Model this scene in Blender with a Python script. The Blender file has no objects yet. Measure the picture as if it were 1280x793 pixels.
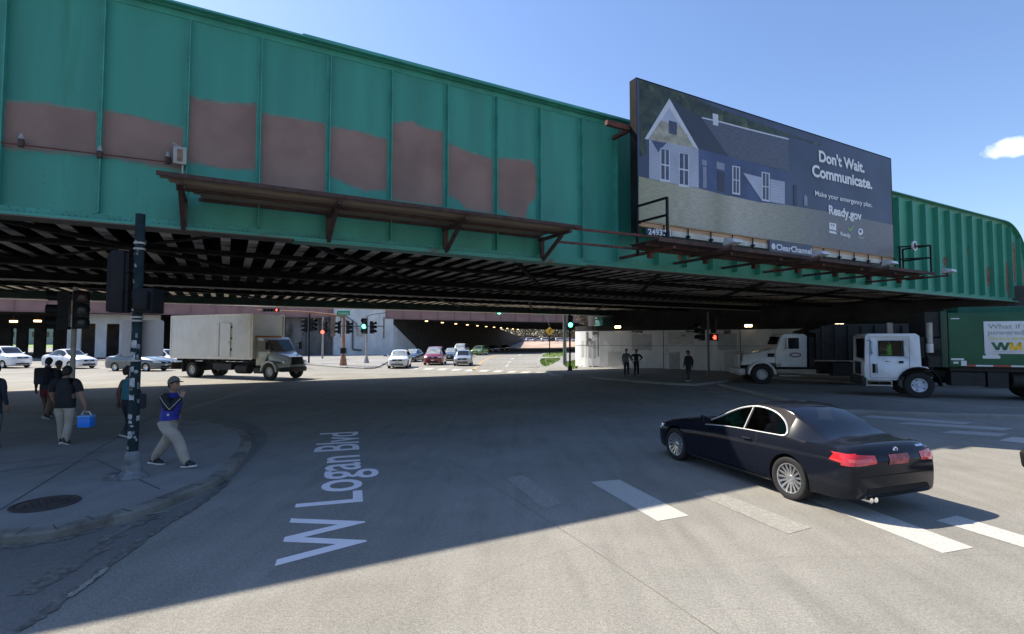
import bpy, bmesh, math, random
from mathutils import Vector, Matrix
from mathutils.bvhtree import BVHTree
R = math.radians
random.seed(7)
scene = bpy.context.scene
col = scene.collection

# ------------------------------------------------------------------ camera geometry and layout frame
F = 650.0; CX, CY = 640.0, 396.5; H = 2.4; PT = math.atan(29.5 / 650)
PHI = R(61.3)
BX = Vector((math.sin(PHI), math.cos(PHI), 0)); NX = Vector((-math.cos(PHI), math.sin(PHI), 0))
BROT = R(90 - 61.3)                       # bridge frame: local x runs along the bridge, local y across it

def ray(px, py):
    x = (px - CX) / F; y = (CY - py) / F
    c, s = math.cos(PT), math.sin(PT)
    return Vector((x, c - y * s, s + y * c))
def G(px, py, z=0.0):
    """point on the horizontal plane z seen at pixel"""
    r = ray(px, py); t = (z - H) / r.z
    return Vector((r.x * t, r.y * t, z))
def onN(px, py, n):
    r = ray(px, py); t = n / r.dot(NX)
    return (t * r.dot(BX), H + t * r.z)
def onY(px, py, Y):
    r = ray(px, py); t = Y / r.y
    return (t * r.x, H + t * r.z)
def zY(px, py, Y): return onY(px, py, Y)[1]
def W(b, n, z=0.0):
    v = BX * b + NX * n; v.z = z; return v

# ------------------------------------------------------------------ materials
MATS = {}
def nt(m):
    m.use_nodes = True
    t = m.node_tree; t.nodes.clear()
    o = t.nodes.new('ShaderNodeOutputMaterial'); b = t.nodes.new('ShaderNodeBsdfPrincipled')
    t.links.new(b.outputs[0], o.inputs[0])
    return t, b
def mat(name, c, rough=0.6, metal=0.0, var=0.12, scale=3.0, dirt=None, dirt_amt=0.0, bump=0.0, coat=0.0, emit=None, estr=0.0, c2=None,
        spec=0.5, fine=0.0, stretch=None, dscale=1.2):
    """procedural paint / metal / concrete: two noise octaves vary the colour, an optional dirt colour in patches, bump"""
    if name in MATS: return MATS[name]
    m = bpy.data.materials.new(name); t, b = nt(m); n = t.nodes; L = t.links
    b.inputs['Roughness'].default_value = rough; b.inputs['Metallic'].default_value = metal
    b.inputs['Specular IOR Level'].default_value = spec
    if coat: b.inputs['Coat Weight'].default_value = coat; b.inputs['Coat Roughness'].default_value = 0.04
    tc = n.new('ShaderNodeTexCoord'); mp = n.new('ShaderNodeMapping'); L.new(tc.outputs['Object'], mp.inputs[0])
    if stretch: mp.inputs['Scale'].default_value = stretch
    nz = n.new('ShaderNodeTexNoise'); nz.inputs['Scale'].default_value = scale; nz.inputs['Detail'].default_value = 6
    L.new(mp.outputs[0], nz.inputs[0])
    cr = n.new('ShaderNodeValToRGB'); L.new(nz.outputs[0], cr.inputs[0])
    a = [max(0, x * (1 - var)) for x in c]; z = c2 if c2 else [min(1, x * (1 + var)) for x in c]
    cr.color_ramp.elements[0].color = (*a, 1); cr.color_ramp.elements[1].color = (*z, 1)
    cr.color_ramp.elements[0].position = .35; cr.color_ramp.elements[1].position = .65
    out = cr.outputs[0]
    if fine:
        f = n.new('ShaderNodeTexNoise'); f.inputs['Scale'].default_value = 90; f.inputs['Detail'].default_value = 3
        L.new(tc.outputs['Object'], f.inputs[0])
        mr = n.new('ShaderNodeMapRange'); mr.inputs[1].default_value = .3; mr.inputs[2].default_value = .7
        mr.inputs[3].default_value = 1 - fine; mr.inputs[4].default_value = 1 + fine
        L.new(f.outputs[0], mr.inputs[0])
        mx = n.new('ShaderNodeVectorMath'); mx.operation = 'SCALE'; L.new(out, mx.inputs[0]); L.new(mr.outputs[0], mx.inputs['Scale']); out = mx.outputs[0]
    if dirt:
        d = n.new('ShaderNodeTexNoise'); d.inputs['Scale'].default_value = dscale; d.inputs['Detail'].default_value = 8; d.inputs['Roughness'].default_value = .65
        L.new(mp.outputs[0], d.inputs[0])
        dr = n.new('ShaderNodeValToRGB'); dr.color_ramp.elements[0].position = .62 - dirt_amt * .3; dr.color_ramp.elements[1].position = .72 - dirt_amt * .2
        L.new(d.outputs[0], dr.inputs[0])
        mi = n.new('ShaderNodeMix'); mi.data_type = 'RGBA'; L.new(dr.outputs[0], mi.inputs[0]); L.new(out, mi.inputs[6]); mi.inputs[7].default_value = (*dirt, 1)
        out = mi.outputs[2]
    L.new(out, b.inputs['Base Color'])
    if bump:
        bp = n.new('ShaderNodeBump'); bp.inputs['Strength'].default_value = bump; bp.inputs['Distance'].default_value = .02
        f2 = n.new('ShaderNodeTexNoise'); f2.inputs['Scale'].default_value = 25; f2.inputs['Detail'].default_value = 5
        L.new(mp.outputs[0], f2.inputs[0]); L.new(f2.outputs[0], bp.inputs['Height']); L.new(bp.outputs[0], b.inputs['Normal'])
    if emit:
        b.inputs['Emission Color'].default_value = (*emit, 1); b.inputs['Emission Strength'].default_value = estr
    MATS[name] = m
    return m
def glass(name, tint=.25, ior=1.9):
    if name in MATS: return MATS[name]
    m = bpy.data.materials.new(name); m.use_nodes = True; t = m.node_tree; t.nodes.clear(); n = t.nodes; L = t.links
    o = n.new('ShaderNodeOutputMaterial'); mx = n.new('ShaderNodeMixShader'); tr = n.new('ShaderNodeBsdfTransparent'); gl = n.new('ShaderNodeBsdfGlossy')
    fr = n.new('ShaderNodeFresnel'); fr.inputs[0].default_value = ior
    tr.inputs[0].default_value = (tint, tint * 1.06, tint * 1.05, 1); gl.inputs['Roughness'].default_value = .02
    L.new(fr.outputs[0], mx.inputs[0]); L.new(tr.outputs[0], mx.inputs[1]); L.new(gl.outputs[0], mx.inputs[2]); L.new(mx.outputs[0], o.inputs[0])
    MATS[name] = m; return m

def asphalt(name, base, tone2, crack=.5, speck=.16, bumps=.35, stain=0):
    m = bpy.data.materials.new(name); t, b = nt(m); n = t.nodes; L = t.links
    b.inputs['Roughness'].default_value = .88; b.inputs['Specular IOR Level'].default_value = .25
    tc = n.new('ShaderNodeTexCoord')
    def noise(s, d, st=None):
        z = n.new('ShaderNodeTexNoise'); z.inputs['Scale'].default_value = s; z.inputs['Detail'].default_value = d
        if st:
            mp = n.new('ShaderNodeMapping'); mp.inputs['Scale'].default_value = st; mp.inputs['Rotation'].default_value = (0, 0, R(-28.7)); L.new(tc.outputs['Object'], mp.inputs[0]); L.new(mp.outputs[0], z.inputs[0])
        else: L.new(tc.outputs['Object'], z.inputs[0])
        return z
    big = noise(.22, 5); cr = n.new('ShaderNodeValToRGB'); L.new(big.outputs[0], cr.inputs[0])
    cr.color_ramp.elements[0].color = (*base, 1); cr.color_ramp.elements[1].color = (*tone2, 1)
    cr.color_ramp.elements[0].position = .38; cr.color_ramp.elements[1].position = .66
    def mul(src, nz, lo, hi, p0=.3, p1=.7):
        mr = n.new('ShaderNodeMapRange'); mr.inputs[1].default_value = p0; mr.inputs[2].default_value = p1; mr.inputs[3].default_value = lo; mr.inputs[4].default_value = hi
        L.new(nz.outputs[0], mr.inputs[0]); v = n.new('ShaderNodeVectorMath'); v.operation = 'SCALE'; L.new(src, v.inputs[0]); L.new(mr.outputs[0], v.inputs['Scale']); return v.outputs[0]
    o = mul(cr.outputs[0], noise(60, 2), 1 - speck, 1 + speck)
    o = mul(o, noise(170, 1), 1 - speck, 1 + speck)
    o = mul(o, noise(1.6, 6), .93, 1.06)
    o = mul(o, noise(.9, 4, (4.5, .35, 1)), .92, 1.05)       # tyre-worn streaks along the lanes
    o = mul(o, noise(24, 4), 1-speck*.5, 1+speck*.5)
    if stain:     # oily tyre tracks in broken streaks, and patches of paler aggregate
        o = mul(o, noise(1.0, 8, (2.6, .5, 1)), .90, 1.0, .34, .46); o = mul(o, noise(.35, 3), .95, 1.05, .4, .6)
    # oil drops and gum
    vo = n.new('ShaderNodeTexVoronoi'); vo.inputs['Scale'].default_value = 1.3; L.new(tc.outputs['Object'], vo.inputs[0])
    o = mul(o, vo, .72, 1.0, .015, .035)
    # cracks: edges of a warped large voronoi, broken up by noise
    wp = noise(1.1, 6); ad = n.new('ShaderNodeMix'); ad.data_type = 'VECTOR'; ad.inputs[0].default_value = .28
    L.new(tc.outputs['Object'], ad.inputs[4]); L.new(wp.outputs[1], ad.inputs[5])
    vc = n.new('ShaderNodeTexVoronoi'); vc.feature = 'DISTANCE_TO_EDGE'; vc.inputs['Scale'].default_value = .16; L.new(ad.outputs[1], vc.inputs[0])
    mr = n.new('ShaderNodeMapRange'); mr.inputs[1].default_value = .001; mr.inputs[2].default_value = .0035; mr.inputs[3].default_value = 1 - crack; mr.inputs[4].default_value = 1.0
    L.new(vc.outputs[0], mr.inputs[0]); v = n.new('ShaderNodeVectorMath'); v.operation = 'SCALE'; L.new(o, v.inputs[0]); L.new(mr.outputs[0], v.inputs['Scale'])
    L.new(v.outputs[0], b.inputs['Base Color'])
    bp = n.new('ShaderNodeBump'); bp.inputs['Strength'].default_value = bumps; bp.inputs['Distance'].default_value = .01
    L.new(noise(70, 4).outputs[0], bp.inputs['Height']); L.new(bp.outputs[0], b.inputs['Normal'])
    return m
def worn_paint(name, c, under, wear, scale=7):
    """road paint with the asphalt showing through where it is worn"""
    m = bpy.data.materials.new(name); t, b = nt(m); n = t.nodes; L = t.links
    b.inputs['Roughness'].default_value = .75
    tc = n.new('ShaderNodeTexCoord')
    z = n.new('ShaderNodeTexNoise'); z.inputs['Scale'].default_value = scale; z.inputs['Detail'].default_value = 9; z.inputs['Roughness'].default_value = .72
    L.new(tc.outputs['Object'], z.inputs[0])
    cr = n.new('ShaderNodeValToRGB'); L.new(z.outputs[0], cr.inputs[0])
    cr.color_ramp.elements[0].position = wear; cr.color_ramp.elements[1].position = wear + .09
    cr.color_ramp.elements[0].color = (*under, 1); cr.color_ramp.elements[1].color = (*c, 1)
    z2 = n.new('ShaderNodeTexNoise'); z2.inputs['Scale'].default_value = 80; L.new(tc.outputs['Object'], z2.inputs[0])
    mr = n.new('ShaderNodeMapRange'); mr.inputs[3].default_value = .8; mr.inputs[4].default_value = 1.15; L.new(z2.outputs[0], mr.inputs[0])
    v = n.new('ShaderNodeVectorMath'); v.operation = 'SCALE'; L.new(cr.outputs[0], v.inputs[0]); L.new(mr.outputs[0], v.inputs['Scale'])
    L.new(v.outputs[0], b.inputs['Base Color'])
    return m

# ------------------------------------------------------------------ mesh collector
class MB:
    def __init__(s): s.v = []; s.f = []; s.m = []
    def add(s, vs, fs, mi=0):
        k = len(s.v); s.v += [tuple(v) for v in vs]; s.f += [tuple(i + k for i in f) for f in fs]
        s.m += [mi] * len(fs); return s
    def box(s, x0, x1, y0, y1, z0, z1, mi=0):
        if x0 > x1: x0, x1 = x1, x0
        if y0 > y1: y0, y1 = y1, y0
        if z0 > z1: z0, z1 = z1, z0
        vs = [(x0,y0,z0),(x1,y0,z0),(x1,y1,z0),(x0,y1,z0),(x0,y0,z1),(x1,y0,z1),(x1,y1,z1),(x0,y1,z1)]
        return s.add(vs, [(0,3,2,1),(4,5,6,7),(0,1,5,4),(1,2,6,5),(2,3,7,6),(3,0,4,7)], mi)
    def hexa(s, vs, mi=0):
        return s.add(vs, [(0,3,2,1),(4,5,6,7),(0,1,5,4),(1,2,6,5),(2,3,7,6),(3,0,4,7)], mi)
    def beam(s, p, q, w, h, mi=0, up=(0,0,1)):
        p = Vector(p); q = Vector(q); d = (q - p).normalized(); u = Vector(up)
        if abs(d.dot(u)) > .98: u = Vector((0,1,0))
        a = d.cross(u).normalized() * w / 2; c = a.cross(d).normalized() * h / 2
        return s.hexa([p-a-c, p+a-c, q+a-c, q-a-c, p-a+c, p+a+c, q+a+c, q-a+c], mi)
    def cyl(s, p, q, r0, r1=None, n=12, mi=0, caps=True):
        if r1 is None: r1 = r0
        p = Vector(p); q = Vector(q); d = (q - p).normalized()
        u = Vector((0,0,1)) if abs(d.z) < .9 else Vector((1,0,0))
        a = d.cross(u).normalized(); c = d.cross(a).normalized()
        vs = [p + (a*math.cos(t)+c*math.sin(t))*r0 for t in [2*math.pi*i/n for i in range(n)]] + \
             [q + (a*math.cos(t)+c*math.sin(t))*r1 for t in [2*math.pi*i/n for i in range(n)]]
        fs = [(i, (i+1)%n, n+(i+1)%n, n+i) for i in range(n)]
        if caps: fs += [tuple(range(n-1,-1,-1)), tuple(range(n, 2*n))]
        return s.add(vs, fs, mi)
    def tube(s, pts, r, n=8, mi=0):
        for a, b in zip(pts, pts[1:]): s.cyl(a, b, r, r, n, mi)
        return s
    def lathe(s, prof, o=(0,0,0), axis='y', n=24, mi=0, close=False):
        """prof: list of (radius, position along the axis)"""
        vs = []; o = Vector(o); k = len(prof)
        for i in range(n):
            t = 2*math.pi*i/n; c, sn = math.cos(t), math.sin(t)
            for r, h in prof:
                if axis == 'y': vs.append(o + Vector((r*c, h, r*sn)))
                elif axis == 'x': vs.append(o + Vector((h, r*c, r*sn)))
                else: vs.append(o + Vector((r*c, r*sn, h)))
        fs = []
        for i in range(n):
            j = (i+1) % n
            for a in range(k if close else k-1):
                b2 = (a+1) % k
                fs.append((i*k+a, j*k+a, j*k+b2, i*k+b2))
        return s.add(vs, fs, mi)
    def prism(s, poly, fn, mi=0):
        """poly: 2D outline; fn(u, v, side) -> 3D, side 0/1"""
        n = len(poly)
        vs = [fn(u, v, 0) for u, v in poly] + [fn(u, v, 1) for u, v in poly]
        fs = [tuple(range(n-1,-1,-1)), tuple(range(n, 2*n))] + [(i, (i+1)%n, n+(i+1)%n, n+i) for i in range(n)]
        return s.add(vs, fs, mi)
    def sphere(s, c, r, mi=0, nu=12, nv=8, sc=(1,1,1)):
        c = Vector(c); vs = []; fs = []
        for j in range(nv+1):
            ph = math.pi*j/nv
            for i in range(nu):
                th = 2*math.pi*i/nu
                vs.append(c + Vector((r*sc[0]*math.sin(ph)*math.cos(th), r*sc[1]*math.sin(ph)*math.sin(th), r*sc[2]*math.cos(ph))))
        for j in range(nv):
            for i in range(nu): fs.append((j*nu+i, j*nu+(i+1)%nu, (j+1)*nu+(i+1)%nu, (j+1)*nu+i))
        return s.add(vs, fs, mi)
    def build(s, name, mats, parent=None, bevel=0.0, seg=2, angle=35, merge=False):
        me = bpy.data.meshes.new(name); me.from_pydata(s.v, [], s.f)
        if not isinstance(mats, (list, tuple)): mats = [mats]
        for m in mats: me.materials.append(m)
        for p, mi in zip(me.polygons, s.m): p.material_index = mi
        bm = bmesh.new(); bm.from_mesh(me)
        if merge: bmesh.ops.remove_doubles(bm, verts=bm.verts, dist=1e-5)
        bmesh.ops.recalc_face_normals(bm, faces=bm.faces)
        if bevel:
            es = [e for e in bm.edges if len(e.link_faces) == 2 and e.calc_face_angle(0) > R(30)]
            bmesh.ops.bevel(bm, geom=es, offset=bevel, segments=seg, profile=.6, affect='EDGES', clamp_overlap=True)
        bm.to_mesh(me); bm.free()
        me.polygons.foreach_set('use_smooth', [True]*len(me.polygons))
        me.set_sharp_from_angle(angle=R(angle))
        o = bpy.data.objects.new(name, me); col.objects.link(o)
        if parent: o.parent = parent
        return o

def tag(o, label, cat, group=None, kind=None):
    if label: o['label'] = label
    if cat: o['category'] = cat
    if group: o['group'] = group
    if kind: o['kind'] = kind
    return o
def root(name, label, cat, loc=(0,0,0), rz=0.0, group=None, rx=None):
    o = bpy.data.objects.new(name, None); col.objects.link(o); o.empty_display_size = .3
    o.location = loc; o.rotation_euler = (0, 0, rz)
    return tag(o, label, cat, group)
def copy_tree(o, parent=None, label=None):
    c = o.copy(); col.objects.link(c)
    if parent: c.parent = parent
    if label: c['label'] = label
    for ch in list(o.children): copy_tree(ch, c)
    return c
def inst(src, name, parent, loc, rot=(0,0,0)):
    """another object sharing a part's mesh"""
    o = bpy.data.objects.new(name, src.data); col.objects.link(o); o.parent = parent; o.location = loc; o.rotation_euler = rot
    for ch in src.children:
        c = ch.copy(); col.objects.link(c); c.parent = o
    return o
def structure(o): o['kind'] = 'structure'; return o

def text_mesh(name, body, size, m, parent=None, loc=(0,0,0), rot=(0,0,0), extrude=.004, bold=.0, align='LEFT', sx=1.0, space=1.0):
    cu = bpy.data.curves.new(name, 'FONT'); cu.body = body; cu.size = size; cu.extrude = extrude; cu.offset = bold; cu.align_x = align; cu.space_character = space
    cu.resolution_u = 4
    tmp = bpy.data.objects.new('tmp', cu); col.objects.link(tmp)
    dg = bpy.context.evaluated_depsgraph_get(); dg.update()
    me = bpy.data.meshes.new_from_object(tmp.evaluated_get(dg)); me.name = name
    bpy.data.objects.remove(tmp); bpy.data.curves.remove(cu)
    for v in me.vertices: v.co.x *= sx
    me.materials.clear(); me.materials.append(m)
    o = bpy.data.objects.new(name, me); col.objects.link(o); o.parent = parent; o.location = loc; o.rotation_euler = rot
    return o

# ------------------------------------------------------------------ common materials
M_ASPH = asphalt('asphalt', (.222,.212,.186), (.268,.257,.230), crack=.06, speck=.24, stain=1)
M_CONC = asphalt('sidewalk_concrete', (.22,.215,.20), (.29,.285,.27), crack=.15, speck=.10)
M_GUTTER = asphalt('gutter_concrete', (.15,.145,.135), (.22,.215,.2), crack=.4, speck=.2)
M_PAINT = worn_paint('road_paint', (.47,.46,.42), (.29,.27,.23), .38, 30)
M_PAINTW = worn_paint('worn_road_paint', (.345,.338,.31), (.255,.24,.205), .50, 18)
M_PAINTD = worn_paint('faded_road_paint', (.33,.325,.30), (.255,.24,.205), .50, 16)
M_PAINTS = worn_paint('chalky_road_paint', (.44,.435,.41), (.25,.24,.21), .44, 22)
M_YELLOW = worn_paint('yellow_road_paint', (.42,.27,.10), (.26,.24,.2), .40)
M_LETTER = mat('lettering_white', (.88,.80,.80), .7, var=.03)
TEAL = mat('teal_bridge_paint', (.036,.245,.188), .55, var=.14, scale=.8, dirt=(.03,.20,.135), dirt_amt=.1, fine=.07, stretch=(1.6,1,.16))
TEAL_E = mat('teal_edge_paint', (.042,.262,.205), .5, var=.15, scale=2, dirt=(.10,.075,.06), dirt_amt=.05)
GREEN_R = mat('green_bridge_paint', (.045,.27,.185), .5, var=.12, scale=1.2, dirt=(.13,.07,.045), dirt_amt=-.05, fine=.05, stretch=(1,1,.4))
MAUVE = mat('mauve_cover_paint', (.225,.142,.115), .6, var=.17, scale=.9, fine=.05)
RUST = mat('rusty_steel', (.055,.030,.026), .8, var=.35, scale=6, bump=.2)
RUST_R = mat('red_rusted_steel', (.11,.035,.028), .8, var=.3, scale=6)
DARKST = mat('sooty_steel', (.016,.017,.018), .85, var=.3, scale=2, spec=.08)
DARKG = mat('dark_green_steel', (.022,.055,.048), .7, var=.3, scale=2)
STRIPM = mat('flange_paint', (.60,.53,.46), .8, var=.2, scale=2.5, dirt=(.03,.027,.026), dirt_amt=.26, dscale=.55)
PIPE_L = mat('galvanised_steel', (.33,.32,.30), .5, metal=.3, var=.15)
WOOD = mat('weathered_plank', (.26,.185,.135), .85, var=.4, scale=5, stretch=(.3,8,1), bump=.3)
WOOD_L = mat('pale_plank', (.40,.28,.18), .85, var=.3, scale=5, stretch=(.3,8,1))
BLACK = mat('black_housing', (.007,.008,.010), .55, var=.2, spec=.2)
RUBBER = mat('tyre_rubber', (.016,.016,.017), .85, var=.2, scale=20)
ALLOY = mat('alloy', (.62,.62,.63), .28, metal=.85, var=.05)
STEELR = mat('painted_wheel', (.48,.49,.5), .45, metal=.2, var=.1)
DARKP = mat('dark_plastic', (.012,.012,.013), .6, var=.15, spec=.15)
TRIMB = mat('bright_trim', (.62,.62,.62), .35, metal=.4, var=.03)
CHROME = mat('chrome', (.75,.75,.75), .12, metal=1, var=.03)
GLASSO = mat('dark_car_glass', (.014,.018,.021), .05, var=.1, spec=.6)
GLASSP = mat('pale_windscreen', (.20,.24,.25), .06, var=.2, spec=.9, c2=(.36,.41,.41))
TAILR = mat('tail_lamp', (.60,.02,.025), .15, var=.2, coat=.6)
AMBER = mat('amber_lens', (.55,.16,.01), .2, var=.1)
HEADL = mat('head_lamp', (.55,.57,.58), .12, var=.15, coat=.8)
CONCW = mat('whitewashed_concrete', (.60,.60,.60), .85, var=.12, scale=.8, dirt=(.24,.215,.19), dirt_amt=.02, fine=.04, stretch=(1,1,.5), bump=.1)
CONCD = mat('stained_concrete', (.16,.15,.14), .9, var=.3, scale=1.0, dirt=(.06,.045,.038), dirt_amt=.4, stretch=(1,1,.3), dscale=.9)
POLEDK = mat('lamp_stem_dark', (.02,.02,.02), .7)
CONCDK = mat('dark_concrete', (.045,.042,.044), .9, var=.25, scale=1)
PINKG = mat('pink_brown_girder', (.27,.15,.14), .7, var=.12, scale=.5, dirt=(.15,.08,.075), dirt_amt=.0)
LAMPW = mat('lamp_glow', (.9,.8,.6), .4, emit=(1,.78,.45), estr=6)
# ================================================================== GROUND, PAVEMENTS, MARKINGS
def flat(name, pts, m, z=0.0, parent=None):
    me = bpy.data.meshes.new(name)
    vs = [(p[0], p[1], z) for p in pts]
    bm = bmesh.new(); bv = [bm.verts.new(v) for v in vs]; f = bm.faces.new(bv)
    if f.normal.z < 0 or True:
        bm.normal_update()
        if f.normal.z < 0: bmesh.ops.reverse_faces(bm, faces=[f])
    bmesh.ops.triangulate(bm, faces=bm.faces)
    bm.to_mesh(me); bm.free(); me.materials.append(m)
    o = bpy.data.objects.new(name, me); col.objects.link(o); o.parent = parent; return o
def slab(name, pts, mtop, z=.12, kerb_m=None, kerb_w=.18, bevel=.02):
    """raised pavement: top, vertical kerb face, a kerb stone band of its own tone"""
    me = bpy.data.meshes.new(name); bm = bmesh.new()
    n = len(pts)
    a = sum(pts[i][0]*pts[(i+1)%n][1]-pts[(i+1)%n][0]*pts[i][1] for i in range(n))
    if a < 0: pts = pts[::-1]
    P = [Vector((p[0], p[1])) for p in pts]
    inn = []
    for i in range(n):
        d0 = (P[i]-P[i-1]).normalized(); d1 = (P[(i+1)%n]-P[i]).normalized()
        nn = Vector((-(d0+d1).y, (d0+d1).x)).normalized()
        inn.append(P[i] + nn*kerb_w)
    lo = [bm.verts.new((p.x,p.y,-.02)) for p in P]; hi0 = [bm.verts.new((p.x,p.y,z-.03)) for p in P]
    P2 = [P[i] + (inn[i]-P[i])*(.03/kerb_w) for i in range(n)]
    hi = [bm.verts.new((p.x,p.y,z)) for p in P2]; ii = [bm.verts.new((p.x,p.y,z)) for p in inn]
    for i in range(n):
        j = (i+1)%n
        for A, B2 in ((lo,hi0),(hi0,hi),(hi,ii)):
            f = bm.faces.new((A[i],A[j],B2[j],B2[i])); f.material_index = 1
    f = bm.faces.new(ii); f.material_index = 0
    bmesh.ops.triangulate(bm, faces=[f])
    bmesh.ops.recalc_face_normals(bm, faces=bm.faces)
    bm.to_mesh(me); bm.free(); me.materials.append(mtop); me.materials.append(kerb_m or M_CONC)
    o = bpy.data.objects.new(name, me); col.objects.link(o); return structure(o)
def smooth_path(pts, k=6):
    out = []
    n = len(pts)
    for i in range(n-1):
        p0 = pts[max(0,i-1)]; p1 = pts[i]; p2 = pts[i+1]; p3 = pts[min(n-1,i+2)]
        for t in range(k):
            u = t/k
            out.append(.5*((2*p1)+(-p0+p2)*u+(2*p0-5*p1+4*p2-p3)*u*u+(-p0+3*p1-3*p2+p3)*u**3))
    out.append(pts[-1]); return out

gm = MB(); S_ = 900
xs = [-S_, -60, -30, -15, 0, 15, 30, 60, S_]; 
for i in range(len(xs)-1):
    for j in range(len(xs)-1):
        gm.add([(xs[i],xs[j]+60,0),(xs[i+1],xs[j]+60,0),(xs[i+1],xs[j+1]+60,0),(xs[i],xs[j+1]+60,0)], [(0,1,2,3)])
road = structure(gm.build('road', M_ASPH, merge=True))

# left street corner
kerb_px = [(0,669),(59,664),(118,650),(176,636),(235,614),(279,594),(303,572),(313,556),(313,545),(300,535),(272,527),(200,521),(100,517),(0,514)]
kp = smooth_path([G(x,y,.12) for x,y in kerb_px], 5)
corner = kp + [Vector((-60,17.2,0)), Vector((-60,5.4,0)), Vector((-9,5.9,0))]
KERBM = mat('kerb_stone', (.20,.19,.165), .9, var=.25, scale=1.5, dirt=(.09,.082,.07), dirt_amt=.35, bump=.5, fine=.12)
o = slab('sidewalk', corner, M_CONC, .12, KERBM, .22)
# gutter band of old concrete round the corner
gout = smooth_path([G(x,y) for x,y in [(-60,835),(20,793),(59,766),(135,707),(176,676),(212,651),(250,628),(285,600),(322,566),(334,550),(330,538),(305,527),(272,520)]], 5)
gin = smooth_path([G(x,y,.0) for x,y in [(-90,690),(0,684),(59,678),(118,664),(176,650),(235,628),(280,605),(306,580),(317,563),(318,550),(305,540),(280,532),(265,528)]], 5)
o = flat('gutter_path', gout + gin[::-1], M_GUTTER, .005); structure(o)
# broken seam lines in the gutter and pavement: patches of crumbled surface (their own shapes)
CRUMB = mat('crumbled_asphalt', (.125,.118,.105), .95, var=.4, scale=9, dirt=(.25,.235,.2), dirt_amt=.2, dscale=14, bump=.9)
rb = MB()
def jag(pts, w, m, z):
    vs = []; 
    for i, p in enumerate(pts):
        q = pts[min(i+1, len(pts)-1)]; r = pts[max(i-1,0)]
        d = (q-r).normalized(); nn = Vector((-d.y, d.x, 0))
        ww = w*random.uniform(.35,1.2)
        vs += [(p+nn*ww)[:2]+(z,), (p-nn*w*random.uniform(.35,1.2))[:2]+(z,)]
    fs = [(2*i,2*i+2,2*i+3,2*i+1) for i in range(len(pts)-1)]
    rb.add(vs, fs, m)
jag(smooth_path([G(x,y) for x,y in [(20,790),(60,764),(135,708),(176,677),(212,652),(250,630),(285,601)]], 8), .07, 0, .009)
jag(smooth_path([G(x,y) for x,y in [(30,745),(70,720),(110,697),(150,665),(200,645)]], 8), .13, 0, .010)
jag(smooth_path([G(x,y) for x,y in [(0,686),(60,679),(120,664)]], 8), .06, 0, .011)
jag(smooth_path([G(x,y) for x,y in [(85,748),(110,730),(134,711)]], 7), .035, 1, .012)
jag(smooth_path([G(x,y) for x,y in [(120,662),(176,646),(212,640)]], 7), .03, 1, .012)
structure(rb.build('gutter_ground', [CRUMB, M_PAINTW]))
# joints in the pavement
jm = MB()
def line(mb, a, b, w, z, mi=0):
    a = Vector((a[0],a[1],0)); b = Vector((b[0],b[1],0)); d = (b-a).normalized(); nn = Vector((-d.y,d.x,0))*w/2
    mb.add([(*(a-nn)[:2],z),(*(b-nn)[:2],z),(*(b+nn)[:2],z),(*(a+nn)[:2],z)], [(0,1,2,3)], mi)
for a, b in [((0,638),(125,560)), ((125,560),(190,522)), ((-80,600),(120,575)), ((200,612),(120,575)),((0,580),(300,545)),((-60,545),(260,530))]:
    line(jm, G(*a,.12), G(*b,.12), .022, .124)
kk = kp[2:52:4]
for i, p in enumerate(kk):
    d = (kp[min(2+4*i+1,len(kp)-1)]-kp[2+4*i-1]).normalized(); nn = Vector((-d.y,d.x,0))
    line(jm, p-nn*.0, p+nn*.23, .018, .1245)
line(jm, kp[0], kp[0], .01, .1245) if False else None
JOINT = mat('joint_dirt', (.07,.066,.06), .95, var=.3)
structure(jm.build('sidewalk_path', JOINT))
# manhole cover
mh = root('manhole_cover', 'dark rusty oval-looking manhole cover set in the corner pavement', 'manhole cover', G(57,630,.125))
m = MB(); m.lathe([(0,.012),(.30,.012),(.31,.006),(.325,.006),(.33,.0)], axis='z', n=32)
for i in range(-5,6):
    for j in range(-5,6):
        if i*i+j*j < 26 and (i+j)%2==0: m.box(i*.052-.016, i*.052+.016, j*.052-.016, j*.052+.016, .012, .017)
MH = mat('cast_iron', (.045,.036,.032), .7, var=.3, scale=8)
m.build('lid', MH, mh)
m = MB(); m.lathe([(.33,.0),(.335,.013),(.385,.013),(.39,0)], axis='z', n=32); m.build('rim', MH, mh)

# painted bars
def bar(mb, px, z, mi=0, sub=1):
    P = [G(x,y) for x,y in px]
    mb.add([(p.x,p.y,z) for p in P], [tuple(range(len(P)))], mi)
mk = MB()
bar(mk, [(738,603),(774,600),(861,645),(822,652)], .004, 0)
bar(mk, [(1000,621),(1034,617),(1217,685),(1178,692)], .004, 0)
bar(mk, [(1170,651),(1196,645),(1420,712),(1400,722)], .004, 0)
bar(mk, [(633,598),(654,594),(702,630),(680,637)], .004, 1)
bar(mk, [(868,617),(888,612),(1015,660),(985,668)], .004, 1)
bar(mk, [(1248,551),(1266,546.5),(1340,553),(1330,559.5)], .004, 0)
bar(mk, [(1076,521.5),(1090,519.5),(1216,528.5),(1204,531)], .004, 3)
bar(mk, [(1122,530),(1137,528),(1268,535.5),(1254,538.5)], .004, 3)
bar(mk, [(1177,541),(1192,538.5),(1262,542.5),(1248,546)], .004, 3)
bar(mk, [(860,482),(890,481),(918,487),(898,489)], .004, 1)
bar(mk, [(880,490),(905,488),(946,492),(925,494)], .004, 1)
bar(mk, [(893,496),(920,493),(962,496),(935,499)], .004, 1)
bar(mk, [(968,503),(990,501),(1028,504),(1000,506)], .004, 1)
bar(mk, [(1030,510),(1048,507),(1066,511),(1050,513)], .004, 1)
bar(mk, [(228,514),(240,508),(262,502),(262,505)], .004, 1)
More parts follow.
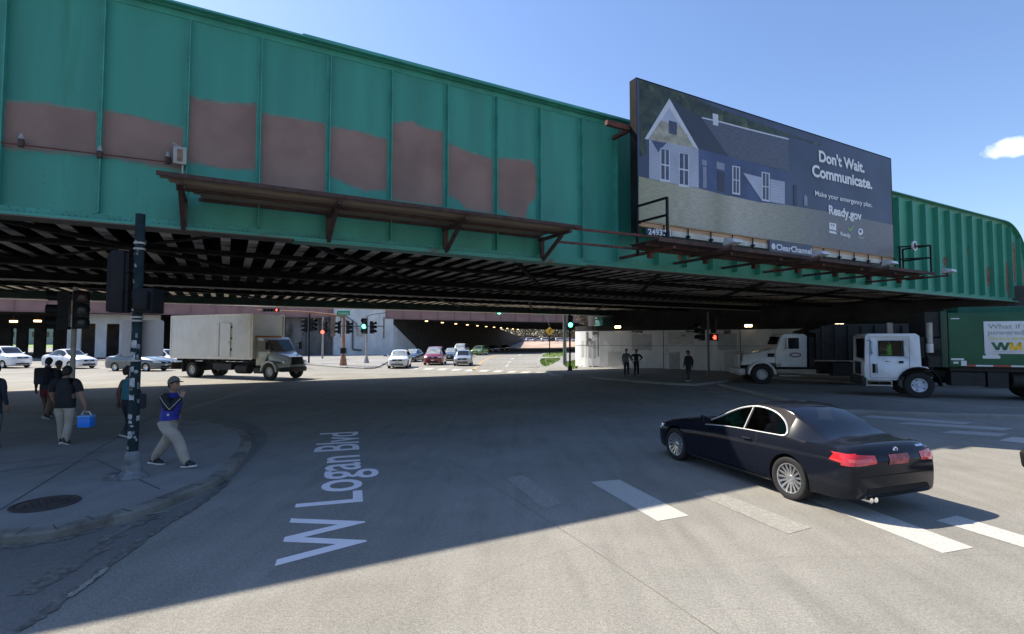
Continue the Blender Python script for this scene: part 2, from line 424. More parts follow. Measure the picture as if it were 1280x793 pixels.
bar(mk, [(262,505),(262,502),(320,484),(328,483)], .004, 1)
bar(mk, [(100,530),(109,526),(159,521),(176,524)], .004, 2)
# far crosswalk: row of short bars in the sun
for i in range(11):
    x = 517 + i*17.3; y = 461.0 + i*.62
    bar(mk, [(x-6,y+.8),(x+4,y+.8),(x+9,y-1.3),(x-1,y-1.3)], .004, 0)
# lane dashes going away, yellow edge line
for (a,b) in [((631,458.5),(634.5,456)),((634,453.5),(637.5,452)),((638,449.5),(641,448)),((647,444.5),(650,443.2))]:
    bar(mk, [a,(a[0]+2.2,a[1]),(b[0]+2,b[1]),b], .004, 0)
structure(mk.build('road_marking', [M_PAINT, M_PAINTW, M_PAINTD, M_PAINTS]))
ym = MB(); yp = smooth_path([G(x,y) for x,y in [(592,463.2),(597,457),(604,451.5),(612,447.5),(622,444.3),(634,442.3)]], 5)
for a, b in zip(yp, yp[1:]): line(ym, a, b, .3, .004)
structure(ym.build('yellow_road_marking', M_YELLOW))
# line of old lane seams across the foreground
sm = MB(); sp = [G(x,y) for x,y in [(560,575),(640,622),(672,643),(760,700),(850,760),(930,815)]]
for a, b in zip(sp, sp[1:]): line(sm, a, b, .010, .003)
SEAM = mat('tar_seam', (.17,.155,.13), .9, var=.2)
structure(sm.build('road_seam', SEAM))
# street name from the map overlay, added as flat lettering along the carriageway
tb = G(457,695); te = G(447,540); d = (te - tb).normalized()
to = text_mesh('overlay_street_name', 'W Logan Blvd', 1.30, M_LETTER, None, (tb.x,tb.y,.005), (0,0,math.atan2(d.y,d.x)), extrude=.001, bold=.012)
bb = [v.co for v in to.data.vertices]; x0 = min(v.x for v in bb); x1 = max(v.x for v in bb); L_ = (te-tb).length
for v in to.data.vertices: v.co.x = (v.co.x - x0) * L_ / (x1 - x0)
caph = max(v.co.y for v in to.data.vertices); 
for v in to.data.vertices: v.co.y *= .93 / caph
structure(to)

# traffic island on the right with its kerb, pavement by the abutment, far corners
med = smooth_path([G(x,y,.12) for x,y in [(893,478.5),(935,480.5),(1000,487.5),(1060,494.5),(1120,500),(1175,504.5),(1280,510),(1500,520)]], 3)
med2 = smooth_path([G(x,y,.12) for x,y in [(1500,530),(1280,519.5),(1159,516.5),(1090,513.5),(1040,511.5),(1010,505),(960,494),(915,484)]], 3)
ISL = asphalt('island_concrete', (.16,.152,.14), (.22,.21,.19), crack=.3)
slab('traffic_island_path', [p for p in med]+[p for p in med2], ISL, .12, M_CONC, .2)
sw = [G(x,y,.12) for x,y in [(674,458),(679,462),(690,467.5),(703,470),(730,470),(780,474.5),(830,478.5),(870,480),(900,477)]]
sw += [Vector((15.5,34,0)), Vector((20,28,0)), Vector((24.5,25.5,0)), Vector((40,24,0)), Vector((40,30,0)), Vector((20,38.5,0)), Vector((17,40,0)), Vector((12,44,0)), Vector((7,52,0)), Vector((8.2,62,0)), Vector((10,80,0)),Vector((16,104,0)),Vector((14,110,0))]
sw += [G(x,y,.12) for x,y in [(679,441),(674,444.8),(671,450),(672,455)]]
slab('sidewalk_right', sw, M_CONC, .12, M_CONC, .25)
GRASS = mat('grass_green', (.14,.23,.045), .9, var=.35, scale=2.5, c2=(.17,.24,.05), fine=.3)
for i, pts in enumerate([[(675,452),(677,456.5),(683,458.5),(691,455),(700,450),(700,448),(676,448.5)], [(677,446),(679,443),(690,440.5),(704,439),(704,445.5),(690,446.8)], [(706,458),(704,453),(722,450),(722,461),(712,461.5)]]):
    P = [G(x,y,.12) for x,y in pts]
    g = MB(); rnd = random.Random(i)
    xs_ = [p.x for p in P]; ys_ = [p.y for p in P]
    def inside(x, y):
        c = False; j = len(P)-1
        for k in range(len(P)):
            if (P[k].y > y) != (P[j].y > y) and x < (P[j].x-P[k].x)*(y-P[k].y)/(P[j].y-P[k].y)+P[k].x: c = not c
            j = k
        return c
    g.add([(p.x,p.y,.128) for p in P], [tuple(range(len(P)))])
    for k in range(2200):
        x = rnd.uniform(min(xs_),max(xs_)); y = rnd.uniform(min(ys_),max(ys_))
        if inside(x,y):
            h = rnd.uniform(.05,.13); a = rnd.uniform(0,6.28); dx, dy = .06*math.cos(a), .06*math.sin(a)
            g.add([(x-dx,y-dy,.12),(x+dx,y+dy,.12),(x+rnd.uniform(-.06,.06),y+rnd.uniform(-.06,.06),.12+h)], [(0,1,2)])
    o = g.build('grass', GRASS); o['kind'] = 'stuff'
# far left corner island with the orange mast arm pole
ci = [G(x,y,.12) for x,y in [(300,452),(340,452),(392,455.6),(425,458.3),(455,459.6),(468,459.3),(476,457),(484,452.5),(489,449)]]
ci += [Vector((-21.8,86,0)), Vector((-36,78.5,0)), Vector((-60,66,0))]
slab('far_sidewalk', ci, M_CONC, .12, M_CONC, .3)
fs = [W(-75,82), W(-30,82), W(-1,80), W(1,84), W(-2,90), W(-75,90)]
slab('far_left_sidewalk', fs, M_CONC, .12, M_CONC, .3)

# ================================================================== RAILWAY BRIDGE
br = root('railway_bridge', 'teal riveted plate girder railway bridge with mauve overpainted patches spanning the whole crossing', 'bridge', W(0,13), BROT)
ZB, ZT = 4.75, 9.52; B0, B1 = -24.0, 43.9
SPLIT = 11.6
# webs (local y = n - 13)
wb = MB(); wb.box(B0, SPLIT, -.012, .012, ZB+.05, ZT-.05)
girder = wb.build('plate_girder', TEAL, br)
# right hand span: rounded upper corner
def gcorner(r=3.4, k=12):
    pts = [(SPLIT, ZB+.05), (B1, ZB+.05), (B1, ZT-r)]
    for i in range(1, k): a = math.pi/2*i/k; pts.append((B1-r+r*math.cos(a), ZT-r+(r-.05)*math.sin(a)))
    pts += [(B1-r, ZT-.05), (SPLIT, ZT-.05)]
    return pts
wb = MB(); wb.prism(gcorner(), lambda u,v,s: (u, -.012+.024*s, v)); girder2 = wb.build('plate_girder', GREEN_R, br)
def flange(par, b0, b1, z, up, m_, w=.52, t=.045):
    f = MB(); f.box(b0, b1, -w/2, w/2, z-t/2, z+t/2)
    for sy in (-1, 1): f.box(b0, b1, sy*.015, sy*.13, z+(t/2 if up else -t/2-.02), z+(t/2+.02 if up else -t/2)); f.box(b0, b1, sy*.0125, sy*.030, z+(t/2+.02 if up else -t/2-.15), z+(t/2+.15 if up else -t/2-.02))
    return f.build('flange', m_, par)
flange(girder, B0, SPLIT, ZB, True, TEAL_E, .56); flange(girder, B0, SPLIT, ZT, False, TEAL_E, .56)
flange(girder2, SPLIT, B1, ZB, True, GREEN_R, .5)
f = MB(); pr = [(SPLIT,ZT),(B1-3.4,ZT)] + [(B1-3.4+3.4*math.sin(math.pi/2*i/12), ZT-3.4+3.4*math.cos(math.pi/2*i/12)) for i in range(1,13)] + [(B1, ZB)]
for (a,b),(c,d_) in zip(pr, pr[1:]): f.hexa([(a,-.25,b-.025),(c,-.25,d_-.025),(c,.25,d_-.025),(a,.25,b-.025),(a,-.25,b+.02),(c,-.25,d_+.02),(c,.25,d_+.02),(a,.25,b+.02)])
f.build('flange', GREEN_R, girder2)
# second cover plate steps on the bottom and top flange
f = MB(); f.box(1.3, 9.6, -.26, .26, ZB-.06, ZB-.0235); f.build('cover_plate', TEAL_E, girder); f = MB(); f.box(1.4, 12.0, -.27, .27, ZT+.024, ZT+.06); f.build('cover_plate', TEAL_E, girder)
f = MB(); f.box(B0, 1.29, -.275,.275, ZB-.045, ZB-.0235); f.build('flange_underside', MATS['dirty_flange'] if 'dirty_flange' in MATS else mat('dirty_flange',(.13,.115,.095),.8,var=.3,scale=2), br); f = MB(); f.box(9.61, B1, -.245,.245, ZB-.045, ZB-.0235); f.build('flange_underside', mat('dirty_flange',(.13,.115,.095),.8,var=.3,scale=2), br)
# stiffeners
stl = [-22.3+1.46*i for i in range(12)] + [-3.76,-2.29,-.83,.56,2.06,3.56,5.08,6.57,8.01,9.53,10.9]
stp = None
for b in stl:
    if stp is None:
        s_ = MB(); s_.box(-.010, .010, -.17, -.0125, ZB+.19, ZT-.2); s_.box(-.085, .010-.0205, -.028, -.0125, ZB+.19, ZT-.2)
        stp = s_.build('stiffener', TEAL_E, girder); stp.location = (b,0,0)
    else: inst(stp, 'stiffener', girder, (b,0,0))
s2 = None
b = 12.6
while b < 43.4:
    top = ZT-.2 if b < B1-3.4 else ZT-3.4+math.sqrt(max(.01,3.4**2-(b-B1+3.4)**2))-.2
    if b < B1-3.4 and s2: inst(s2, 'stiffener', girder2, (b,0,0))
    else:
        s_ = MB(); s_.box(-.014, .014, -.24, -.0125, ZB+.19, top); s_.box(.0145, .11, -.03, -.0125, ZB+.19, top)
        o = s_.build('stiffener', GREEN_R, girder2); o.location = (b,0,0)
        if not s2: s2 = o
    b += 1.30
# mauve cover-up paint: its own uneven shapes, panel by panel (traced on the web plane)
def webp(px, y): return onN(px, y, 12.985)
c3 = lambda pts: [(x/2.2857+200, y/2.2857+60) for x, y in pts]
MAUVE2 = mat('thin_cover_paint', (.125,.19,.155), .6, var=.15, scale=3, fine=.08)
pp = [[(-130,105),(-60,112),(2,127),(60,132),(121,141),(120,193),(60,188),(2,183),(-60,178),(-130,172)],
      [(126,139),(160,144),(232,163),(231,212),(180,203),(121,194)],
      c3([(74,133),(110,150),(190,160),(284,163),(281,347),(180,342),(120,328),(74,322)]),
      c3([(290,190),(380,203),(481,221),(478,412),(380,400),(288,388)]),
      c3([(487,228),(560,240),(660,268),(658,402),(590,405),(540,388),(486,362)]),
      c3([(664,220),(705,212),(725,214),(742,228),(816,246),(816,452),(663,430)]),
      c3([(821,274),(880,300),(954,321),(952,470),(880,460),(850,432),(820,415)]),
      c3([(960,317),(1060,324),(1074,345),(1078,420),(1052,448),(1045,487),(1000,477),(985,462),(960,456)])]
for poly in pp:
    q = [webp(*p) for p in poly]; rr = []
    for i in range(len(q)):          # roughen the brush edge
        a = Vector(q[i]); c = Vector(q[(i+1)%len(q)]); k = max(1, int((c-a).length/.12))
        for t in range(k): 
            v = a.lerp(c, t/k); rr.append((v.x, v.y + random.uniform(-.012,.012)))
    cz = sum(v for u,v in rr)/len(rr); cu = sum(u for u,v in rr)/len(rr)
    for grow, m_, yy in ((.055, MAUVE2, -.0128), (.0, MAUVE, -.0140)):
        mb = MB(); mb.prism([(u+(grow*.4 if u > cu else -grow*.4)*0, v+(grow if v > cz else -grow)+random.uniform(-.3,.3)*grow) for u,v in rr], lambda u,v,s: (u, yy-.001*s, v)); mb.build('paint_patch', m_, girder)
RP = mat('rust_bloom', (.20,.10,.065), .85, var=.35, scale=5)
rg = random.Random(21)
def rust_patch(b, z, w, h, par, m_=RP, y=-.0145):
    k = 12; pts = [(b+w*(.5+.25*rg.random())*math.cos(2*math.pi*i/k), z+h*(.5+.3*rg.random())*math.sin(2*math.pi*i/k)) for i in range(k)]
    mb = MB(); mb.prism(pts, lambda u,v,s: (u, y-.002*s, v)); mb.build('rust_patch', m_, par)
for b, z, w, h in [(42.0,7.2,.6,1.9),(41.1,6.0,.5,1.6),(38.4,6.1,.35,.9),(40.2,7.9,.3,.7),(36.0,7.4,.25,.5),(33.2,6.6,.3,.4),(29.9,7.6,.2,.8),(43.2,6.4,.4,1.4),(14.0,5.3,.5,.25),(19.2,5.2,.6,.2)]: rust_patch(b, z, w, h, girder2)
for b, z, w, h in [(3.2,4.86,.5,.05),(9.9,4.86,.7,.05),(-1.7,4.86,.4,.04)]: rust_patch(b, z, w, h, girder)
# rivet rows
rv = MB()
def rivet(b, z, r=.027, y=-.0125):
    vs = [(b+r*math.cos(t), y, z+r*math.sin(t)) for t in [math.pi/3*i for i in range(6)]] + [(b, y-.014, z)]
    rv.add(vs, [(i,(i+1)%6,6) for i in range(6)])
for i in range(11, len(stl)-1):
    a, c = stl[i], stl[i+1]
    for z in [ZB+.30+.13*k for k in range(6)]:
        rivet(a-.05, z, y=-.0285); 
        for off in (.40,.52): rivet(a+(c-a)*off+.0, z)
    for k in range(5): rivet(a+.16+.09*k, ZB+.10, .018, y=-.031); rivet(c-.2-.09*k, ZB+.10, .018, y=-.031)
    for z in [ZB+1.1+.2*k for k in range(16)]: rivet(a-.05, z, .014, y=-.0285)
for k in range(240): rivet(-7+.21*k if -7+.21*k<SPLIT else -7+.21*k, ZB+.16, .015, y=-.031)
rvo = rv.build('rivet', TEAL_E, br); rvo['kind'] = 'stuff'
# floor: deck slab, floor beams with light flanges, longitudinal girders
NF = 36.3 - 13
mb = MB(); mb.box(B0, B1-1.0, .30, NF-.1, 5.62, 5.9); mb.box(B0, B1-1, 3, NF-3, 5.9, 6.3); mb.build('deck', DARKST, br)
fb0 = None; b = -14.5
while b < 40.5:
    if fb0 is None:
        mb = MB(); mb.box(-.012,.012,.03,NF-.35,5.07,5.615,0); mb.box(-.115,.115,.29,NF-.35,5.04,5.068,1)
        fb0 = mb.build('floor_beam', [DARKST, STRIPM], br); fb0.location = (b,0,0)
    else: inst(fb0, 'floor_beam', br, (b,0,0))
    b += .655
def long_girder(n, zb, fw, fm, webm=DARKST, ztop=5.03):
    mb = MB(); y = n-13
    mb.box(B0, B1-1, y-.015, y+.015, zb+.03, ztop, 0); mb.box(B0, B1-1, y-fw/2, y+fw/2, zb-.02, zb+.028, 1)
    return mb.build('inner_girder', [webm, fm], br)
long_girder(17.3, 4.90, .30, DARKST)
long_girder(21.4, 4.78, .50, DARKST)
g3 = long_girder(25.9, 4.72, .34, DARKST)
mb = MB(); mb.box(B0,B1-1, 12.60,12.72, 4.64,4.69); mb.build('inner_girder_pipe', PIPE_L, br)
long_girder(30.6, 4.85, .34, DARKST)
mb = MB(); mb.box(B0, B1, NF-.015, NF+.015, 4.62, 9.2, 0); mb.box(B0, B1, NF-.28, NF+.28, 4.57, 4.617, 1); mb.box(B0, B1, NF-.28, NF+.28, 9.2, 9.25, 0)
mb.build('rear_girder', [DARKG, PIPE_L], br)
# X bracing between the girders, seen from below
mb = MB()
for k in range(-3, 7):
    b0 = k*6.2+1.0
    mb.beam((b0,.3,4.93),(b0+6.0,8.2,4.93),.14,.10); mb.beam((b0+6.0,.3,4.99),(b0,8.2,4.99),.14,.04)
mb.build('cross_brace', DARKST, br)
mb = MB()
for k in range(-3, 6):
    b0 = k*6.2+3.0
    mb.beam((b0,13.2,4.90),(b0+6.0,22.8,4.90),.14,.08); mb.beam((b0+6.0,13.2,4.96),(b0,22.8,4.96),.14,.03)
mb.build('cross_brace', DARKST, br)
# bearings standing on the abutment
BEARG = mat('green_bearing', (.05,.16,.13), .6, var=.3, scale=4, dirt=(.3,.3,.28), dirt_amt=.0)
bl = lambda b, n: (b, n-13)
def bearing(b, n, s=1.0):
    mb = MB(); x, y = bl(b, n)
    mb.box(x-.5*s, x+.5*s, y-.45*s, y+.45*s, 3.66, 3.76); mb.box(x-.32*s, x+.32*s, y-.35*s, y+.35*s, 3.76, 4.30)
    for k in (-1, 1): mb.box(x+k*.34*s, x+k*.40*s, y-.42*s, y+.42*s, 3.76, 4.2)
    mb.box(x-.45*s, x+.45*s, y-.4*s, y+.4*s, 4.30, 4.44); mb.build('bearing', BEARG, br, bevel=.02)
bearing(29.0, 36.2, 1.25);  bearing(41.5, 13.2, 1.0)

# conduit with lamp holders and a meter box on the left part of the girder
cd = root('conduit_run', 'rusty conduit with three lamp fittings running along the mauve band at left', 'conduit', W(-2.4,12.8), BROT)
q0 = onN(-10,182,12.85); q1 = onN(210,203,12.85)
mb = MB(); mb.cyl((q0[0]+2.4-3,0.04,q0[1]-.0),(q1[0]+2.4,0.04,q1[1]-.0), .014, n=6); mb.build('pipe', RUST_R, cd)
for (px,py) in [(27,176),(125,191),(210,198)]:
    b,z = onN(px,py,12.85); mb = MB(); mb.cyl((b+2.4,0.03,z-.12),(b+2.4,.03,z+.02),.05,.05,8,0); mb.cyl((b+2.4,.03,z+.02),(b+2.4,.03,z+.13),.055,.02,8,1); mb.beam((b+2.4,.03,z),(b+2.4,.19,z),.03,.03,0)
    mb.build('lamp_fitting', [RUST, PIPE_L], cd)
b,z = onN(225,197,12.75)
eb = root('meter_box', 'small grey electrical box fixed to a girder stiffener above the walkway', 'box', W(b,12.75,z-.2), BROT)
mb = MB(); mb.box(-.12,.12,-.05,.06,.05,.42); mb.build('housing', PIPE_L, eb, bevel=.015)
mb = MB(); mb.box(-.05,.05,-.056,-.051,.1,.36); mb.box(-.03,.03,.0,.24,.42,.50); mb.build('door', mat('rust_stain',(.22,.15,.10),.8,var=.3,scale=9), eb)
mb = MB(); mb.cyl((.05,0,-.25),(.05,0,.06),.018,n=6); mb.cyl((-.02,.0,.42),(-.14,.02,.50),.02,n=6); mb.cyl((0,.06,.25),(0,.24,.25),.03,n=6); mb.build('pipe', PIPE_L, eb)

# old empty billboard walkway
wk = root('plank_walkway', 'long empty rusty walkway of weathered planks bracketed off the left girder', 'walkway', W(0,12.95), BROT)
mb = MB()
for i in range(6):
    y = -1.62 + i*.262
    mb.box(-1.16 + .12*i, 8.3 - (0 if i<4 else .3), y, y+.240, 5.44+.004*i, 5.48+.004*i, 1 if i in (1,) else 0)
mb.build('planks', [WOOD, WOOD_L], wk)
mb = MB(); mb.box(-1.2, 8.35, -1.66,-1.625, 5.42, 5.50); mb.box(-.95, 8.3, -.85,-.81, 5.38,5.435); mb.box(-.6, 8.1, -.10,-.06, 5.38,5.45); mb.build('side_rail', RUST, wk)
for b in (-.85, 2.05, 5.0, 8.0):
    mb = MB(); mb.box(b-.05,b+.05,-1.6,-.03,5.30,5.375); mb.beam((b,-1.2,5.30),(b,-.22,4.74),.08,.08,0,(1,0,0)); mb.box(b-.06,b+.06,-.2,-.14,4.8,5.30)
    mb.build('bracket', RUST, wk)
pr_ = root('link_rails', 'two thin red rusted rails joining the empty walkway to the billboard', 'rails', W(8.4,12.4), BROT)
for (y,z) in ((-1.0,5.42),(-.1,5.22)):
    mb = MB(); mb.beam((-.2,y,z),(2.6,y-.3,z-.02),.05,.06); mb.build('rail', RUST_R, pr_)
# ================================================================== BILLBOARD
NB = 11.8
bbd = root('billboard', 'large billboard of a flooded white house with white lettering about an emergency plan', 'billboard', W(10.8,NB), BROT)
def bp_(px, py): 
    b, z = onN(px, py, NB); return (b-10.8, z)
BLUE = mat('poster_navy', (.042,.060,.115), .5, var=.3, scale=.35)
P_TREE = mat('poster_foliage', (.012,.020,.022), .5, c2=(.045,.065,.035), var=.2, scale=3.5, dirt=(.12,.17,.05), dirt_amt=.22, dscale=1.5, fine=.3)
P_ROOF = mat('poster_slate', (.075,.085,.125), .5, var=.25, scale=5, fine=.2, stretch=(1,1,5))
P_DROOF = mat('poster_dark_roof', (.028,.036,.062), .5, var=.1)
P_WALL = mat('poster_siding', (.36,.40,.52), .5, var=.12, scale=.9)
P_TRIM = mat('poster_trim', (.50,.54,.62), .5, var=.05)
P_CREAM = mat('poster_cream', (.32,.31,.25), .5, var=.3, scale=3)
P_BWALL = mat('poster_blue_wall', (.045,.070,.165), .5, var=.25, scale=.8)
P_WIN = mat('poster_window', (.045,.055,.10), .4, var=.3, scale=8)
P_LINE = mat('poster_line', (.20,.23,.31), .5)
P_TXT = mat('poster_text', (.72,.74,.78), .5, var=.02)
P_GRN = mat('poster_green', (.25,.50,.12), .5)
TAN = mat('tan_trim', (.50,.30,.16), .6, var=.2, scale=2, stretch=(.4,1,4))
TRIMW = mat('pale_trim', (.55,.52,.46), .6, var=.15)
# flood water: muddy near, greyer towards the right, made of horizontal ripple noise
def water_mat():
    m = bpy.data.materials.new('poster_water'); t, b = nt(m); n = t.nodes; L = t.links
    b.inputs['Roughness'].default_value = .5
    tc = n.new('ShaderNodeTexCoord'); mp = n.new('ShaderNodeMapping'); mp.inputs['Scale'].default_value = (1.2,1,9)
    L.new(tc.outputs['Object'], mp.inputs[0]); z = n.new('ShaderNodeTexNoise'); z.inputs['Scale'].default_value = 3; z.inputs['Detail'].default_value = 5; L.new(mp.outputs[0], z.inputs[0])
    sx = n.new('ShaderNodeSeparateXYZ'); L.new(tc.outputs['Object'], sx.inputs[0])
    cr = n.new('ShaderNodeValToRGB'); mr = n.new('ShaderNodeMapRange'); mr.inputs[1].default_value = 0; mr.inputs[2].default_value = 14.7; L.new(sx.outputs[0], mr.inputs[0]); L.new(mr.outputs[0], cr.inputs[0])
    e = cr.color_ramp.elements; e[0].color = (.27,.27,.17,1); e[0].position = 0; e[1].color = (.17,.165,.17,1); e[1].position = 1
    for p, c in ((.18,(.36,.35,.29)),(.24,(.25,.25,.19)),(.30,(.38,.37,.32)),(.5,(.24,.24,.20)),(.66,(.16,.165,.175)),(.8,(.145,.15,.175))):
        k = e.new(p); k.color = (*c,1)
    mr2 = n.new('ShaderNodeMapRange'); mr2.inputs[1].default_value = .3; mr2.inputs[2].default_value = .7; mr2.inputs[3].default_value = .78; mr2.inputs[4].default_value = 1.2; L.new(z.outputs[0], mr2.inputs[0])
    v = n.new('ShaderNodeVectorMath'); v.operation = 'SCALE'; L.new(cr.outputs[0], v.inputs[0]); L.new(mr2.outputs[0], v.inputs['Scale']); L.new(v.outputs[0], b.inputs['Base Color'])
    return m
P_WATER = water_mat()
BW, BZ0, BZ1 = 14.7, 6.03, 10.40
mb = MB(); mb.box(0, BW, 0, .28, BZ0, BZ1, 0); mb.box(-.02,0,-.01,.3,BZ0-.35,BZ1+.02,1); mb.box(BW,BW+.02,-.01,.3,BZ0-.3,BZ1+.02,1); mb.box(-.02,BW+.02,-.01,.3,BZ1,BZ1+.03,1)
mb.build('panel', [BLUE, DARKST], bbd)
mats_ = [P_WATER,P_TREE,P_ROOF,P_DROOF,P_WALL,P_TRIM,P_CREAM,P_BWALL,P_WIN,P_LINE,P_TXT,P_GRN]
WA,TR_,RO,DR,WL,TM,CRM,BWL,WN,LN,TX,GR_ = range(12)
pm = MB(); lay = [0]
def zp(x, y, s=2.8325, ox=780, oy=90): return bp_(ox+x/s, oy+y/s)
def poly(pts, mi, z7=True, layer=None):
    q = [zp(*p) if z7 else p for p in pts]
    if layer is None: lay[0] += 1; k = lay[0]
    else: k = layer
    yy = -.003 - .0006*k
    q = [(min(max(u, .0), BW), min(max(v, BZ0), BZ1)) for u, v in q]
    pm.add([(u, yy, v) for u, v in q], [tuple(range(len(q)))], mi)
rr = random.Random(3)
edge = [(54,28),(150,58),(240,90),(330,128),(420,160),(560,212),(700,258)]
low = [(690,262),(600,232),(560,225),(500,232),(440,205),(390,190),(340,180),(280,160),(230,175),(200,150),(160,100),(120,150),(95,215),(75,250),(80,290),(55,300)]
poly(edge+low, TR_)
poly([(52,370),(130,388),(262,412),(400,445),(480,462),(575,472),(700,492),(820,515),(965,545),(975,690),(960,664),(600,612),(300,570),(50,535)], WA)
poly([(160,95),(275,165),(300,190),(372,302),(372,440),(262,412),(262,272)], DR)
poly([(262,272),(372,302),(575,352),(572,471),(480,462),(400,445),(262,412)], BWL)
poly([(275,163),(345,180),(440,205),(580,240),(584,352),(480,328),(372,302),(310,215)], RO)
poly([(275,160),(345,176),(440,201),(582,236),(582,241),(440,206),(345,181),(276,165)], TM)
poly([(313,147),(333,152),(333,192),(315,188)], TM)
poly([(88,236),(175,252),(263,275),(264,412),(180,397),(88,378)], WL)
poly([(160,95),(72,238),(85,240),(160,128),(248,270),(264,275)], TM)
poly([(160,128),(92,232),(90,240),(255,272),(248,268)], CRM)
poly([(160,130),(130,172),(197,190)], WL)
poly([(158,172),(187,180),(187,225),(158,218)], WN)
poly([(186,205),(225,222),(222,250),(186,238)], CRM)
poly([(95,242),(150,252),(120,285)], BWL)
for i in range(17):     # clapboard lines
    y = 262+i*8.2
    poly([(89,y-18+0),(263,y+16),(263,y+17.2),(89,y-16.8)], LN, layer=14)
for (x0,y0,x1,y1) in [(131,273,158,384),(196,288,226,402)]:
    poly([(x0-3,y0-3),(x1+3,y0+4),(x1+3,y1+5),(x0-3,y1-1)], TM, layer=16)
    poly([(x0,y0),(x1,y0+5),(x1,y1),(x0,y1-5)], WN, layer=17)
    xm = (x0+x1)/2; poly([(xm-2,y0+4),(xm+3,y0+6),(xm+3,y1-2),(xm-2,y1-4)], WL, layer=18)
    ym_ = (y0+y1)/2; poly([(x0,ym_-3),(x1,ym_+2),(x1,ym_+7),(x0,ym_+2)], TM, layer=19)
    poly([(x0-5,y1-2),(x1+4,y1+3),(x1+4,y1+9),(x0-5,y1+4)], TM, layer=20)
for (x0,y0,x1,y1) in [(384,333,408,432),(488,355,513,456)]:
    poly([(x0-2,y0-1),(x1+2,y0+4),(x1+2,y1+5),(x0-2,y1)], TM, layer=16)
    poly([(x0+2,y0+3),(x1-2,y0+7),(x1-2,y1-2),(x0+2,y1-5)], WN, layer=17)
    xm = (x0+x1)/2; poly([(xm-1,y0+4),(xm+1.5,y0+6),(xm+1.5,y1-2),(xm-1,y1-4)], TM, layer=18)
    ym_ = (y0+y1)/2; poly([(x0,ym_-2),(x1,ym_+2),(x1,ym_+5),(x0,ym_+1)], TM, layer=19)
poly([(274,310),(292,315),(292,334),(274,330)], LN, layer=15); poly([(278,336),(291,338),(292,413),(278,411)], LN, layer=15)
poly([(327,318),(355,325),(355,350),(327,343)], LN, layer=15); poly([(330,352),(355,356),(356,426),(330,422)], P_CREAM and DR, layer=15)
lay[0] = 20
poly([(420,358),(487,375),(487,450),(484,452)], WL)
poly([(516,380),(568,390),(568,470),(516,461)], WL)
for i in range(8):
    y = 388+i*10; poly([(517,y),(567,y+8),(567,y+9),(517,y+1)], LN, layer=24)
poly([(600,400),(612,402),(612,474),(600,472)], P_DROOF and DR, layer=21)
poly([(636,440),(643,436),(648,446),(648,475),(636,474)], LN, layer=21)
# small logos
zb = lambda x,y: zp(x,y,4.667,960,160)
def polyb(pts, mi, layer): poly([zb(*p) for p in pts], mi, False, layer)
polyb([(355,553),(395,560),(395,600),(355,592)], TX, 24); polyb([(362,562),(388,567),(375,590)], BWL, 25); polyb([(355,600),(396,608),(396,621),(355,612)], TX, 24); polyb([(367,575),(372,565),(385,582),(380,590)], TX, 26)
polyb([(462,588),(470,586),(476,596),(493,573),(499,575),(477,606)], GR_, 24)
cxy = (537,607)
polyb([(cxy[0]+15*math.cos(t), cxy[1]+20*math.sin(t)) for t in [math.pi/8*i for i in range(16)]], TX, 24)
polyb([(530,598),(540,594),(545,604),(538,615),(530,610)], BWL, 25)
pm.build('poster', mats_, bbd, angle=20)
def fit_text(s, L0, R0, T0, conv, name='lettering', m_=None, par=None, y=-.0215, bold=.0, plane=None):
    a, c, t_ = conv(*L0), conv(*R0), conv(*T0)
    o = text_mesh(name, s, 1, m_ or P_TXT, par, (0,0,0), (math.pi/2,0,0), extrude=.002, bold=bold)
    vs = o.data.vertices; x0 = min(v.co.x for v in vs); x1 = max(v.co.x for v in vs); hh = .70
    w_ = c[0]-a[0]; h_ = t_[1]-a[1]
    for v in vs: 
        u = (v.co.x-x0)/(x1-x0); v.co.x = u*w_; v.co.y = v.co.y/hh*h_
    o.location = (a[0], y, a[1]); o.rotation_euler = (math.pi/2, -math.atan2(c[1]-a[1], w_)*1.0, 0)
    return o
fit_text("Don't Wait.", (295,195),(560,262),(295,133), zb, par=bbd, bold=.034)
fit_text("Communicate.", (255,280),(605,358),(258,216), zb, par=bbd, bold=.034)
fit_text("Make your emergency plan.", (272,395),(605,465),(272,366), zb, par=bbd, bold=.012)
fit_text("Ready.gov", (352,502),(543,540),(352,452), zb, par=bbd, bold=.034)
fit_text("Ready", (420,628),(478,641),(420,606), zb, par=bbd, bold=.02)
fit_text("Ad", (524,642),(552,648),(524,634), zb, par=bbd)
# bottom trim, number plate, operator plate
mb = MB(); mb.box(.0,BW,.01,.2,5.86,BZ0-.003,0); mb.box(.7,BW,.0,.21,5.68,5.857,1)
for i in range(4): mb.box(.02,.10,-.02,.009,5.62+.1*i,5.66+.1*i,2)
tr = mb.build('trim', [TAN, TRIMW, RUST_R], bbd)
mb = MB(); mb.beam((0,-.03,5.98),(BW,-.03,5.98),.012,.012); mb.build('cable', DARKST, bbd)
PLATE = mat('navy_plate', (.012,.03,.09), .4)
z3 = lambda x,y: zp(x,y,6.61,780,240)
a = z3(168,302); c = z3(376,375)
mb = MB(); mb.box(a[0], c[0], -.09,-.06, c[1]+.0, a[1]); mb.build('number_plate', PLATE, bbd)
o = fit_text("24937-1", (182,356),(370,372),(182,310), z3, par=bbd, y=-.095, bold=.02)
z4 = lambda x,y: zp(x,y,5.333,940,280)
a = z4(100,132); c = z4(388,200)
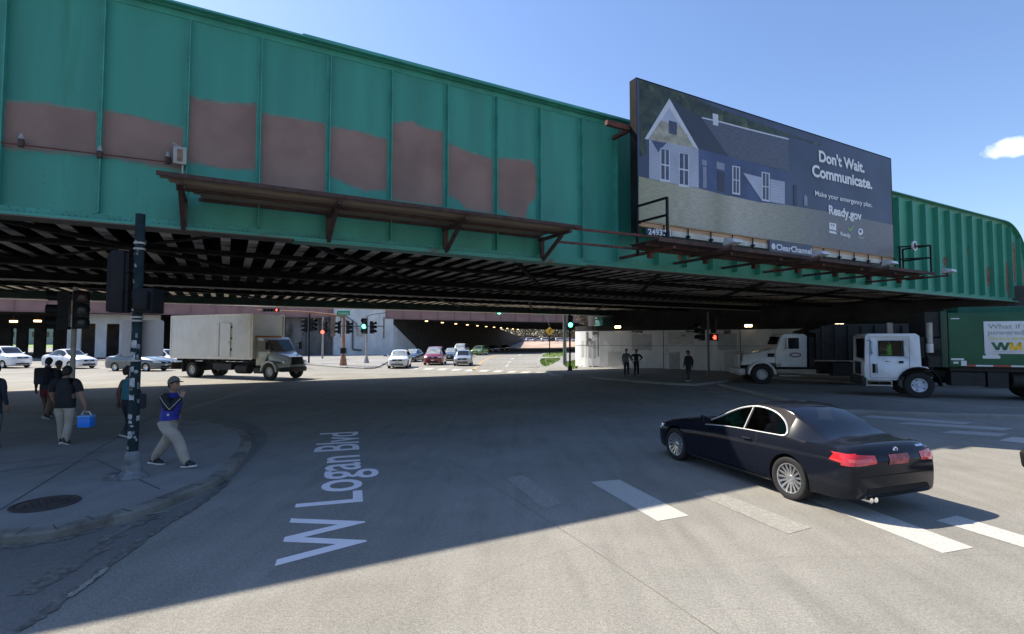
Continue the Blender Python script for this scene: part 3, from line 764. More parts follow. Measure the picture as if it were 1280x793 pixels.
mb = MB(); mb.box(a[0], c[0], -.10,-.07, z4(240,186)[1]-.12, z4(240,150)[1]+.12); mb.lathe([(.0,-.115),(.11,-.115),(.11,-.10)], (a[0]+.2,0,(z4(240,170)[1])), 'y', 16, 1); mb.build('operator_plate', [mat('grey_plate',(.06,.08,.13),.5), P_TXT], bbd)
cy_ = z4(240,170)[1]
o = text_mesh('lettering', 'ClearChannel', .30, P_TXT, bbd, (a[0]+.36,-.105,cy_-.10), (math.pi/2,0,0), extrude=.002, bold=.008)
xx = [v.co.x for v in o.data.vertices]; k = (c[0]-a[0]-.45)/(max(xx)-min(xx))
for v in o.data.vertices: v.co.x *= k
# service walkway under the board
mb = MB()
for i in range(5): mb.box(-.35, 15.3, -1.20+.24*i, -1.20+.24*i+.215, 5.22, 5.25)
mb.build('walkway_planks', mat('dark_plank',(.05,.036,.032),.85,var=.35,scale=4,stretch=(.3,8,1)), bbd)
mb = MB(); mb.box(-.4,15.35,-1.25,-1.205,5.15,5.27); mb.box(-.3,15.3,-.1,-.05,5.10,5.215); mb.box(-.3,15.3,-.68,-.63,5.12,5.215)
mb.build('walkway_rail', RUST, bbd)
for i in range(7):
    x = .3+2.4*i
    mb = MB(); mb.box(x-.05,x+.05,-1.15,1.15,5.02,5.10); mb.box(x-.07,x+.07,-.25,-.1,4.88,5.02)
    mb.build('bracket', RUST if i%3 else RUST_R, bbd)
for i in range(14): 
    x = 1.0+1.05*i; mb = MB(); mb.cyl((x,-.05,5.25),(x,-.05,5.98),.022,n=6); mb.box(x-.05,x+.05,-.1,0,5.68,5.74); mb.build('hanger', DARKST, bbd)
# end railings
def rail(pts, r=.03):
    mb = MB()
    for a_, b_ in pts: mb.beam(a_, b_, r*2, r*2)
    return mb.build('railing', BLACK, bbd)
rail([((.03,-1.15,5.2),(.03,-1.15,6.46)),((.03,-1.15,6.44),(-.05,.0,6.44)),((.03,-1.15,5.95),(-.05,.0,5.95)),((-.05,-.02,4.95),(-.05,-.02,6.5))])
rail([((15.2,-1.15,5.2),(15.2,-1.15,6.44)),((15.2,-1.15,6.42),(14.4,-.3,6.42)),((15.2,-1.15,5.9),(14.5,-.3,5.9)),((14.55,-.3,5.2),(14.55,-.3,6.44)),((15.2,-1.15,6.42),(15.25,-.1,6.42)),((15.2,-1.15,5.9),(15.25,-.1,5.9)),((15.25,-.1,5.2),(15.25,-.1,6.44))])
# flood lamps on arms
WHL = mat('lamp_housing', (.50,.52,.54), .4, metal=.3, var=.1)
lmp = None
for x in (2.0, 6.3, 10.6, 15.2):
    mb = MB(); mb.beam((0,-.2,5.06),(0,-1.75,5.08),.07,.07); mb.beam((.0,-1.7,5.08),(.0,-1.7,5.24),.05,.05)
    if lmp is None:
        lmp = mb.build('lamp_arm', RUST, bbd); lmp.location = (x,0,0)
        mb = MB(); mb.hexa([(-.22,-1.95,5.22),(.22,-1.95,5.22),(.20,-1.55,5.15),(-.20,-1.55,5.15),(-.22,-1.92,5.32),(.22,-1.92,5.32),(.16,-1.58,5.40),(-.16,-1.58,5.40)])
        mb.build('lamp_head', WHL, lmp, bevel=.02)
    else: inst(lmp, 'lamp_arm', bbd, (x,0,0))
wheel_ = MB(); wheel_.lathe([(.0,-.03),(.10,-.03),(.10,.0),(.0,.0)], (14.75,-.75,6.42), 'y', 16, 1); wheel_.lathe([(.14,-.04),(.21,-.04),(.21,.02),(.14,.02)], (14.75,-.75,6.42), 'y', 16, 0, True)
wheel_.build('winch_wheel', [WHL, RUST_R], bbd)
# red stubs joining board to the girder at upper left
for bx in ((-.9,.3,.3,.42,8.9,9.05),(-.02,.1,.42,1.15,8.9,9.0),(7,7.15,.3,1.15,8.9,9.0),(14.2,14.35,.3,1.15,8.9,9.0),(7,7.15,.3,1.15,6.2,6.3)):
    mb = MB(); mb.box(*bx); mb.build('support_strut', RUST_R, bbd)

# ================================================================== ABUTMENTS AND UNDERPASS BEYOND
def wall_run(mb, pts, z0, z1, t, mi=0, side=1):
    """upright wall along a ground polyline, thickness t to one side"""
    n = len(pts); off = []
    for i in range(n):
        d = (pts[min(i+1,n-1)]-pts[max(i-1,0)]).normalized(); off.append(Vector((-d.y,d.x,0))*t*side)
    for i in range(n-1):
        a, b = pts[i], pts[i+1]; a2, b2 = a+off[i], b+off[i+1]
        za = z1(i) if callable(z1) else z1; zb_ = z1(i+1) if callable(z1) else z1
        mb.hexa([(a.x,a.y,z0),(b.x,b.y,z0),(b2.x,b2.y,z0),(a2.x,a2.y,z0),(a.x,a.y,za),(b.x,b.y,zb_),(b2.x,b2.y,zb_),(a2.x,a2.y,za)], mi)
# right abutment of the railway bridge: whitewashed wall with a rounded nose
wa = [(6.6,50.0),(5.9,48.2),(5.75,47.0),(6.1,45.9),(6.9,44.9),(9.5,43.35),(14.0,40.7),(17.5,38.3),(22.5,33.6),(29,29.5),(40,27.0),(60,26)]
wa = [Vector((x,y,0)) for x,y in wa]
wa = wa[:1] + smooth_path(wa[1:6], 4) + wa[6:]
ab = root('abutment_wall', 'whitewashed concrete wall under the right end of the railway bridge with dark coping', 'wall', wa[8], 0)
off = ab.location.copy()
mb = MB(); wall_run(mb, [p-off for p in wa], 0, 3.22, 1.2, 0, 1); mb.build('wall', CONCW, ab)
mb = MB(); wall_run(mb, [p-off for p in wa], 3.222, 3.66, 1.2, 0, 1)
mb.build('coping', mat('sooty_concrete', (.15,.135,.125), .9, var=.4, scale=1.5, dirt=(.05,.045,.043), dirt_amt=.3), ab)
bk = [p-off for p in wa[9:]]
dn = [Vector((.45,1,0))*2.2]*len(bk)
wall_run(mb, [p+Vector((.9,1.9,0)) for p in bk], 3.3, 5.7, .5, 0, 1); mb.build('back_wall', CONCDK, ab)
mb = MB(); mb.add([(*(p+Vector((0,0,0)))[:2],3.66) for p in bk]+[(p.x+.9,p.y+1.9,3.66) for p in reversed(bk)], [tuple(range(2*len(bk)))]); mb.build('ledge', CONCDK, ab)
jn = MB()
wj = [p-off-Vector((.012,.016,0)) for p in wa]
wall_run(jn, wj[3:], 1.98, 2.01, .008); jn.build('joint_line', mat('wall_joint_dark',(.13,.125,.12),.9), ab)  # dark horizontal joint in the wall face
def wall_hit(px, py, push=.0):
    r = ray(px,py); best = None
    for a, b in zip(wa[:-1], wa[1:]):
        d = b-a; det = r.x*(-d.y)+r.y*d.x
        if abs(det) < 1e-9: continue
        t = (a.x*(-d.y)+a.y*d.x)/det; s = (r.x*a.y-r.y*a.x)/det
        if 0 <= s <= 1 and t > 0 and (best is None or t < best[0]): best = (t, d.normalized())
    t, d = best; n_ = Vector((d.y,-d.x,0)); n_ = n_ if n_.y < 0 else -n_
    return Vector((r.x*t, r.y*t, H+r.z*t)) - off + n_*push
rw_ = random.Random(8)
def wpatch(px0, px1, z0, z1, m_, push, name='repaint_patch'):
    k = 6; vs = []; P = [wall_hit(px0+(px1-px0)*i/k, 440, push) for i in range(k+1)]
    for z in (z0, z1):
        for i, p in enumerate(P): vs.append((p.x, p.y, max(.02,min(3.2,z+rw_.uniform(-.07,.07)))))
    mb = MB(); mb.add(vs, [(i,i+1,k+2+i,k+1+i) for i in range(k)]); mb.build(name, m_, ab)
PA = mat('repaint_grey_a', (.44,.44,.43), .85, var=.1, scale=1.5); PB = mat('repaint_grey_b', (.37,.37,.38), .85, var=.12, scale=1.5); PS = mat('wall_soot', (.13,.115,.10), .9, var=.4, scale=4)
for i,(a_,b_,z0,z1,m_) in enumerate([(727,745,.9,2.4,PB),(760,778,.3,1.5,PA),(790,815,1.6,2.9,PB),(835,868,2.1,3.05,PA),(836,850,.2,1.5,PB),(897,921,1.7,3.0,PB),(905,930,.2,1.6,PA)]):
    wpatch(a_, b_, z0, z1, m_, .004+.0015*i)
for px0,w_,z0,z1 in [(733,2.2,2.0,3.2),(747,1.5,1.0,3.2),(741,8,2.9,3.2),(829,.9,.05,3.2),(925,1.2,.05,3.2),(790,14,3.05,3.2),(858,20,3.0,3.2),(905,9,2.9,3.2),(735,5,2.35,2.55),(738,3,2.15,2.25),(845,4,2.6,2.68),(852,5,2.75,2.85),(727,60,.02,.16),(800,70,.02,.12)]:
    wpatch(px0, px0+w_, z0, z1, PS, .016, 'soot_stain')
pd = root('abutment_lamps', 'row of three lit wall lamps on the dark coping of the right abutment', 'lamps', wa[10], 0)
for (px,py) in [(773,409),(936,407.5),(1050,406.5)]:
    # hit the wall line in plan
    r = ray(px,py); best = None
    for a, b in zip(wa[:-1], wa[1:]):
        d = b-a; det = r.x*(-d.y)+r.y*d.x
        if abs(det) < 1e-9: continue
        t = (a.x*(-d.y)+a.y*d.x)/det; s = (r.x*a.y-r.y*a.x)/det
        if 0 <= s <= 1 and t > 0 and (best is None or t < best[0]): best = (t, a, d.normalized())
    t, a, d = best; p = Vector((r.x*t, r.y*t, H+r.z*t)) - pd.location; nrm = Vector((d.y,-d.x,0))
    if nrm.y > 0: nrm = -nrm
    mb = MB(); mb.beam(p-d*.28+nrm*.06, p+d*.28+nrm*.06, .14, .26, 0); ho = mb.build('lamp_housing', DARKST, pd, bevel=.01)
    mb = MB(); mb.beam(p-d*.24+nrm*.15, p-d*.02+nrm*.15, .05, .17, 0); mb.beam(p+d*.02+nrm*.15, p+d*.24+nrm*.15, .05, .17, 0); mb.build('lamp_lens', LAMPW, ho)

# second overpass: broad expressway deck with a pink brown edge girder
N2 = 86.0; ZB2, ZT2 = 6.05, 7.75
ov = root('expressway_overpass', 'second overpass beyond the first with a faded pink brown edge girder and lamps beneath', 'bridge', W(0,N2), BROT)
mb = MB(); mb.box(-110, 17.6, -.02,.02, ZB2,ZT2); mb.box(-110,17.6,-.3,.02,ZT2,ZT2+.12); mb.box(-110,17.6,-.25,.25,ZB2-.06,ZB2); 
for b in [-110+3.1*i for i in range(41)]: mb.box(b-.02,b+.02,-.14,-.0205,ZB2,ZT2)
mb.build('edge_girder', PINKG, ov)
mb = MB(); mb.box(22.6, 120, -.02,.02, ZB2,ZT2); mb.box(22.6,120,-.3,.02,ZT2,ZT2+.12); mb.box(22.6,120,-.25,.25,ZB2-.06,ZB2)
for b in [23+3.1*i for i in range(31)]: mb.box(b-.02,b+.02,-.14,-.0205,ZB2,ZT2)
mb.build('edge_girder', PINKG, ov)
mb = MB(); mb.box(-110,120,.3,62,6.55,7.6,0)
for i in range(22): mb.box(-110,120,2.8*i+.9,2.8*i+1.2,6.1,6.549,1)
mb.build('deck', [DARKST, CONCDK], ov)
CEIL = mat('tunnel_lamp', (.9,.75,.4), .4, emit=(1,.66,.28), estr=3.2)
for i in range(11):
    t = i/10; Y = 88+t*78; px = 533+(648-533)*(1-(88/Y))*2.12
    p = Vector(((min(px,660)-640)/650*Y, Y, 5.62 + .3*t)) - ov.location
    p.rotate(Matrix.Rotation(-BROT,3,'Z'))
    mb = MB(); mb.box(p.x-.2,p.x+.2,p.y-.15,p.y+.15,p.z,p.z+.12,0); mb.box(p.x-.03,p.x+.03,p.y-.03,p.y+.03,p.z+.141,6.1,1); mb.build('tunnel_lamp', [CEIL,POLEDK], ov)
for (px,py) in [(17,402),(47,401.5),(113,400)]:
    b,z = onN(px,py,89.5); mb = MB(); mb.box(b-.35,b+.35,3.3,3.7,z-.12,z+.12,0); mb.box(b-.03,b+.03,3.45,3.55,z+.121,6.1,1); mb.build('tunnel_lamp', [CEIL,POLEDK], ov)
# its left abutment block, with the tall pier in the sun gap and the long wall into the tunnel
ap = root('tunnel_abutment', 'pale blue-white concrete abutment with pipes where the road enters the tunnel', 'wall', Vector((-20.5,86.3,0)), 0)
o_ = ap.location
def bnv(b, n): return W(b,n) - o_
def bb_box(mb, b0, b1, n0, n1, z0, z1, mi=0):
    P = [bnv(b0,n0),bnv(b1,n0),bnv(b1,n1),bnv(b0,n1)]
    mb.hexa([(p.x,p.y,z0) for p in P]+[(p.x,p.y,z1) for p in P], mi)
bA = onN(491.5,440,85.3)[0]; bT0 = onN(417,440,85.3)[0]; bT1 = onN(481,440,85.3)[0]; bD = onN(318,440,85.3)[0]
mb = MB(); bb_box(mb, bT0, bT1, 85.3, 88, 0, 8.9); mb.build('pier', CONCW, ap)
mb = MB(); bb_box(mb, bT1, bA, 85.45, 88, 0, 6.0); mb.build('wall', CONCW, ap)
mb = MB(); bb_box(mb, bD, bT0-1.0, 87.0, 89, 0, 6.05); bb_box(mb, bT0-1.0, bT0, 86.2, 88, 0, 6.05); mb.build('stained_wall', CONCD, ap)
for k in range(4):
    mb = MB(); b = bD+1.2+k*3.1; bb_box(mb, b, b+.5, 86.6, 87, 0, 6.0); mb.build('column', CONCD, ap)
mb = MB(); 
for (x0,y0,x1,y1) in [(416,408,480,408),(441,400,441,437),(441,437,452,438)]:
    a=onN(x0,y0,85.1); c=onN(x1,y1,85.1); P=bnv(a[0],85.15); Q=bnv(c[0],85.15); mb.cyl((P.x,P.y,a[1]),(Q.x,Q.y,c[1]),.14 if x0!=416 else .06,n=8)
a=onN(428,392,85.1); c=onN(446,405,85.1); e=onN(446,412,85.1)
for dx in (0,-.9):
    P=[bnv(q[0]+dx,85.12) for q in (a,c,e)]; mb.tube([(P[0].x,P[0].y,a[1]),(P[1].x,P[1].y,c[1]),(P[2].x,P[2].y,e[1])],.07)
mb.build('pipe', mat('dull_pipe',(.10,.10,.11),.6), ap)
a=onN(447,411,85); c=onN(454,420,85); mb=MB(); bb_box(mb,a[0],c[0],84.9,85.28,c[1],a[1]); mb.build('cabinet', mat('beige_cabinet',(.42,.36,.29),.6), ap)
for (px,w_) in ((417,.25),(479,.2),(425,.12),(413,.5)):
    b=onN(px,430,85.2)[0]; mb = MB(); bb_box(mb,b,b+w_,85.24,85.29,2.5+random.random(),6.3); mb.build('rust_streak', mat('rust_streak_paint',(.20,.13,.09),.9,var=.4,scale=3), ap)
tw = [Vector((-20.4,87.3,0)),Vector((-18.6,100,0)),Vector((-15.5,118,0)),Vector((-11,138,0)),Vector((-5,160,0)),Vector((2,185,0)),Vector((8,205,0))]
mb = MB(); wall_run(mb, [p-o_ for p in tw], 0, lambda i: 6.5 if i<5 else (4.0 if i==5 else .4), 2.0, 0, 1); mb.build('tunnel_wall', CONCDK, ap)  # dark colour holds the tunnel shade beyond the pale wedge
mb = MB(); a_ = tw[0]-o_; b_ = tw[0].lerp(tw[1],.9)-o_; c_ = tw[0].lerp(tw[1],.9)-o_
mb.hexa([(a_.x,a_.y-.8,0),(a_.x+.25,a_.y-.8,0),(b_.x+.55,b_.y,0),(b_.x+.3,b_.y,0),(a_.x,a_.y-.8,5.5),(a_.x+.25,a_.y-.8,5.5),(b_.x+.55,b_.y,1.2),(b_.x+.3,b_.y,1.2)]); mb.build('pale_wall_wedge', CONCW, ap)  # pale wedge added to shape the diagonal between lit wall and shade
# far left part: pale building-like wall with two dark doorways, columns with daylight between them
lw = root('underpass_wall', 'pale grey underpass wall with two dark doorways at the left under the pink girder', 'wall', W(-30,89), BROT)
def lb(px, n=89.0): return onN(px,430,n)[0]+30
mb = MB()
x = [lb(p) for p in (84,101,119,133,149,200)]
mb.box(x[0]-.0,x[5],-.25,.3,4.7,6.0); mb.box(x[0],x[1],-.2,.3,0,4.698); mb.box(x[2],x[3],-.2,.3,0,4.698); mb.box(x[4],x[5],-.2,.3,0,4.698)
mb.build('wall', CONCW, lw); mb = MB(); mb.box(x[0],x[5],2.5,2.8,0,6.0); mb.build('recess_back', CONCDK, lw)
lc = root('column_row', 'dark row of concrete columns far left with bright gaps showing green beyond', 'columns', W(-40,104), BROT)
def cb(px, n=104.0): return onN(px,430,n)[0]+40
gaps = [(-40,-30),(-15,-6),(14.5,21),(34,43),(56.5,67)]
mb = MB(); e0 = cb(-120); zt = onN(30,411,104)[1]; zl = onN(30,430,104)[1]
for a,b in gaps: mb.box(e0, cb(a),-.4,.6,0,zt-.002); e0 = cb(b)
mb.box(e0, cb(260),-.4,.6,0,zt-.002); mb.build('columns', CONCDK, lc)
mb = MB(); mb.box(cb(-120),cb(260),-.5,.7,zt,6.1); mb.build('lintel', CONCDK, lc)

# grass bank far left, raised lot far right
g = MB(); P=[Vector((-330,180,0)),Vector((-90,180,0)),Vector((-110,330,0)),Vector((-420,330,0))]; g.add([(p.x,p.y,.03) for p in P],[(0,1,2,3)]); o=g.build('grass_field', mat('far_grass',(.13,.24,.03),.9,var=.3,scale=.2)); o['kind']='structure'
EARTH = mat('pale_earth', (.40,.29,.23), .95, var=.2, scale=.15, dirt=(.22,.17,.13), dirt_amt=.2, dscale=.1)
g = MB(); g.add([(-40,172,.02),(90,172,.02),(90,190,2.0),(-40,190,2.0),(120,300,2.2),(-60,300,2.2)],[(0,1,2,3),(3,2,4,5)]); o=g.build('hill_bank', EARTH); o['kind']='structure'
# ================================================================== VEHICLES
def interp(tab, x):
    """Catmull-Rom through rows (x descending)"""
    n = len(tab)
    for i in range(n-1):
        if tab[i][0] >= x >= tab[i+1][0]: break
    p1, p2 = tab[i], tab[i+1]; p0 = tab[max(0,i-1)]; p3 = tab[min(n-1,i+2)]
    h = p2[0]-p1[0]; u = (x-p1[0])/h
    out = []
    for k in range(1, len(p1)):
        m1 = (p2[k]-p0[k])/(p2[0]-p0[0])*h if p2[0]!=p0[0] else 0
        m2 = (p3[k]-p1[k])/(p3[0]-p1[0])*h
        d = p2[k]-p1[k]
        if i == 0: m1 = d
        if i == n-2: m2 = d
        lim = 3*abs(d)
        if d == 0: m1 = m2 = 0
        else:
            m1 = max(-lim, min(lim, m1)) if m1*d > 0 else 0
            m2 = max(-lim, min(lim, m2)) if m2*d > 0 else 0
        out.append((2*u**3-3*u*u+1)*p1[k]+(u**3-2*u*u+u)*m1+(-2*u**3+3*u*u)*p2[k]+(u**3-u*u)*m2)
    return out
BODY, ROOFC, SIDEG, WIND, REARG, WELL, PILB = range(7)
def ring(tab, x):
    zb, zbelt, ztop, w, wr, cr = interp(tab, x)
    Hh = zbelt - zb
    wb_ = w*.925
    zr = ztop-cr
    if zr < zbelt+.012: zr = zbelt+.012
    P = [(0,zb),(.80*w,zb),(.935*w,zb+.03*Hh),(.972*w,zb+.14*Hh),(.99*w,zb+.34*Hh),(1.0*w,zb+.55*Hh),(.995*w,zb+.70*Hh),(.988*w,zb+.80*Hh),(.955*w,zb+.92*Hh),(wb_,zbelt)]
    lr = lambda t: (wb_+(wr-wb_)*t, zbelt+(zr-zbelt)*t)
    P += [lr(.05), lr(.93), (wr,zr), (wr*.90, zr+(ztop-zr)*.42), (wr*.55, zr+(ztop-zr)*.85), (0,ztop)]
    return P
def make_hull(tab, win, wind, rear, pillars, arches, ra, wmax, step=.07, nose=True):
    """closed body of revolution-like rings with material classes; returns evaluated mesh data after cutting wheel arches"""
    xs_ = set(); x0, x1 = tab[0][0], tab[-1][0]
    n = int((x0-x1)/step)
    for i in range(n+1): xs_.add(round(x0+(x1-x0)*i/n, 4))
    marks = list(win)+list(wind)+list(rear)+[q for p in pillars for q in p]+[x0-.015,x0-.04,x1+.015,x1+.04]
    for q in marks: xs_ = {x for x in xs_ if abs(x-q) > .022 or x in (x0,x1)}; xs_.add(q)
    xl = sorted(xs_, reverse=True)
    mb = MB(); rings = []
    for x in xl:
        P = ring(tab, x)
        # crowned ends: middle of the nose and tail stands proud
        dn = max(0, 1-(x0-x)/.35) if nose else 0; dt = max(0, 1-(x-x1)/.35)
        half = []
        for (y,z) in P:
            w_ = max(.3, interp(tab,x)[3]); f = 1-(y/w_)**2
            half.append((x+.055*dn*f-.035*dt*f, y, z))
        full = half + [(a,-b,c) for a,b,c in half[-2:0:-1]]
        rings.append(full)
    k = len(rings[0]); nh = 16
    vs = [v for r_ in rings for v in r_]; fs = []; ms = []
    def cls(i, x):
        if i in (10,) and win[0] > x > win[1]:
            for a,b in pillars:
                if a > x > b: return PILB
            return SIDEG
        if i in (13,14) and wind[0] > x > wind[1]: return WIND
        if i in (13,14) and rear[0] > x > rear[1]: return REARG
        return BODY
    for j in range(len(rings)-1):
        xm = (xl[j]+xl[j+1])/2
        for i in range(k):
            hi = i if i < 15 else 29-i
            i2 = (i+1) % k
            fs.append((j*k+i, (j+1)*k+i, (j+1)*k+i2, j*k+i2)); ms.append(cls(hi, xm))
    for j, flip in ((0,False),(len(rings)-1,True)):
        for i in range(15):
            a, b = j*k+i, j*k+i+1
            c, d = j*k+((30-i-1)%30), j*k+((30-i)%30)
            q = [a,b,c,d]; q = list(dict.fromkeys(q))
            if len(q) >= 3: fs.append(tuple(q if not flip else q[::-1])); ms.append(BODY)
    me = bpy.data.meshes.new('hull'); me.from_pydata(vs, [], fs)
    dm = [mat('slot%d'%i,(.5,.5,.5)) for i in range(7)]
    for m_ in dm: me.materials.append(m_)
    for p, m_ in zip(me.polygons, ms): p.material_index = m_
    bm = bmesh.new(); bm.from_mesh(me); bmesh.ops.remove_doubles(bm, verts=bm.verts, dist=1e-5); bmesh.ops.recalc_face_normals(bm, faces=bm.faces); bm.to_mesh(me); bm.free()
    ob = bpy.data.objects.new('hull', me); col.objects.link(ob)
    cut = MB()
    for ax in arches:
        for s in (-1,1):
            cut.cyl((ax, s*(wmax-.30), ra[1]), (ax, s*(wmax+.2), ra[1]), ra[0], ra[0], 36, WELL)
    co = cut.build('cut', dm); 
    md = ob.modifiers.new('b','BOOLEAN'); md.operation='DIFFERENCE'; md.object = co; md.solver='EXACT'
    dg = bpy.context.evaluated_depsgraph_get(); dg.update()
    me2 = bpy.data.meshes.new_from_object(ob.evaluated_get(dg))
    bpy.data.objects.remove(ob); bpy.data.objects.remove(co)
    bm = bmesh.new(); bm.from_mesh(me2); bvh = BVHTree.FromBMesh(bm); bm.free()
    return me2, bvh
def sub_mesh(me, name, classes, mats, parent, cond=None, offs=0.0, angle=32):
    mb = MB(); vs = [v.co.copy() for v in me.vertices]; used = {}; V = []; 
    for p in me.polygons:
        if p.material_index in classes and (cond is None or cond(p.center)):
            f = []
            for i in p.vertices:
                if i not in used: used[i] = len(V); V.append(vs[i])
                f.append(used[i])
            mb.f.append(tuple(f)); mb.m.append(classes[p.material_index])
    if not mb.f: return None
    mb.v = [tuple(v) for v in V]
    me_ = bpy.data.meshes.new(name); me_.from_pydata(mb.v, [], mb.f)
    for m_ in mats: me_.materials.append(m_)
    for p, mi in zip(me_.polygons, mb.m): p.material_index = mi
    me_.polygons.foreach_set('use_smooth', [True]*len(me_.polygons)); me_.set_sharp_from_angle(angle=R(angle))
    o = bpy.data.objects.new(name, me_); col.objects.link(o); o.parent = parent; return o
def drape(bvh, quads, face, off=.005, nu=8, nv=5, mb=None, mi=0, mxl=.5):
    """patches laid on the body; quads are four 2D corners seen along an axis. face: 'L','R' (x,z) 'F','B' (y,z) 'T' (x,y)"""
    mb = mb or MB()
    D = {'L':(Vector((0,-1,0)),lambda a,b:Vector((a,3,b))),'R':(Vector((0,1,0)),lambda a,b:Vector((a,-3,b))),
         'F':(Vector((-1,0,0)),lambda a,b:Vector((5,a,b))),'B':(Vector((1,0,0)),lambda a,b:Vector((-5,a,b))),'T':(Vector((0,0,-1)),lambda a,b:Vector((a,b,4)))}
    d, fn = D[face]
    for q in quads:
        P = [Vector(p) for p in q]; vs = []; ok = []
        for j in range(nv+1):
            for i in range(nu+1):
                u, v = i/nu, j/nv
                p = (P[0]*(1-u)+P[1]*u)*(1-v)+(P[3]*(1-u)+P[2]*u)*v
                h = bvh.ray_cast(fn(p.x,p.y), d)
                if h[0] is None: vs.append(Vector((0,0,0))); ok.append(False)
                else:
                    nn = h[1] if h[1].dot(d) < 0 else -h[1]
                    vs.append(h[0]+nn*off); ok.append(True)
        fs = []
        for j in range(nv):
            for i in range(nu):
                f = (j*(nu+1)+i, j*(nu+1)+i+1, (j+1)*(nu+1)+i+1, (j+1)*(nu+1)+i)
                if all(ok[t] for t in f) and max((vs[f[0]]-vs[t]).length for t in f) < mxl: fs.append(f)
        mb.add(vs, fs, mi)
    return mb
def strip(bvh, pts, w, face, off=.004, mb=None, mi=0, k=4):
    mb = mb or MB()
    for a, b in zip(pts, pts[1:]):
        a = Vector(a); b = Vector(b); d = (b-a).normalized(); n = Vector((-d.y,d.x))*w/2
        drape(bvh, [[a-n,b-n,b+n,a+n]], face, off, k, 1, mb, mi)
    return mb
WCACHE = {}
def make_wheel(R_, rimr, wid, style, parent, loc, side, rimm=None):
    key = (R_, rimr, wid, style, (rimm or ALLOY).name)
    rimm = rimm or ALLOY
    if key in WCACHE:
        src = WCACHE[key]; w = bpy.data.objects.new('wheel', None); col.objects.link(w)
        for ch in src.children: c = ch.copy(); col.objects.link(c); c.parent = w
    else:
        w = bpy.data.objects.new('wheel', None); col.objects.link(w)
        h = wid/2; mb = MB(); n = 36 if style != 'low' else 20
        mb.lathe([(rimr*.99,-h*.8),(R_*.93,-h),(R_,-h*.75),(R_,h*.75),(R_*.985,h*.92),(R_*.93,h),(rimr*1.06,h*.93),(rimr*.99,h*.82)], axis='y', n=n)
        mb.build('tyre', RUBBER, w, angle=50)
        mb = MB()
        if style in ('truck','truckw'):
            mb.lathe([(rimr,h*.8),(rimr*.93,h*.86),(rimr*.90,h*.45),(rimr*.62,h*.15),(rimr*.55,h*.35),(rimr*.30,h*.38),(rimr*.28,h*.7),(rimr*.22,h*.85),(0.0,h*.86)], axis='y', n=28)
            for i in range(5 if style=='truckw' else 8):
                a = 2*math.pi*i/(5 if style=='truckw' else 8)
                mb.lathe([(0,h*.30),(rimr*.105,h*.31),(rimr*.105,h*.20)], (rimr*.76*math.cos(a),0.012,rimr*.76*math.sin(a)), 'y', 8, 1)
            for i in range(8): a = 2*math.pi*i/8; mb.lathe([(0,h*.52),(.018,h*.52),(.02,h*.36)], (rimr*.43*math.cos(a),0,rimr*.43*math.sin(a)), 'y', 6, 0)
            mb.build('rim', [rimm, BLACK], w)
        else:
            mb.lathe([(rimr,h*.84),(rimr*.985,h*.90),(rimr*.93,h*.86),(rimr*.90,h*.6),(rimr*.90,-h*.4),(rimr*.2,-h*.45)], axis='y', n=n)
            mb.lathe([(rimr*.24,h*.40),(rimr*.20,h*.62),(rimr*.10,h*.68),(0,h*.68)], axis='y', n=16)
            ns = {'multi':15,'five':5,'ten':10,'low':7}[style]
            for i in range(ns):
                a = 2*math.pi*i/ns; ww = (.030 if ns == 15 else .07 if ns == 5 else .045)*rimr/.22
                ca, sa = math.cos(a), math.sin(a); t = Vector((-sa,0,ca))*ww/2
                for (r0,y0,w0),(r1,y1,w1) in [((rimr*.16,h*.52,.9),(rimr*.55,h*.66,1.0)),((rimr*.55,h*.66,1.0),(rimr*.93,h*.80,1.15))]:
                    p = Vector((r0*ca,y0,r0*sa)); q = Vector((r1*ca,y1,r1*sa)); dp = Vector((0,.025,0))
                    mb.hexa([p-t*w0-dp,p+t*w0-dp,q+t*w1-dp,q-t*w1-dp,p-t*w0,p+t*w0,q+t*w1,q-t*w1])
            mb.lathe([(rimr*.88,-h*.02),(rimr*.05,-h*.02)], axis='y', n=n, mi=1)
            mb.build('rim', [rimm, DARKP], w)
        WCACHE[key] = w
    w.parent = parent; w.location = loc
    if side < 0: w.rotation_euler = (0,0,math.pi)
    return w

def coupe_tab():
    return [ (2.29,.30,.50,.54,.52,.42,.02),(2.26,.24,.56,.60,.62,.50,.02),(2.18,.20,.62,.665,.74,.56,.03),(2.02,.18,.665,.735,.82,.60,.03),(1.70,.17,.71,.80,.865,.64,.035),(1.30,.17,.755,.86,.885,.66,.04),
      (.95,.17,.80,.91,.89,.68,.045),(.70,.17,.825,.95,.89,.69,.045),(.45,.17,.845,1.08,.89,.645,.05),(.15,.17,.865,1.23,.89,.59,.05),(-.12,.17,.875,1.325,.89,.565,.05),(-.45,.17,.885,1.372,.89,.555,.05),(-.80,.17,.895,1.37,.89,.555,.05),(-1.05,.17,.905,1.325,.89,.56,.05),
      (-1.35,.18,.915,1.20,.89,.585,.045),(-1.62,.19,.92,1.06,.885,.63,.04),(-1.80,.20,.922,.995,.88,.67,.03),(-2.05,.21,.915,.975,.86,.68,.03),(-2.18,.23,.89,.955,.83,.67,.03),(-2.27,.27,.80,.86,.79,.64,.03),(-2.31,.32,.70,.76,.72,.60,.03)]
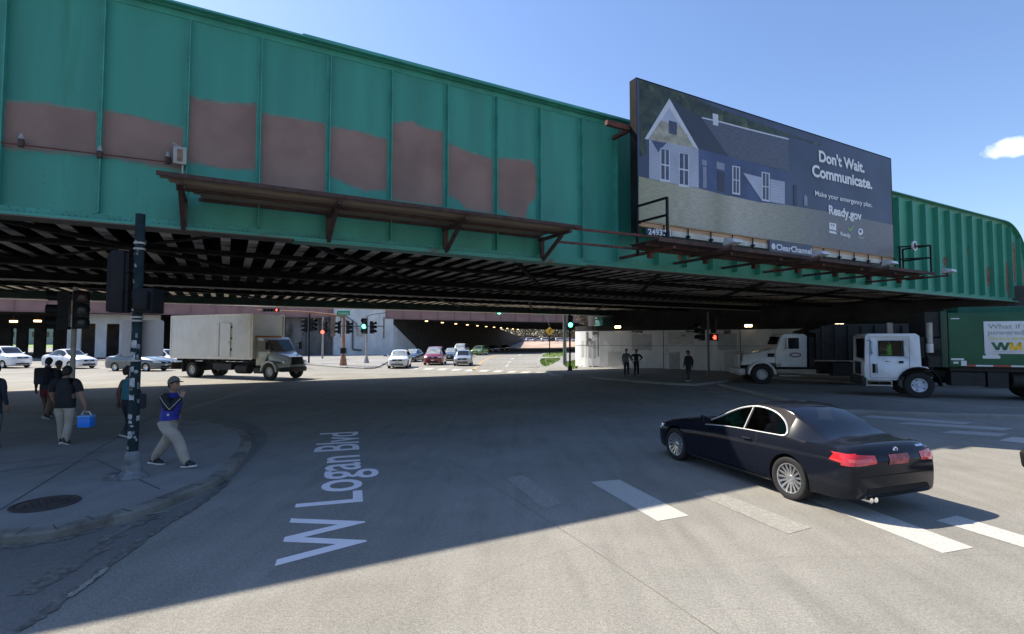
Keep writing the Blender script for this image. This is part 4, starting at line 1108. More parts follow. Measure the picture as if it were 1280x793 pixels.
def sedan_tab(L=4.8, Wd=.90, Hh=1.45):
    base = [(1.0,.32,.50,.55,.58,.42,.03),(.985,.26,.58,.63,.70,.50,.03),(.94,.20,.66,.73,.82,.58,.04),(.86,.18,.70,.80,.90,.64,.05),(.70,.17,.76,.88,.97,.68,.05),(.50,.17,.82,.95,1,.72,.05),(.36,.17,.87,1.01,1,.74,.05),
        (.24,.17,.90,1.17,1,.69,.06),(.12,.17,.92,1.34,1,.64,.06),(.0,.17,.93,1.43,1,.63,.06),(-.15,.17,.94,1.45,1,.63,.06),(-.30,.17,.95,1.43,1,.63,.06),(-.42,.17,.955,1.36,1,.64,.06),(-.54,.18,.96,1.22,1,.68,.05),(-.66,.19,.965,1.08,.99,.74,.04),(-.78,.2,.96,1.05,.97,.76,.04),(-.90,.21,.94,1.02,.94,.75,.04),(-.965,.25,.88,.95,.88,.70,.04),(-1.0,.32,.76,.82,.80,.62,.03)]
    return [(a*L/2,b,c*Hh/1.45,d*Hh/1.45,e*Wd,f*Wd,g) for a,b,c,d,e,f,g in base]
def suv_tab(L=4.3, Wd=.88, Hh=1.62):
    base = [(1.0,.34,.62,.68,.60,.44,.03),(.985,.28,.72,.78,.72,.52,.03),(.94,.24,.80,.88,.84,.60,.04),(.84,.22,.86,.96,.92,.66,.05),(.66,.21,.92,1.03,.98,.70,.05),(.52,.21,.96,1.09,1,.73,.05),
        (.40,.21,.99,1.26,1,.73,.06),(.26,.21,1.01,1.48,1,.69,.06),(.14,.21,1.02,1.58,1,.67,.06),(0,.21,1.03,1.62,1,.67,.06),(-.30,.21,1.06,1.62,1,.67,.06),(-.60,.22,1.08,1.60,1,.67,.06),(-.78,.23,1.09,1.55,.99,.66,.06),(-.88,.25,1.07,1.40,.97,.67,.06),(-.95,.27,1.02,1.16,.93,.70,.05),(-.985,.30,.92,.98,.89,.70,.04),(-1.0,.36,.80,.86,.84,.66,.03)]
    return [(a*L/2,b,c*Hh/1.62,d*Hh/1.62,e*Wd,f*Wd,g) for a,b,c,d,e,f,g in base]
def van_tab(L=4.8, Wd=.97, Hh=1.75):
    base = [(1.0,.34,.60,.66,.60,.44,.03),(.985,.27,.70,.76,.74,.52,.03),(.94,.23,.78,.88,.86,.62,.04),(.84,.21,.86,1.00,.95,.70,.05),(.72,.2,.93,1.11,1,.74,.05),
        (.56,.2,.97,1.33,1,.73,.06),(.40,.2,1.0,1.56,1,.70,.06),(.26,.2,1.01,1.69,1,.68,.06),(.10,.2,1.02,1.75,1,.68,.06),(-.40,.2,1.03,1.76,1,.68,.06),(-.74,.22,1.04,1.72,1,.68,.06),(-.88,.24,1.04,1.60,.98,.68,.06),(-.955,.26,1.02,1.30,.95,.70,.05),(-.985,.30,.95,1.05,.92,.70,.04),(-1.0,.36,.80,.90,.87,.68,.03)]
    return [(a*L/2,b,c*Hh/1.75,d*Hh/1.75,e*Wd,f*Wd,g) for a,b,c,d,e,f,g in base]
HC = {}
def car(name, label, cat, kind, paint, loc, heading, L=4.6, Wd=.89, Hh=1.45, group=None, wheel='ten', glassm=None, frontglass=None, step=.09, front='full'):
    o = root(name, label, cat, loc, math.atan2(heading[1], heading[0]), group)
    key = (kind, L, Wd, Hh)
    k = L/2
    if kind == 'coupe': tab = coupe_tab(); Wd=.89; win=(.58,-1.19); wind=(.72,-.10); rear=(-1.02,-1.76); pil=[(-.30,-.36)]; ax=(1.48,-1.28); Rw=.317
    elif kind == 'sedan': tab = sedan_tab(L,Wd,Hh); win=(.26*k,-.60*k); wind=(.38*k,.03*k); rear=(-.36*k,-.66*k); pil=[(-.12*k,-.155*k),(-.42*k,-.45*k)]; ax=(.60*k,-.56*k); Rw=.32
    elif kind == 'suv': tab = suv_tab(L,Wd,Hh); win=(.40*k,-.86*k); wind=(.53*k,.18*k); rear=(-.86*k,-.955*k); pil=[(-.02*k,-.055*k),(-.46*k,-.49*k)]; ax=(.61*k,-.60*k); Rw=.345
    else: tab = van_tab(L,Wd,Hh); win=(.50*k,-.88*k); wind=(.73*k,.30*k); rear=(-.86*k,-.965*k); pil=[(.10*k,.075*k),(-.36*k,-.385*k)]; ax=(.64*k,-.60*k); Rw=.335
    if key not in HC: HC[key] = make_hull(tab, win, wind, rear, pil, ax, (Rw+.045, Rw+.005), Wd, step)
    me, bvh = HC[key]
    G1 = glassm or GLASSO
    body = sub_mesh(me, 'body', {BODY:0, ROOFC:0, WELL:1}, [paint, DARKP], o)
    sub_mesh(me, 'windscreen', {WIND:0}, [frontglass or G1], o)
    sub_mesh(me, 'rear_window', {REARG:0}, [G1], o)
    sub_mesh(me, 'pillar', {PILB:0}, [DARKP], o)
    sub_mesh(me, 'side_window', {SIDEG:0}, [G1], o, lambda c: c.y > 0)
    sub_mesh(me, 'side_window', {SIDEG:0}, [G1], o, lambda c: c.y < 0)
    for a in ax:
        for s in (1,-1): make_wheel(Rw, Rw*.70 if kind != 'coupe' else .225, .22, wheel, o, (a, s*(Wd-.125), Rw), s)
    mb = MB(); mb.box(ax[1]+.3, ax[0]-.3, -Wd*.8, Wd*.8, .16,.24); mb.box(ax[1]-.3,ax[0]+.3,-.35,.35,.22,.34); mb.build('underbody', DARKP, o)
    if kind == 'coupe': return o, bvh, tab, me
    hz = tab[3][2]   # belt height at the nose
    # doors, handles, mirrors
    mb = MB()
    for f in 'LR':
        z0, z1 = .30, interp(tab, 0)[1]-.02
        for xx in (win[0]-.02*k, pil[0][0]-.015*k, pil[1][0]+.02*k if kind!='van' else pil[1][0]): strip(bvh, [(xx, z1),(xx+.01, z0)], .014, f, .003, mb)
        strip(bvh, [(win[0]-.02*k,z0),(pil[1][0],z0)], .014, f, .003, mb)
    mb.build('door_seam', DARKP, o)
    mb = MB()
    for s in (1,-1):
        xx = win[0]-.10*k; z = interp(tab, xx)[1]
        mb.hexa([(xx+.04,s*Wd*.92,z+.03),(xx-.05,s*Wd*.92,z+.03),(xx-.06,s*(Wd+.16),z+.06),(xx+.0,s*(Wd+.16),z+.06),(xx+.02,s*Wd*.92,z+.10),(xx-.05,s*Wd*.92,z+.10),(xx-.06,s*(Wd+.16),z+.19),(xx+.0,s*(Wd+.16),z+.19)])
    mb.build('wing_mirror', paint if kind!='van' else DARKP, o, bevel=.015)
    # lamps, grille, plates
    for s in (1,-1):
        a, b = s*.46*Wd/.9, s*.80*Wd/.9
        q = [(a,hz-.17),(b,hz-.13),(b,hz-.005),(a,hz-.055)]
        drape(bvh, [q], 'F', .008, 6, 4).build('headlight', HEADL, o)
        a, b = s*.56*Wd/.9, s*.86*Wd/.9; zt = tab[-4][2]
        drape(bvh, [[(a,zt-.20),(b,zt-.20),(b,zt-.03),(a,zt-.05)]], 'B', .008, 6, 4).build('taillight', TAILR, o)
    mb = drape(bvh, [[(-.40,hz-.19),(.40,hz-.19),(.42,hz-.06),(-.42,hz-.06)]], 'F', .010, 8, 3)
    drape(bvh, [[(-.48,.30),(.48,.30),(.52,.44),(-.52,.44)]], 'F', .010, 8, 3, mb)
    mb.build('grille', DARKP, o)
    mb = strip(bvh, [(-.42,hz-.055),(.42,hz-.055)], .02, 'F', .014); strip(bvh, [(-.10,hz-.12),(.10,hz-.12)], .05, 'F', .014, mb); mb.build('grille_trim', CHROME, o)
    pl = mat('white_plate', (.55,.56,.58), .5)
    drape(bvh, [[(-.15,.44),(.15,.44),(.15,.56),(-.15,.56)]], 'F', .018, 2, 1).build('number_plate', pl, o)
    mb = MB()
    for s in (-1,1): mb.box(-.25*k-.2,-.25*k+.2,s*.45-.22*0-.2,s*.45+.2,.4,1.0*Hh/1.45)
    mb.build('seats', DARKP, o, bevel=.04)
    return o
def paint(name, c, rough=.25, metal=0.0, coat=.8): return mat(name, c, rough, metal=metal, var=.03, coat=coat)
PW = paint('white_paint', (.72,.74,.78)); PRED = paint('red_paint', (.20,.012,.018)); PGREY = paint('blue_grey_paint', (.075,.105,.12), metal=.0)
PBLK = paint('black_paint', (.008,.007,.010), .12); PSILV = paint('silver_paint', (.42,.44,.46), metal=.5); PTAN = paint('tan_paint', (.40,.35,.26), metal=.2)
PGRN = paint('green_paint', (.13,.24,.04)); PNAVY = paint('navy_paint', (.02,.03,.07)); PDGR = paint('dark_grey_paint', (.035,.037,.042), metal=.3)
PBMW = mat('black_metallic', (.009,.011,.018), .13, metal=.0, var=.05, coat=.0, spec=.26)

# ---- black convertible coupe in the foreground
rwp = G(990,624); fwp = G(848,575); hd = (fwp-rwp).normalized(); rt = Vector((hd.y,-hd.x,0))
cpos = (rwp+fwp)/2 + rt*.80 - hd*.10
GT = glass('tinted_glass', .42)
co, bv, tab, me_ = car('parked_car', 'x', 'car', 'coupe', PBMW, cpos, hd, wheel='multi', glassm=GT, step=.045)
co.name = 'convertible_car'; co['label'] = 'glossy black coupe turning in the foreground with bright multi-spoke wheels and red tail lamps'
# chrome surround of the side windows, door lines, handles, mirrors, lamps
# side glass opening: a low arch; paint fills what lies between the arch and the roof rail
arch = smooth_path([Vector(p) for p in [(.62,.905),(.40,1.005),(.12,1.145),(-.12,1.235),(-.40,1.285),(-.66,1.275),(-.88,1.225),(-1.06,1.13),(-1.17,1.02),(-1.19,.955),(-1.12,.930)]], 5)
belt = [Vector((x, ring(tab,x)[10][1]+.004)) for x in [-1.12+.087*i for i in range(21)]]
def side_pt(x, z, s, off=.006):
    P = ring(tab, max(-1.33,x)); (y0,z0),(y1,z1) = P[10],P[12]; t = (z-z0)/(z1-z0)
    return Vector((x, s*(y0+(y1-y0)*t+off), z))
for s in (1,-1):
    mb = MB(); mb.tube([side_pt(p.x,p.y,s,.008) for p in arch], .015, 6); mb.tube([side_pt(p.x,p.y,s,.006) for p in belt], .010, 6)
    mb.tube([side_pt(-.33,z,s,.006) for z in (.90,1.0,1.1,1.2,1.27)], .007, 6)
    mb.build('window_trim', TRIMB, co)
    mb = MB(); vs = []; k = 0
    for p in [q for q in arch if q.x < -.30 and q.y > .94]:
        P = ring(tab, max(p.x,-1.33)); zt = P[12][1]-.004
        xx = p.x
        vs += [side_pt(p.x,p.y,s,.003), Vector((xx, s*(P[12][0]+.004), zt)) if p.y > 1.05 or True else None]; k += 1
    mb.add(vs, [(2*i,2*i+2,2*i+3,2*i+1) for i in range(k-1)]); mb.build('rear_quarter_panel', mat('black_matt_paint', (.014,.012,.015), .5, var=.05, spec=.06), co)
for f in 'LR':
    mb = MB(); strip(bv, [(.52,.83),(.60,.60),(.55,.25)], .013, f, .003, mb, k=6); strip(bv, [(-.62,.89),(-.72,.60),(-.60,.25)], .013, f, .003, mb, k=6); strip(bv, [(.55,.25),(-.60,.25)], .012, f, .003, mb, k=8)
    strip(bv, [(1.98,.70),(.55,.83)], .010, f, .003, mb, k=10); mb.build('door_seam', DARKP, co)
mb = MB()
strip(bv, [(-2.10,.60),(-2.10,-.60)], .012, 'T', .003, mb, k=10); strip(bv, [(-1.80,.66),(-2.13,.62)], .012, 'T', .003, mb); strip(bv, [(-1.80,-.66),(-2.13,-.62)], .012, 'T', .003, mb)
strip(bv, [(.74,.62),(2.0,.55)], .012, 'T', .003, mb, k=8)
strip(bv, [(.74,-.62),(2.0,-.55)], .012, 'T', .003, mb, k=8)
mb.build('bonnet_boot_seam', DARKP, co)
DS = mat('dark_gloss_trim', (.03,.028,.032), .2, coat=.5)
mb = MB()
for s, f in ((1,'L'),(-1,'R')):
    y = ring(tab,-.50)[7][0]
    mb.box(-.56,-.38, s*(y+.004), s*(y+.032), .775,.80)
mb.build('door_handle', DS, co, bevel=.008)
mb = MB()
for s in (1,-1):
    z = .93; mb.hexa([(.60,s*.80,z-.02),(.48,s*.80,z-.02),(.42,s*1.02,z-.01),(.52,s*1.02,z-.01),(.58,s*.80,z+.05),(.48,s*.80,z+.05),(.42,s*1.02,z+.12),(.52,s*1.02,z+.12)])
mb.build('wing_mirror', PBMW, co, bevel=.025, seg=3)
for s in (1,-1):
    mb = drape(bv, [[(s*.43,.735),(s*.84,.70),(s*.83,.86),(s*.43,.835)]], 'B', .007, 14, 5, mxl=.3)
    f = 'L' if s > 0 else 'R'
    drape(bv, [[(-2.27,.71),(-1.97,.755),(-2.02,.84),(-2.24,.865)]], f, .0075, 7, 4).build('taillight_side', TAILR, co)
    tl = mb.build('taillight', TAILR, co)
    mb = drape(bv, [[(s*.50,.762),(s*.80,.745),(s*.80,.79),(s*.50,.80)]], 'B', .011, 8, 2); mb.build('lamp_strip', mat('lamp_bright',(.75,.10,.09),.2,coat=.5), tl)
    drape(bv, [[(s*.50,.52),(s*.86,.56),(s*.84,.66),(s*.52,.63)]], 'F', .007, 8, 4).build('headlight', HEADL, co)
mb = drape(bv, [[(-.30,.50),(.30,.50),(.28,.62),(-.28,.62)]], 'F', .01, 8, 3); mb.build('grille', DARKP, co)
drape(bv, [[(-.19,.70),(.19,.70),(.19,.835),(-.19,.835)]], 'B', .008, 4, 2).build('number_plate', mat('red_pink_plate', (.30,.07,.08), .5, var=.5, scale=9), co)
mb = MB(); hb = bv.ray_cast(Vector((-5,0,.885)), Vector((1,0,0)))[0]; mb.lathe([(0,-.012),(.040,-.010),(.045,0)], (hb.x,0,.885), 'x', 16); mb.lathe([(0,-.014),(.026,-.013)], (hb.x,0,.885),'x',12,1); mb.build('badge', [CHROME, mat('badge_blue',(.03,.08,.3),.3)], co)
mb = strip(bv, [(-.62,.905),(-.45,.905)], .025, 'B', .006); mb.build('model_lettering', CHROME, co)
mb = drape(bv, [[(-.62,.30),(.62,.30),(.58,.40),(-.58,.40)]], 'B', .006, 10, 2); strip(bv, [(-.84,.56),(.84,.56)], .012, 'B', .006, mb, k=12); mb.build('rear_bumper_trim', DARKP, co)
mb = MB()
for y in (.46,.55): mb.cyl((-2.05,y,.25),(-2.33,y,.25),.035,.037,14); 
mb.build('exhaust_pipe', CHROME, co)
for f in 'LR': strip(bv, [(1.05,.215),(-.9,.215)], .03, f, .012, k=14).build('side_skirt_line', DS, co)
SEATM = mat('seat_leather', (.30,.29,.27), .6); INT = mat('interior_black', (.02,.02,.022), .8)
mb = MB(); mb.box(-1.5,.72,-.72,.72,.2,.34); mb.box(.45,.85,-.70,.70,.55,.92); mb.box(-1.75,-1.35,-.7,.7,.5,.93); mb.build('dashboard', INT, co, bevel=.03)
for y in (.36,-.36):
    mb = MB(); mb.box(-.45,.10,y-.24,y+.24,.38,.55); mb.hexa([(-.42,y-.23,.5),(-.30,y-.23,.5),(-.30,y+.23,.5),(-.42,y+.23,.5),(-.66,y-.19,1.02),(-.55,y-.19,1.02),(-.55,y+.19,1.02),(-.66,y+.19,1.02)]); mb.box(-.68,-.58,y-.12,y+.12,1.04,1.20); mb.build('seat', SEATM if y>0 else INT, co, bevel=.04)
mb = MB(); mb.lathe([(.17,-.012),(.185,0),(.17,.012),(.158,0)], (.0,0,0), 'x', 24, 0, True); mb.box(-.01,.01,-.16,.16,-.02,.02); sw_ = mb.build('steering_wheel', SEATM, co); sw_.location = (.28,.36,.90); sw_.rotation_euler = (0,R(-22),0)

# ---- traffic in view; anchors are wheel contacts on the ground
def by(px0,py0,px1,py1): a=G(px0,py0); b=G(px1,py1); return a,b
def facing(px,py,dx,dy): p=G(px,py); return p, (dx,dy)
GP = 'cars waiting in the sunlit lanes beyond the bridge'; GL = 'cars passing at the left of the crossing'
p = G(491,461.3); car('parked_car','white compact crossover facing the crossing, leftmost of the waiting cars','car','suv',PW,p+Vector((.15,2.1,0)),(.10,-1),4.25,.88,1.60,GP,frontglass=GLASSP)
p = G(514,453.0); car('parked_car','black sedan waiting behind the white crossover and the red minivan','car','sedan',PBLK,p+Vector((-.2,2.3,0)),(-.12,-1),4.8,.91,1.46,GP,frontglass=GLASSP)
p = G(538,457.0); car('parked_car','dark red minivan with a bright windscreen waiting near the crosswalk','minivan','van',PRED,p+Vector((.15,2.3,0)),(.02,-1),4.6,.96,1.80,GP,frontglass=GLASSP)
p = G(560,451.5); car('parked_car','dark sedan half hidden between the red minivan and the small silver car','car','sedan',PDGR,p+Vector((.1,2.3,0)),(.02,-1),4.8,.90,1.52,GP,frontglass=GLASSP)
p = G(575,458.0); car('parked_car','small silver hatchback at the right of the waiting cars','car','suv',PSILV,p+Vector((.15,1.9,0)),(.02,-1),3.85,.86,1.50,GP,frontglass=GLASSO)
p = G(573,447.2); car('parked_car','tan sport utility vehicle with a pale roof behind the small silver car','car','suv',PTAN,p+Vector((.1,2.4,0)),(-.08,-1),4.7,.97,2.0,GP,frontglass=GLASSP)
p = G(596,444.6); car('parked_car','green compact car on the edge of the tunnel shade','car','suv',PGRN,p+Vector((.3,2.0,0)),(-.3,-1),4.3,.93,1.60,GP)
p = G(612,440.0); car('parked_car','dark blue car in the tunnel shade behind the green one','car','sedan',PNAVY,p+Vector((.5,2.3,0)),(-.5,-1),4.7,.9,1.45,GP)
p = G(627,438.6); car('parked_car','black car deepest in the tunnel shade','car','sedan',PBLK,p+Vector((.5,2.3,0)),(-.5,-1),4.7,.9,1.45,GP)
a = G(4,460.5); car('parked_car','white sport utility vehicle cut by the left edge of the view','car','suv',PW,a+Vector((-.9,1.0,0)),(1,-.32),4.9,.97,1.92,GL)
p = G(72,461.0); car('parked_car','low white car behind the pedestrians at the left','car','sedan',paint('pearl_paint',(.75,.75,.78)),p+Vector((.3,.9,0)),(1,-.35),4.9,.96,1.68,GL)
p = G(164,464.4); car('parked_car','blue-grey sedan crossing between the sticker pole and the white car','car','sedan',PGREY,p+Vector((0,.9,0)),(1,-.18),4.9,.93,1.66,GL)
p = G(216,461.2); car('parked_car','white sedan mostly hidden behind the box truck','car','sedan',PW,p+Vector((-1.1,.9,0)),(1,-.25),4.8,.92,1.66,GL)
# car nosing in from the right edge: white bonnet over a black bumper
p = Vector((10.8,7.9,0)); o = car('parked_car','white car with a black bumper just entering at the right edge','car','sedan',PW,p,(-1,0),4.7,.9,1.45,None)
fb = MB(); fb.prism([(2.0,.30),(2.36,.30),(2.40,.55),(2.30,.66),(2.0,.66)], lambda u,v,s: (u, -.84+1.68*s, v)); fb.build('front_bumper', DARKP, o, bevel=.06, seg=3)
# far raised car park: row of small cars
far = None
for i,(px,c) in enumerate([(664,PW),(673,PSILV),(683,PW),(692,PDGR),(701,PW),(712,PW),(655,PSILV)]):
    p = Vector(((px-640)/650*196,196,2.03)); 
    nm = ['white car leftmost but one of the distant raised car park','silver car second in the distant raised car park','white car third in the distant raised car park','dark car in the distant raised car park','white car right of the dark one in the distant car park','white car rightmost in the distant raised car park','silver car leftmost in the distant raised car park'][i]
    car('parked_car', nm, 'car', 'sedan' if i%2 else 'suv', c, p, (1,.1), 4.6,.9,1.5,'cars in the distant raised car park', wheel='low', step=.2)
# ================================================================== TRUCKS
MUD = mat('chassis_black', (.018,.018,.018), .75, var=.3, scale=4)
def tw(parent, x, y, s, R_=.51, dual=False, rim=None, style='truck'):
    if dual: make_wheel(R_, .29, .27, style, parent, (x, y-s*.32, R_), s, rim or STEELR)
    return make_wheel(R_, .29, .28, style, parent, (x, y, R_), s, rim or STEELR)
# ---- box truck at the left (x forward)
bf = G(347,476); brw = G(252,472); hd = (bf-brw).normalized(); hd = Vector((.925,-.38,0)).normalized(); rt = Vector((hd.y,-hd.x,0))
bt = root('box_truck', 'grey-white box truck with a long ribbed cargo box crossing in the shade edge at left', 'truck', bf - rt*1.15 - hd*.72, math.atan2(hd.y,hd.x))
# local: front axle x=0, nose +1.1, right side y=-1.15
BOXM = mat('grey_box_panel', (.62,.62,.61), .5, var=.06, scale=1, dirt=(.55,.55,.53), dirt_amt=.1); TRIM = mat('box_corner_post', (.50,.49,.46), .4, metal=.3)
CABM = mat('cab_paint', (.31,.32,.29), .3, var=.05, coat=.5)
xb0, xb1, yb, z0, z1 = -8.75, -1.35, 1.22, 1.28, 4.05
mb = MB(); mb.box(xb0, xb1, -yb, yb, z0, z1, 0)
n = 30
for i in range(n):
    x = xb0+.25+(xb1-xb0-.5)*i/(n-1)
    for s in (-1,1): mb.box(x-.012,x+.012, s*yb, s*(yb+.006), z0+.12, z1-.12, 0)
mb.build('cargo_box', BOXM, bt)
mb = MB()
for x in (xb0, xb1):
    for s in (-1,1): mb.box(x-.06,x+.06,s*(yb-.05),s*(yb+.025),z0,z1)
for s in (-1,1): mb.box(xb0,xb1,s*(yb-.03),s*(yb+.03),z1-.09,z1+.02); mb.box(xb0,xb1,s*(yb-.03),s*(yb+.03),z0-.06,z0+.10)
for i in range(16): mb.box(xb0+.3+.46*i, xb0+.34+.46*i, -yb-.035,-yb-.028, z0-.03,z0+.03)
mb.box(xb1-.40,xb1-.10,-yb-.034,-yb-.016,z0+.1,z1-.1); mb.build('box_trim', mat('pale_box_trim',(.66,.63,.56),.5,var=.08), bt)
mb = MB(); mb.box(-4.10,-3.20,-yb-.05,-yb-.013,z0+.12,z0+2.20); d_ = mb.build('side_door', BOXM, bt)
mb = MB(); 
for a in ((-4.13,-4.09,z0+.1,z0+2.24),(-3.21,-3.17,z0+.1,z0+2.24),(-4.13,-3.17,z0+2.20,z0+2.25)): mb.box(a[0],a[1],-yb-.062,-yb-.051,a[2],a[3])
mb.box(-3.32,-3.26,-yb-.08,-yb-.05,z0+.9,z0+1.1); mb.build('door_frame', TRIM, d_)
mb = MB(); mb.box(-4.19,-4.14,-yb-.055,-yb-.03,z0+.1,z0+2.24); mb.build('door_gap', DARKP, d_)
for zz in (.5,1.2,1.9):
    mb = MB(); mb.box(-3.15,-3.08,-yb-.06,-yb-.02,z0+zz,z0+zz+.12); mb.build('hinge', DARKP, d_)
mb = MB(); mb.box(-8.6,.9,-.42,-.30,.75,.98); mb.box(-8.6,.9,.30,.42,.75,.98)
for i in range(12): mb.box(-8.3+.6*i,-8.2+.6*i,-1.1,1.1,1.08,1.22)
mb.box(-8.72,-8.62,-1.2,1.2,.55,.95); mb.box(-7.65,-7.6,-1.2,-.3,.35,1.2); mb.box(-7.65,-7.6,.3,1.2,.35,1.2)
mb.box(-4.8,-3.2,-1.15,-.45,.55,.95); mb.cyl((-2.9,-.85,.62),(-1.9,-.85,.62),.30,n=16); mb.box(-5,5-6.7,-.3,.3,.5,.8)
mb.build('chassis', MUD, bt)
# conventional cab
def xz_prism(mb, poly_, y0, y1, mi=0): mb.prism(poly_, lambda u,v,s: (u, y0+(y1-y0)*s, v), mi)
cab = MB(); xz_prism(cab, [(-1.25,.85),(.0-.55,.85),(-.42,1.25),(-.25,1.5),(.10,1.62),(-.10,1.75),(-.52,2.50),(-.70,2.60),(-1.25,2.60)], -1.03,1.03); cb_ = cab.build('cab', CABM, bt, bevel=.07, seg=3)
hood = MB(); hood.hexa([(-.3,-.98,1.15),(1.12,-.62,1.0),(1.12,.62,1.0),(-.3,.98,1.15),(-.3,-.95,1.78),(1.0,-.55,1.42),(1.0,.55,1.42),(-.3,.95,1.78)]); hood.build('hood', mat('cab_paint_hood',(.40,.44,.50),.25,coat=.8), bt, bevel=.09, seg=3)
mb = MB()
for s in (-1,1):
    pl_ = [(-.72+.68*1,0)]
    arc = [(.66*math.cos(t),.52+.66*math.sin(t)) for t in [math.pi*i/10 for i in range(11)]]
    arc2 = [(.56*math.cos(t),.50+.56*math.sin(t)) for t in [math.pi*i/10 for i in range(10,-1,-1)]]
    mb.prism([(u+0,v) for u,v in arc+arc2], lambda u,v,ss: (u, s*(.72+.50*ss), v))
mb.hexa([(.5,-1.05,.62),(1.10,-.60,.62),(1.10,.60,.62),(.5,1.05,.62),(.5,-1.05,1.05),(1.06,-.55,1.10),(1.06,.55,1.10),(.5,1.05,1.05)])
mb.build('fender', CABM, bt, bevel=.02)
mb = MB(); mb.hexa([(.80,-1.12,.50),(1.22,-.62,.50),(1.22,.62,.50),(.80,1.12,.50),(.80,-1.12,.76),(1.22,-.62,.80),(1.22,.62,.80),(.80,1.12,.76)]); mb.build('bumper', mat('dark_bumper',(.012,.013,.016),.4,spec=.3), bt, bevel=.05)
mb = MB(); mb.hexa([(1.06,-.48,.92),(1.17,-.48,.92),(1.17,.48,.92),(1.06,.48,.92),(1.0,-.42,1.40),(1.10,-.42,1.40),(1.10,.42,1.40),(1.0,.42,1.40)]); mb.build('grille', DARKP, bt, bevel=.03)
for s in (-1,1): mb = MB(); mb.hexa([(1.0,s*.55,.98),(1.14,s*.55,.98),(1.02,s*.92,1.0),(.85,s*.92,1.0),(.95,s*.55,1.20),(1.08,s*.55,1.20),(.96,s*.90,1.18),(.8,s*.90,1.18)]); mb.build('headlight', HEADL, bt, bevel=.02)
gl = MB(); gl.hexa([(-.02+.02,-.88,1.80),(.02,-.88,1.80),(.02,.88,1.80),(0,.88,1.80),(-.46,-.84,2.44),(-.43,-.84,2.44),(-.43,.84,2.44),(-.46,.84,2.44)])
gl.v = [(x-.05,y,z) for x,y,z in gl.v]; 
gl.build('windscreen', GLASSO, bt)
for s in (-1,1):
    mb = MB(); mb.prism([(-1.08,1.72),(-.18,1.72),(-.55,2.40),(-1.08,2.40)], lambda u,v,ss: (u, s*(1.032+.01*ss), v)); mb.build('side_window', GLASSO, bt)
    mb = MB(); mb.beam((-.15,s*1.02,1.9),(.02,s*1.32,1.95),.03,.03); mb.beam((-.15,s*1.02,2.2),(.02,s*1.32,2.25),.03,.03); mb.box(-.02,.04,s*1.24,s*1.44,1.85,2.32); mb.build('wing_mirror', BLACK, bt)
    mb = MB(); mb.prism([(-1.10,.98),(-.50,.98),(-.38,1.30),(-.20,1.62),(-1.10,1.62)], lambda u,v,ss: (u, s*(1.032+.012*ss), v)); mb.build('cab_door', CABM, bt, bevel=.004)
mb = MB(); mb.box(-1.3,-.6,-1.12,-.5,.38,.72); mb.box(-1.28,-.62,-1.16,-.9,.70,.73); mb.build('step', MUD, bt)
mb = MB(); mb.box(-1.34,-1.28,-1.0,1.0,2.6,2.7); 
mb.build('cab_roof_strip', AMBER, bt)
for s in (-1,1): tw(bt, 0, s*1.02, s, .50); tw(bt, -6.75, s*1.05, s, .50, True)

# ---- green refuse truck at the right. local x forward (towards screen left); its left side faces us
wf = G(1150,498); gh = Vector((-.92,.39,0)).normalized(); gl_ = Vector((-gh.y,gh.x,0)); gt = root('refuse_truck', 'refuse truck with a white cab and dark green body carrying a white advertising panel', 'truck', wf - gl_*1.2, math.atan2(gh.y,gh.x))
# local y positive = towards camera side (world -Y) because rz=pi; front axle x=0
GRB = mat('refuse_green', (.014,.090,.045), .4, var=.15, scale=.7, spec=.3); WCAB = mat('white_cab', (.66,.68,.72), .35, var=.05, coat=.4, dirt=(.42,.42,.42), dirt_amt=-.1)
Y1 = 1.22
mb = MB()
# cab shell with wheel arch: outline in x,z
arc = [(.74*math.cos(t)+0, .52+.74*math.sin(t)) for t in [math.pi*(i/12) for i in range(13)]]
outl = [(1.92,.72),(1.92,1.30),(1.90,1.45),(1.86,2.60),(1.76,2.70),(.08,2.70),(-.06,2.60),(-.10,1.32),(-.30,1.30)]
arcp = [(x,z) for x,z in arc if z > 1.0 or x > 0]; 
outl += [(-.42,1.12)] + [(x,z) for x,z in reversed(arc) if -.42 < x < .74] + [(.74,.72)]
mb.prism(outl, lambda u,v,s: (u, -1.18+2.36*s, v)); cabo = mb.build('cab', WCAB, gt, bevel=.035, seg=2)
def carve(o, boxes):
    for bx in boxes:
        m_ = MB(); m_.box(*bx); c = m_.build('cut', WCAB, gt); c.parent = o.parent
        md = o.modifiers.new('b','BOOLEAN'); md.operation='DIFFERENCE'; md.object=c; md.solver='EXACT'
        dg = bpy.context.evaluated_depsgraph_get(); dg.update(); me = bpy.data.meshes.new_from_object(o.evaluated_get(dg)); o.modifiers.clear(); o.data = me; bpy.data.objects.remove(c)
carve(cabo, [(.02,1.80,-1.13,1.13,1.45,2.62),(.55,1.35,-1.4,1.4,1.78,2.36),(1.7,2.2,-1.0,1.0,1.62,2.5)])
cabo.data.materials.clear(); cabo.data.materials.append(WCAB); cabo.data.materials.append(DARKP)
for p in cabo.data.polygons:
    c = p.center; p.material_index = 1 if (abs(c.y) < 1.145 and 0 < c.x < 1.81 and 1.44 < c.z < 2.63) else 0
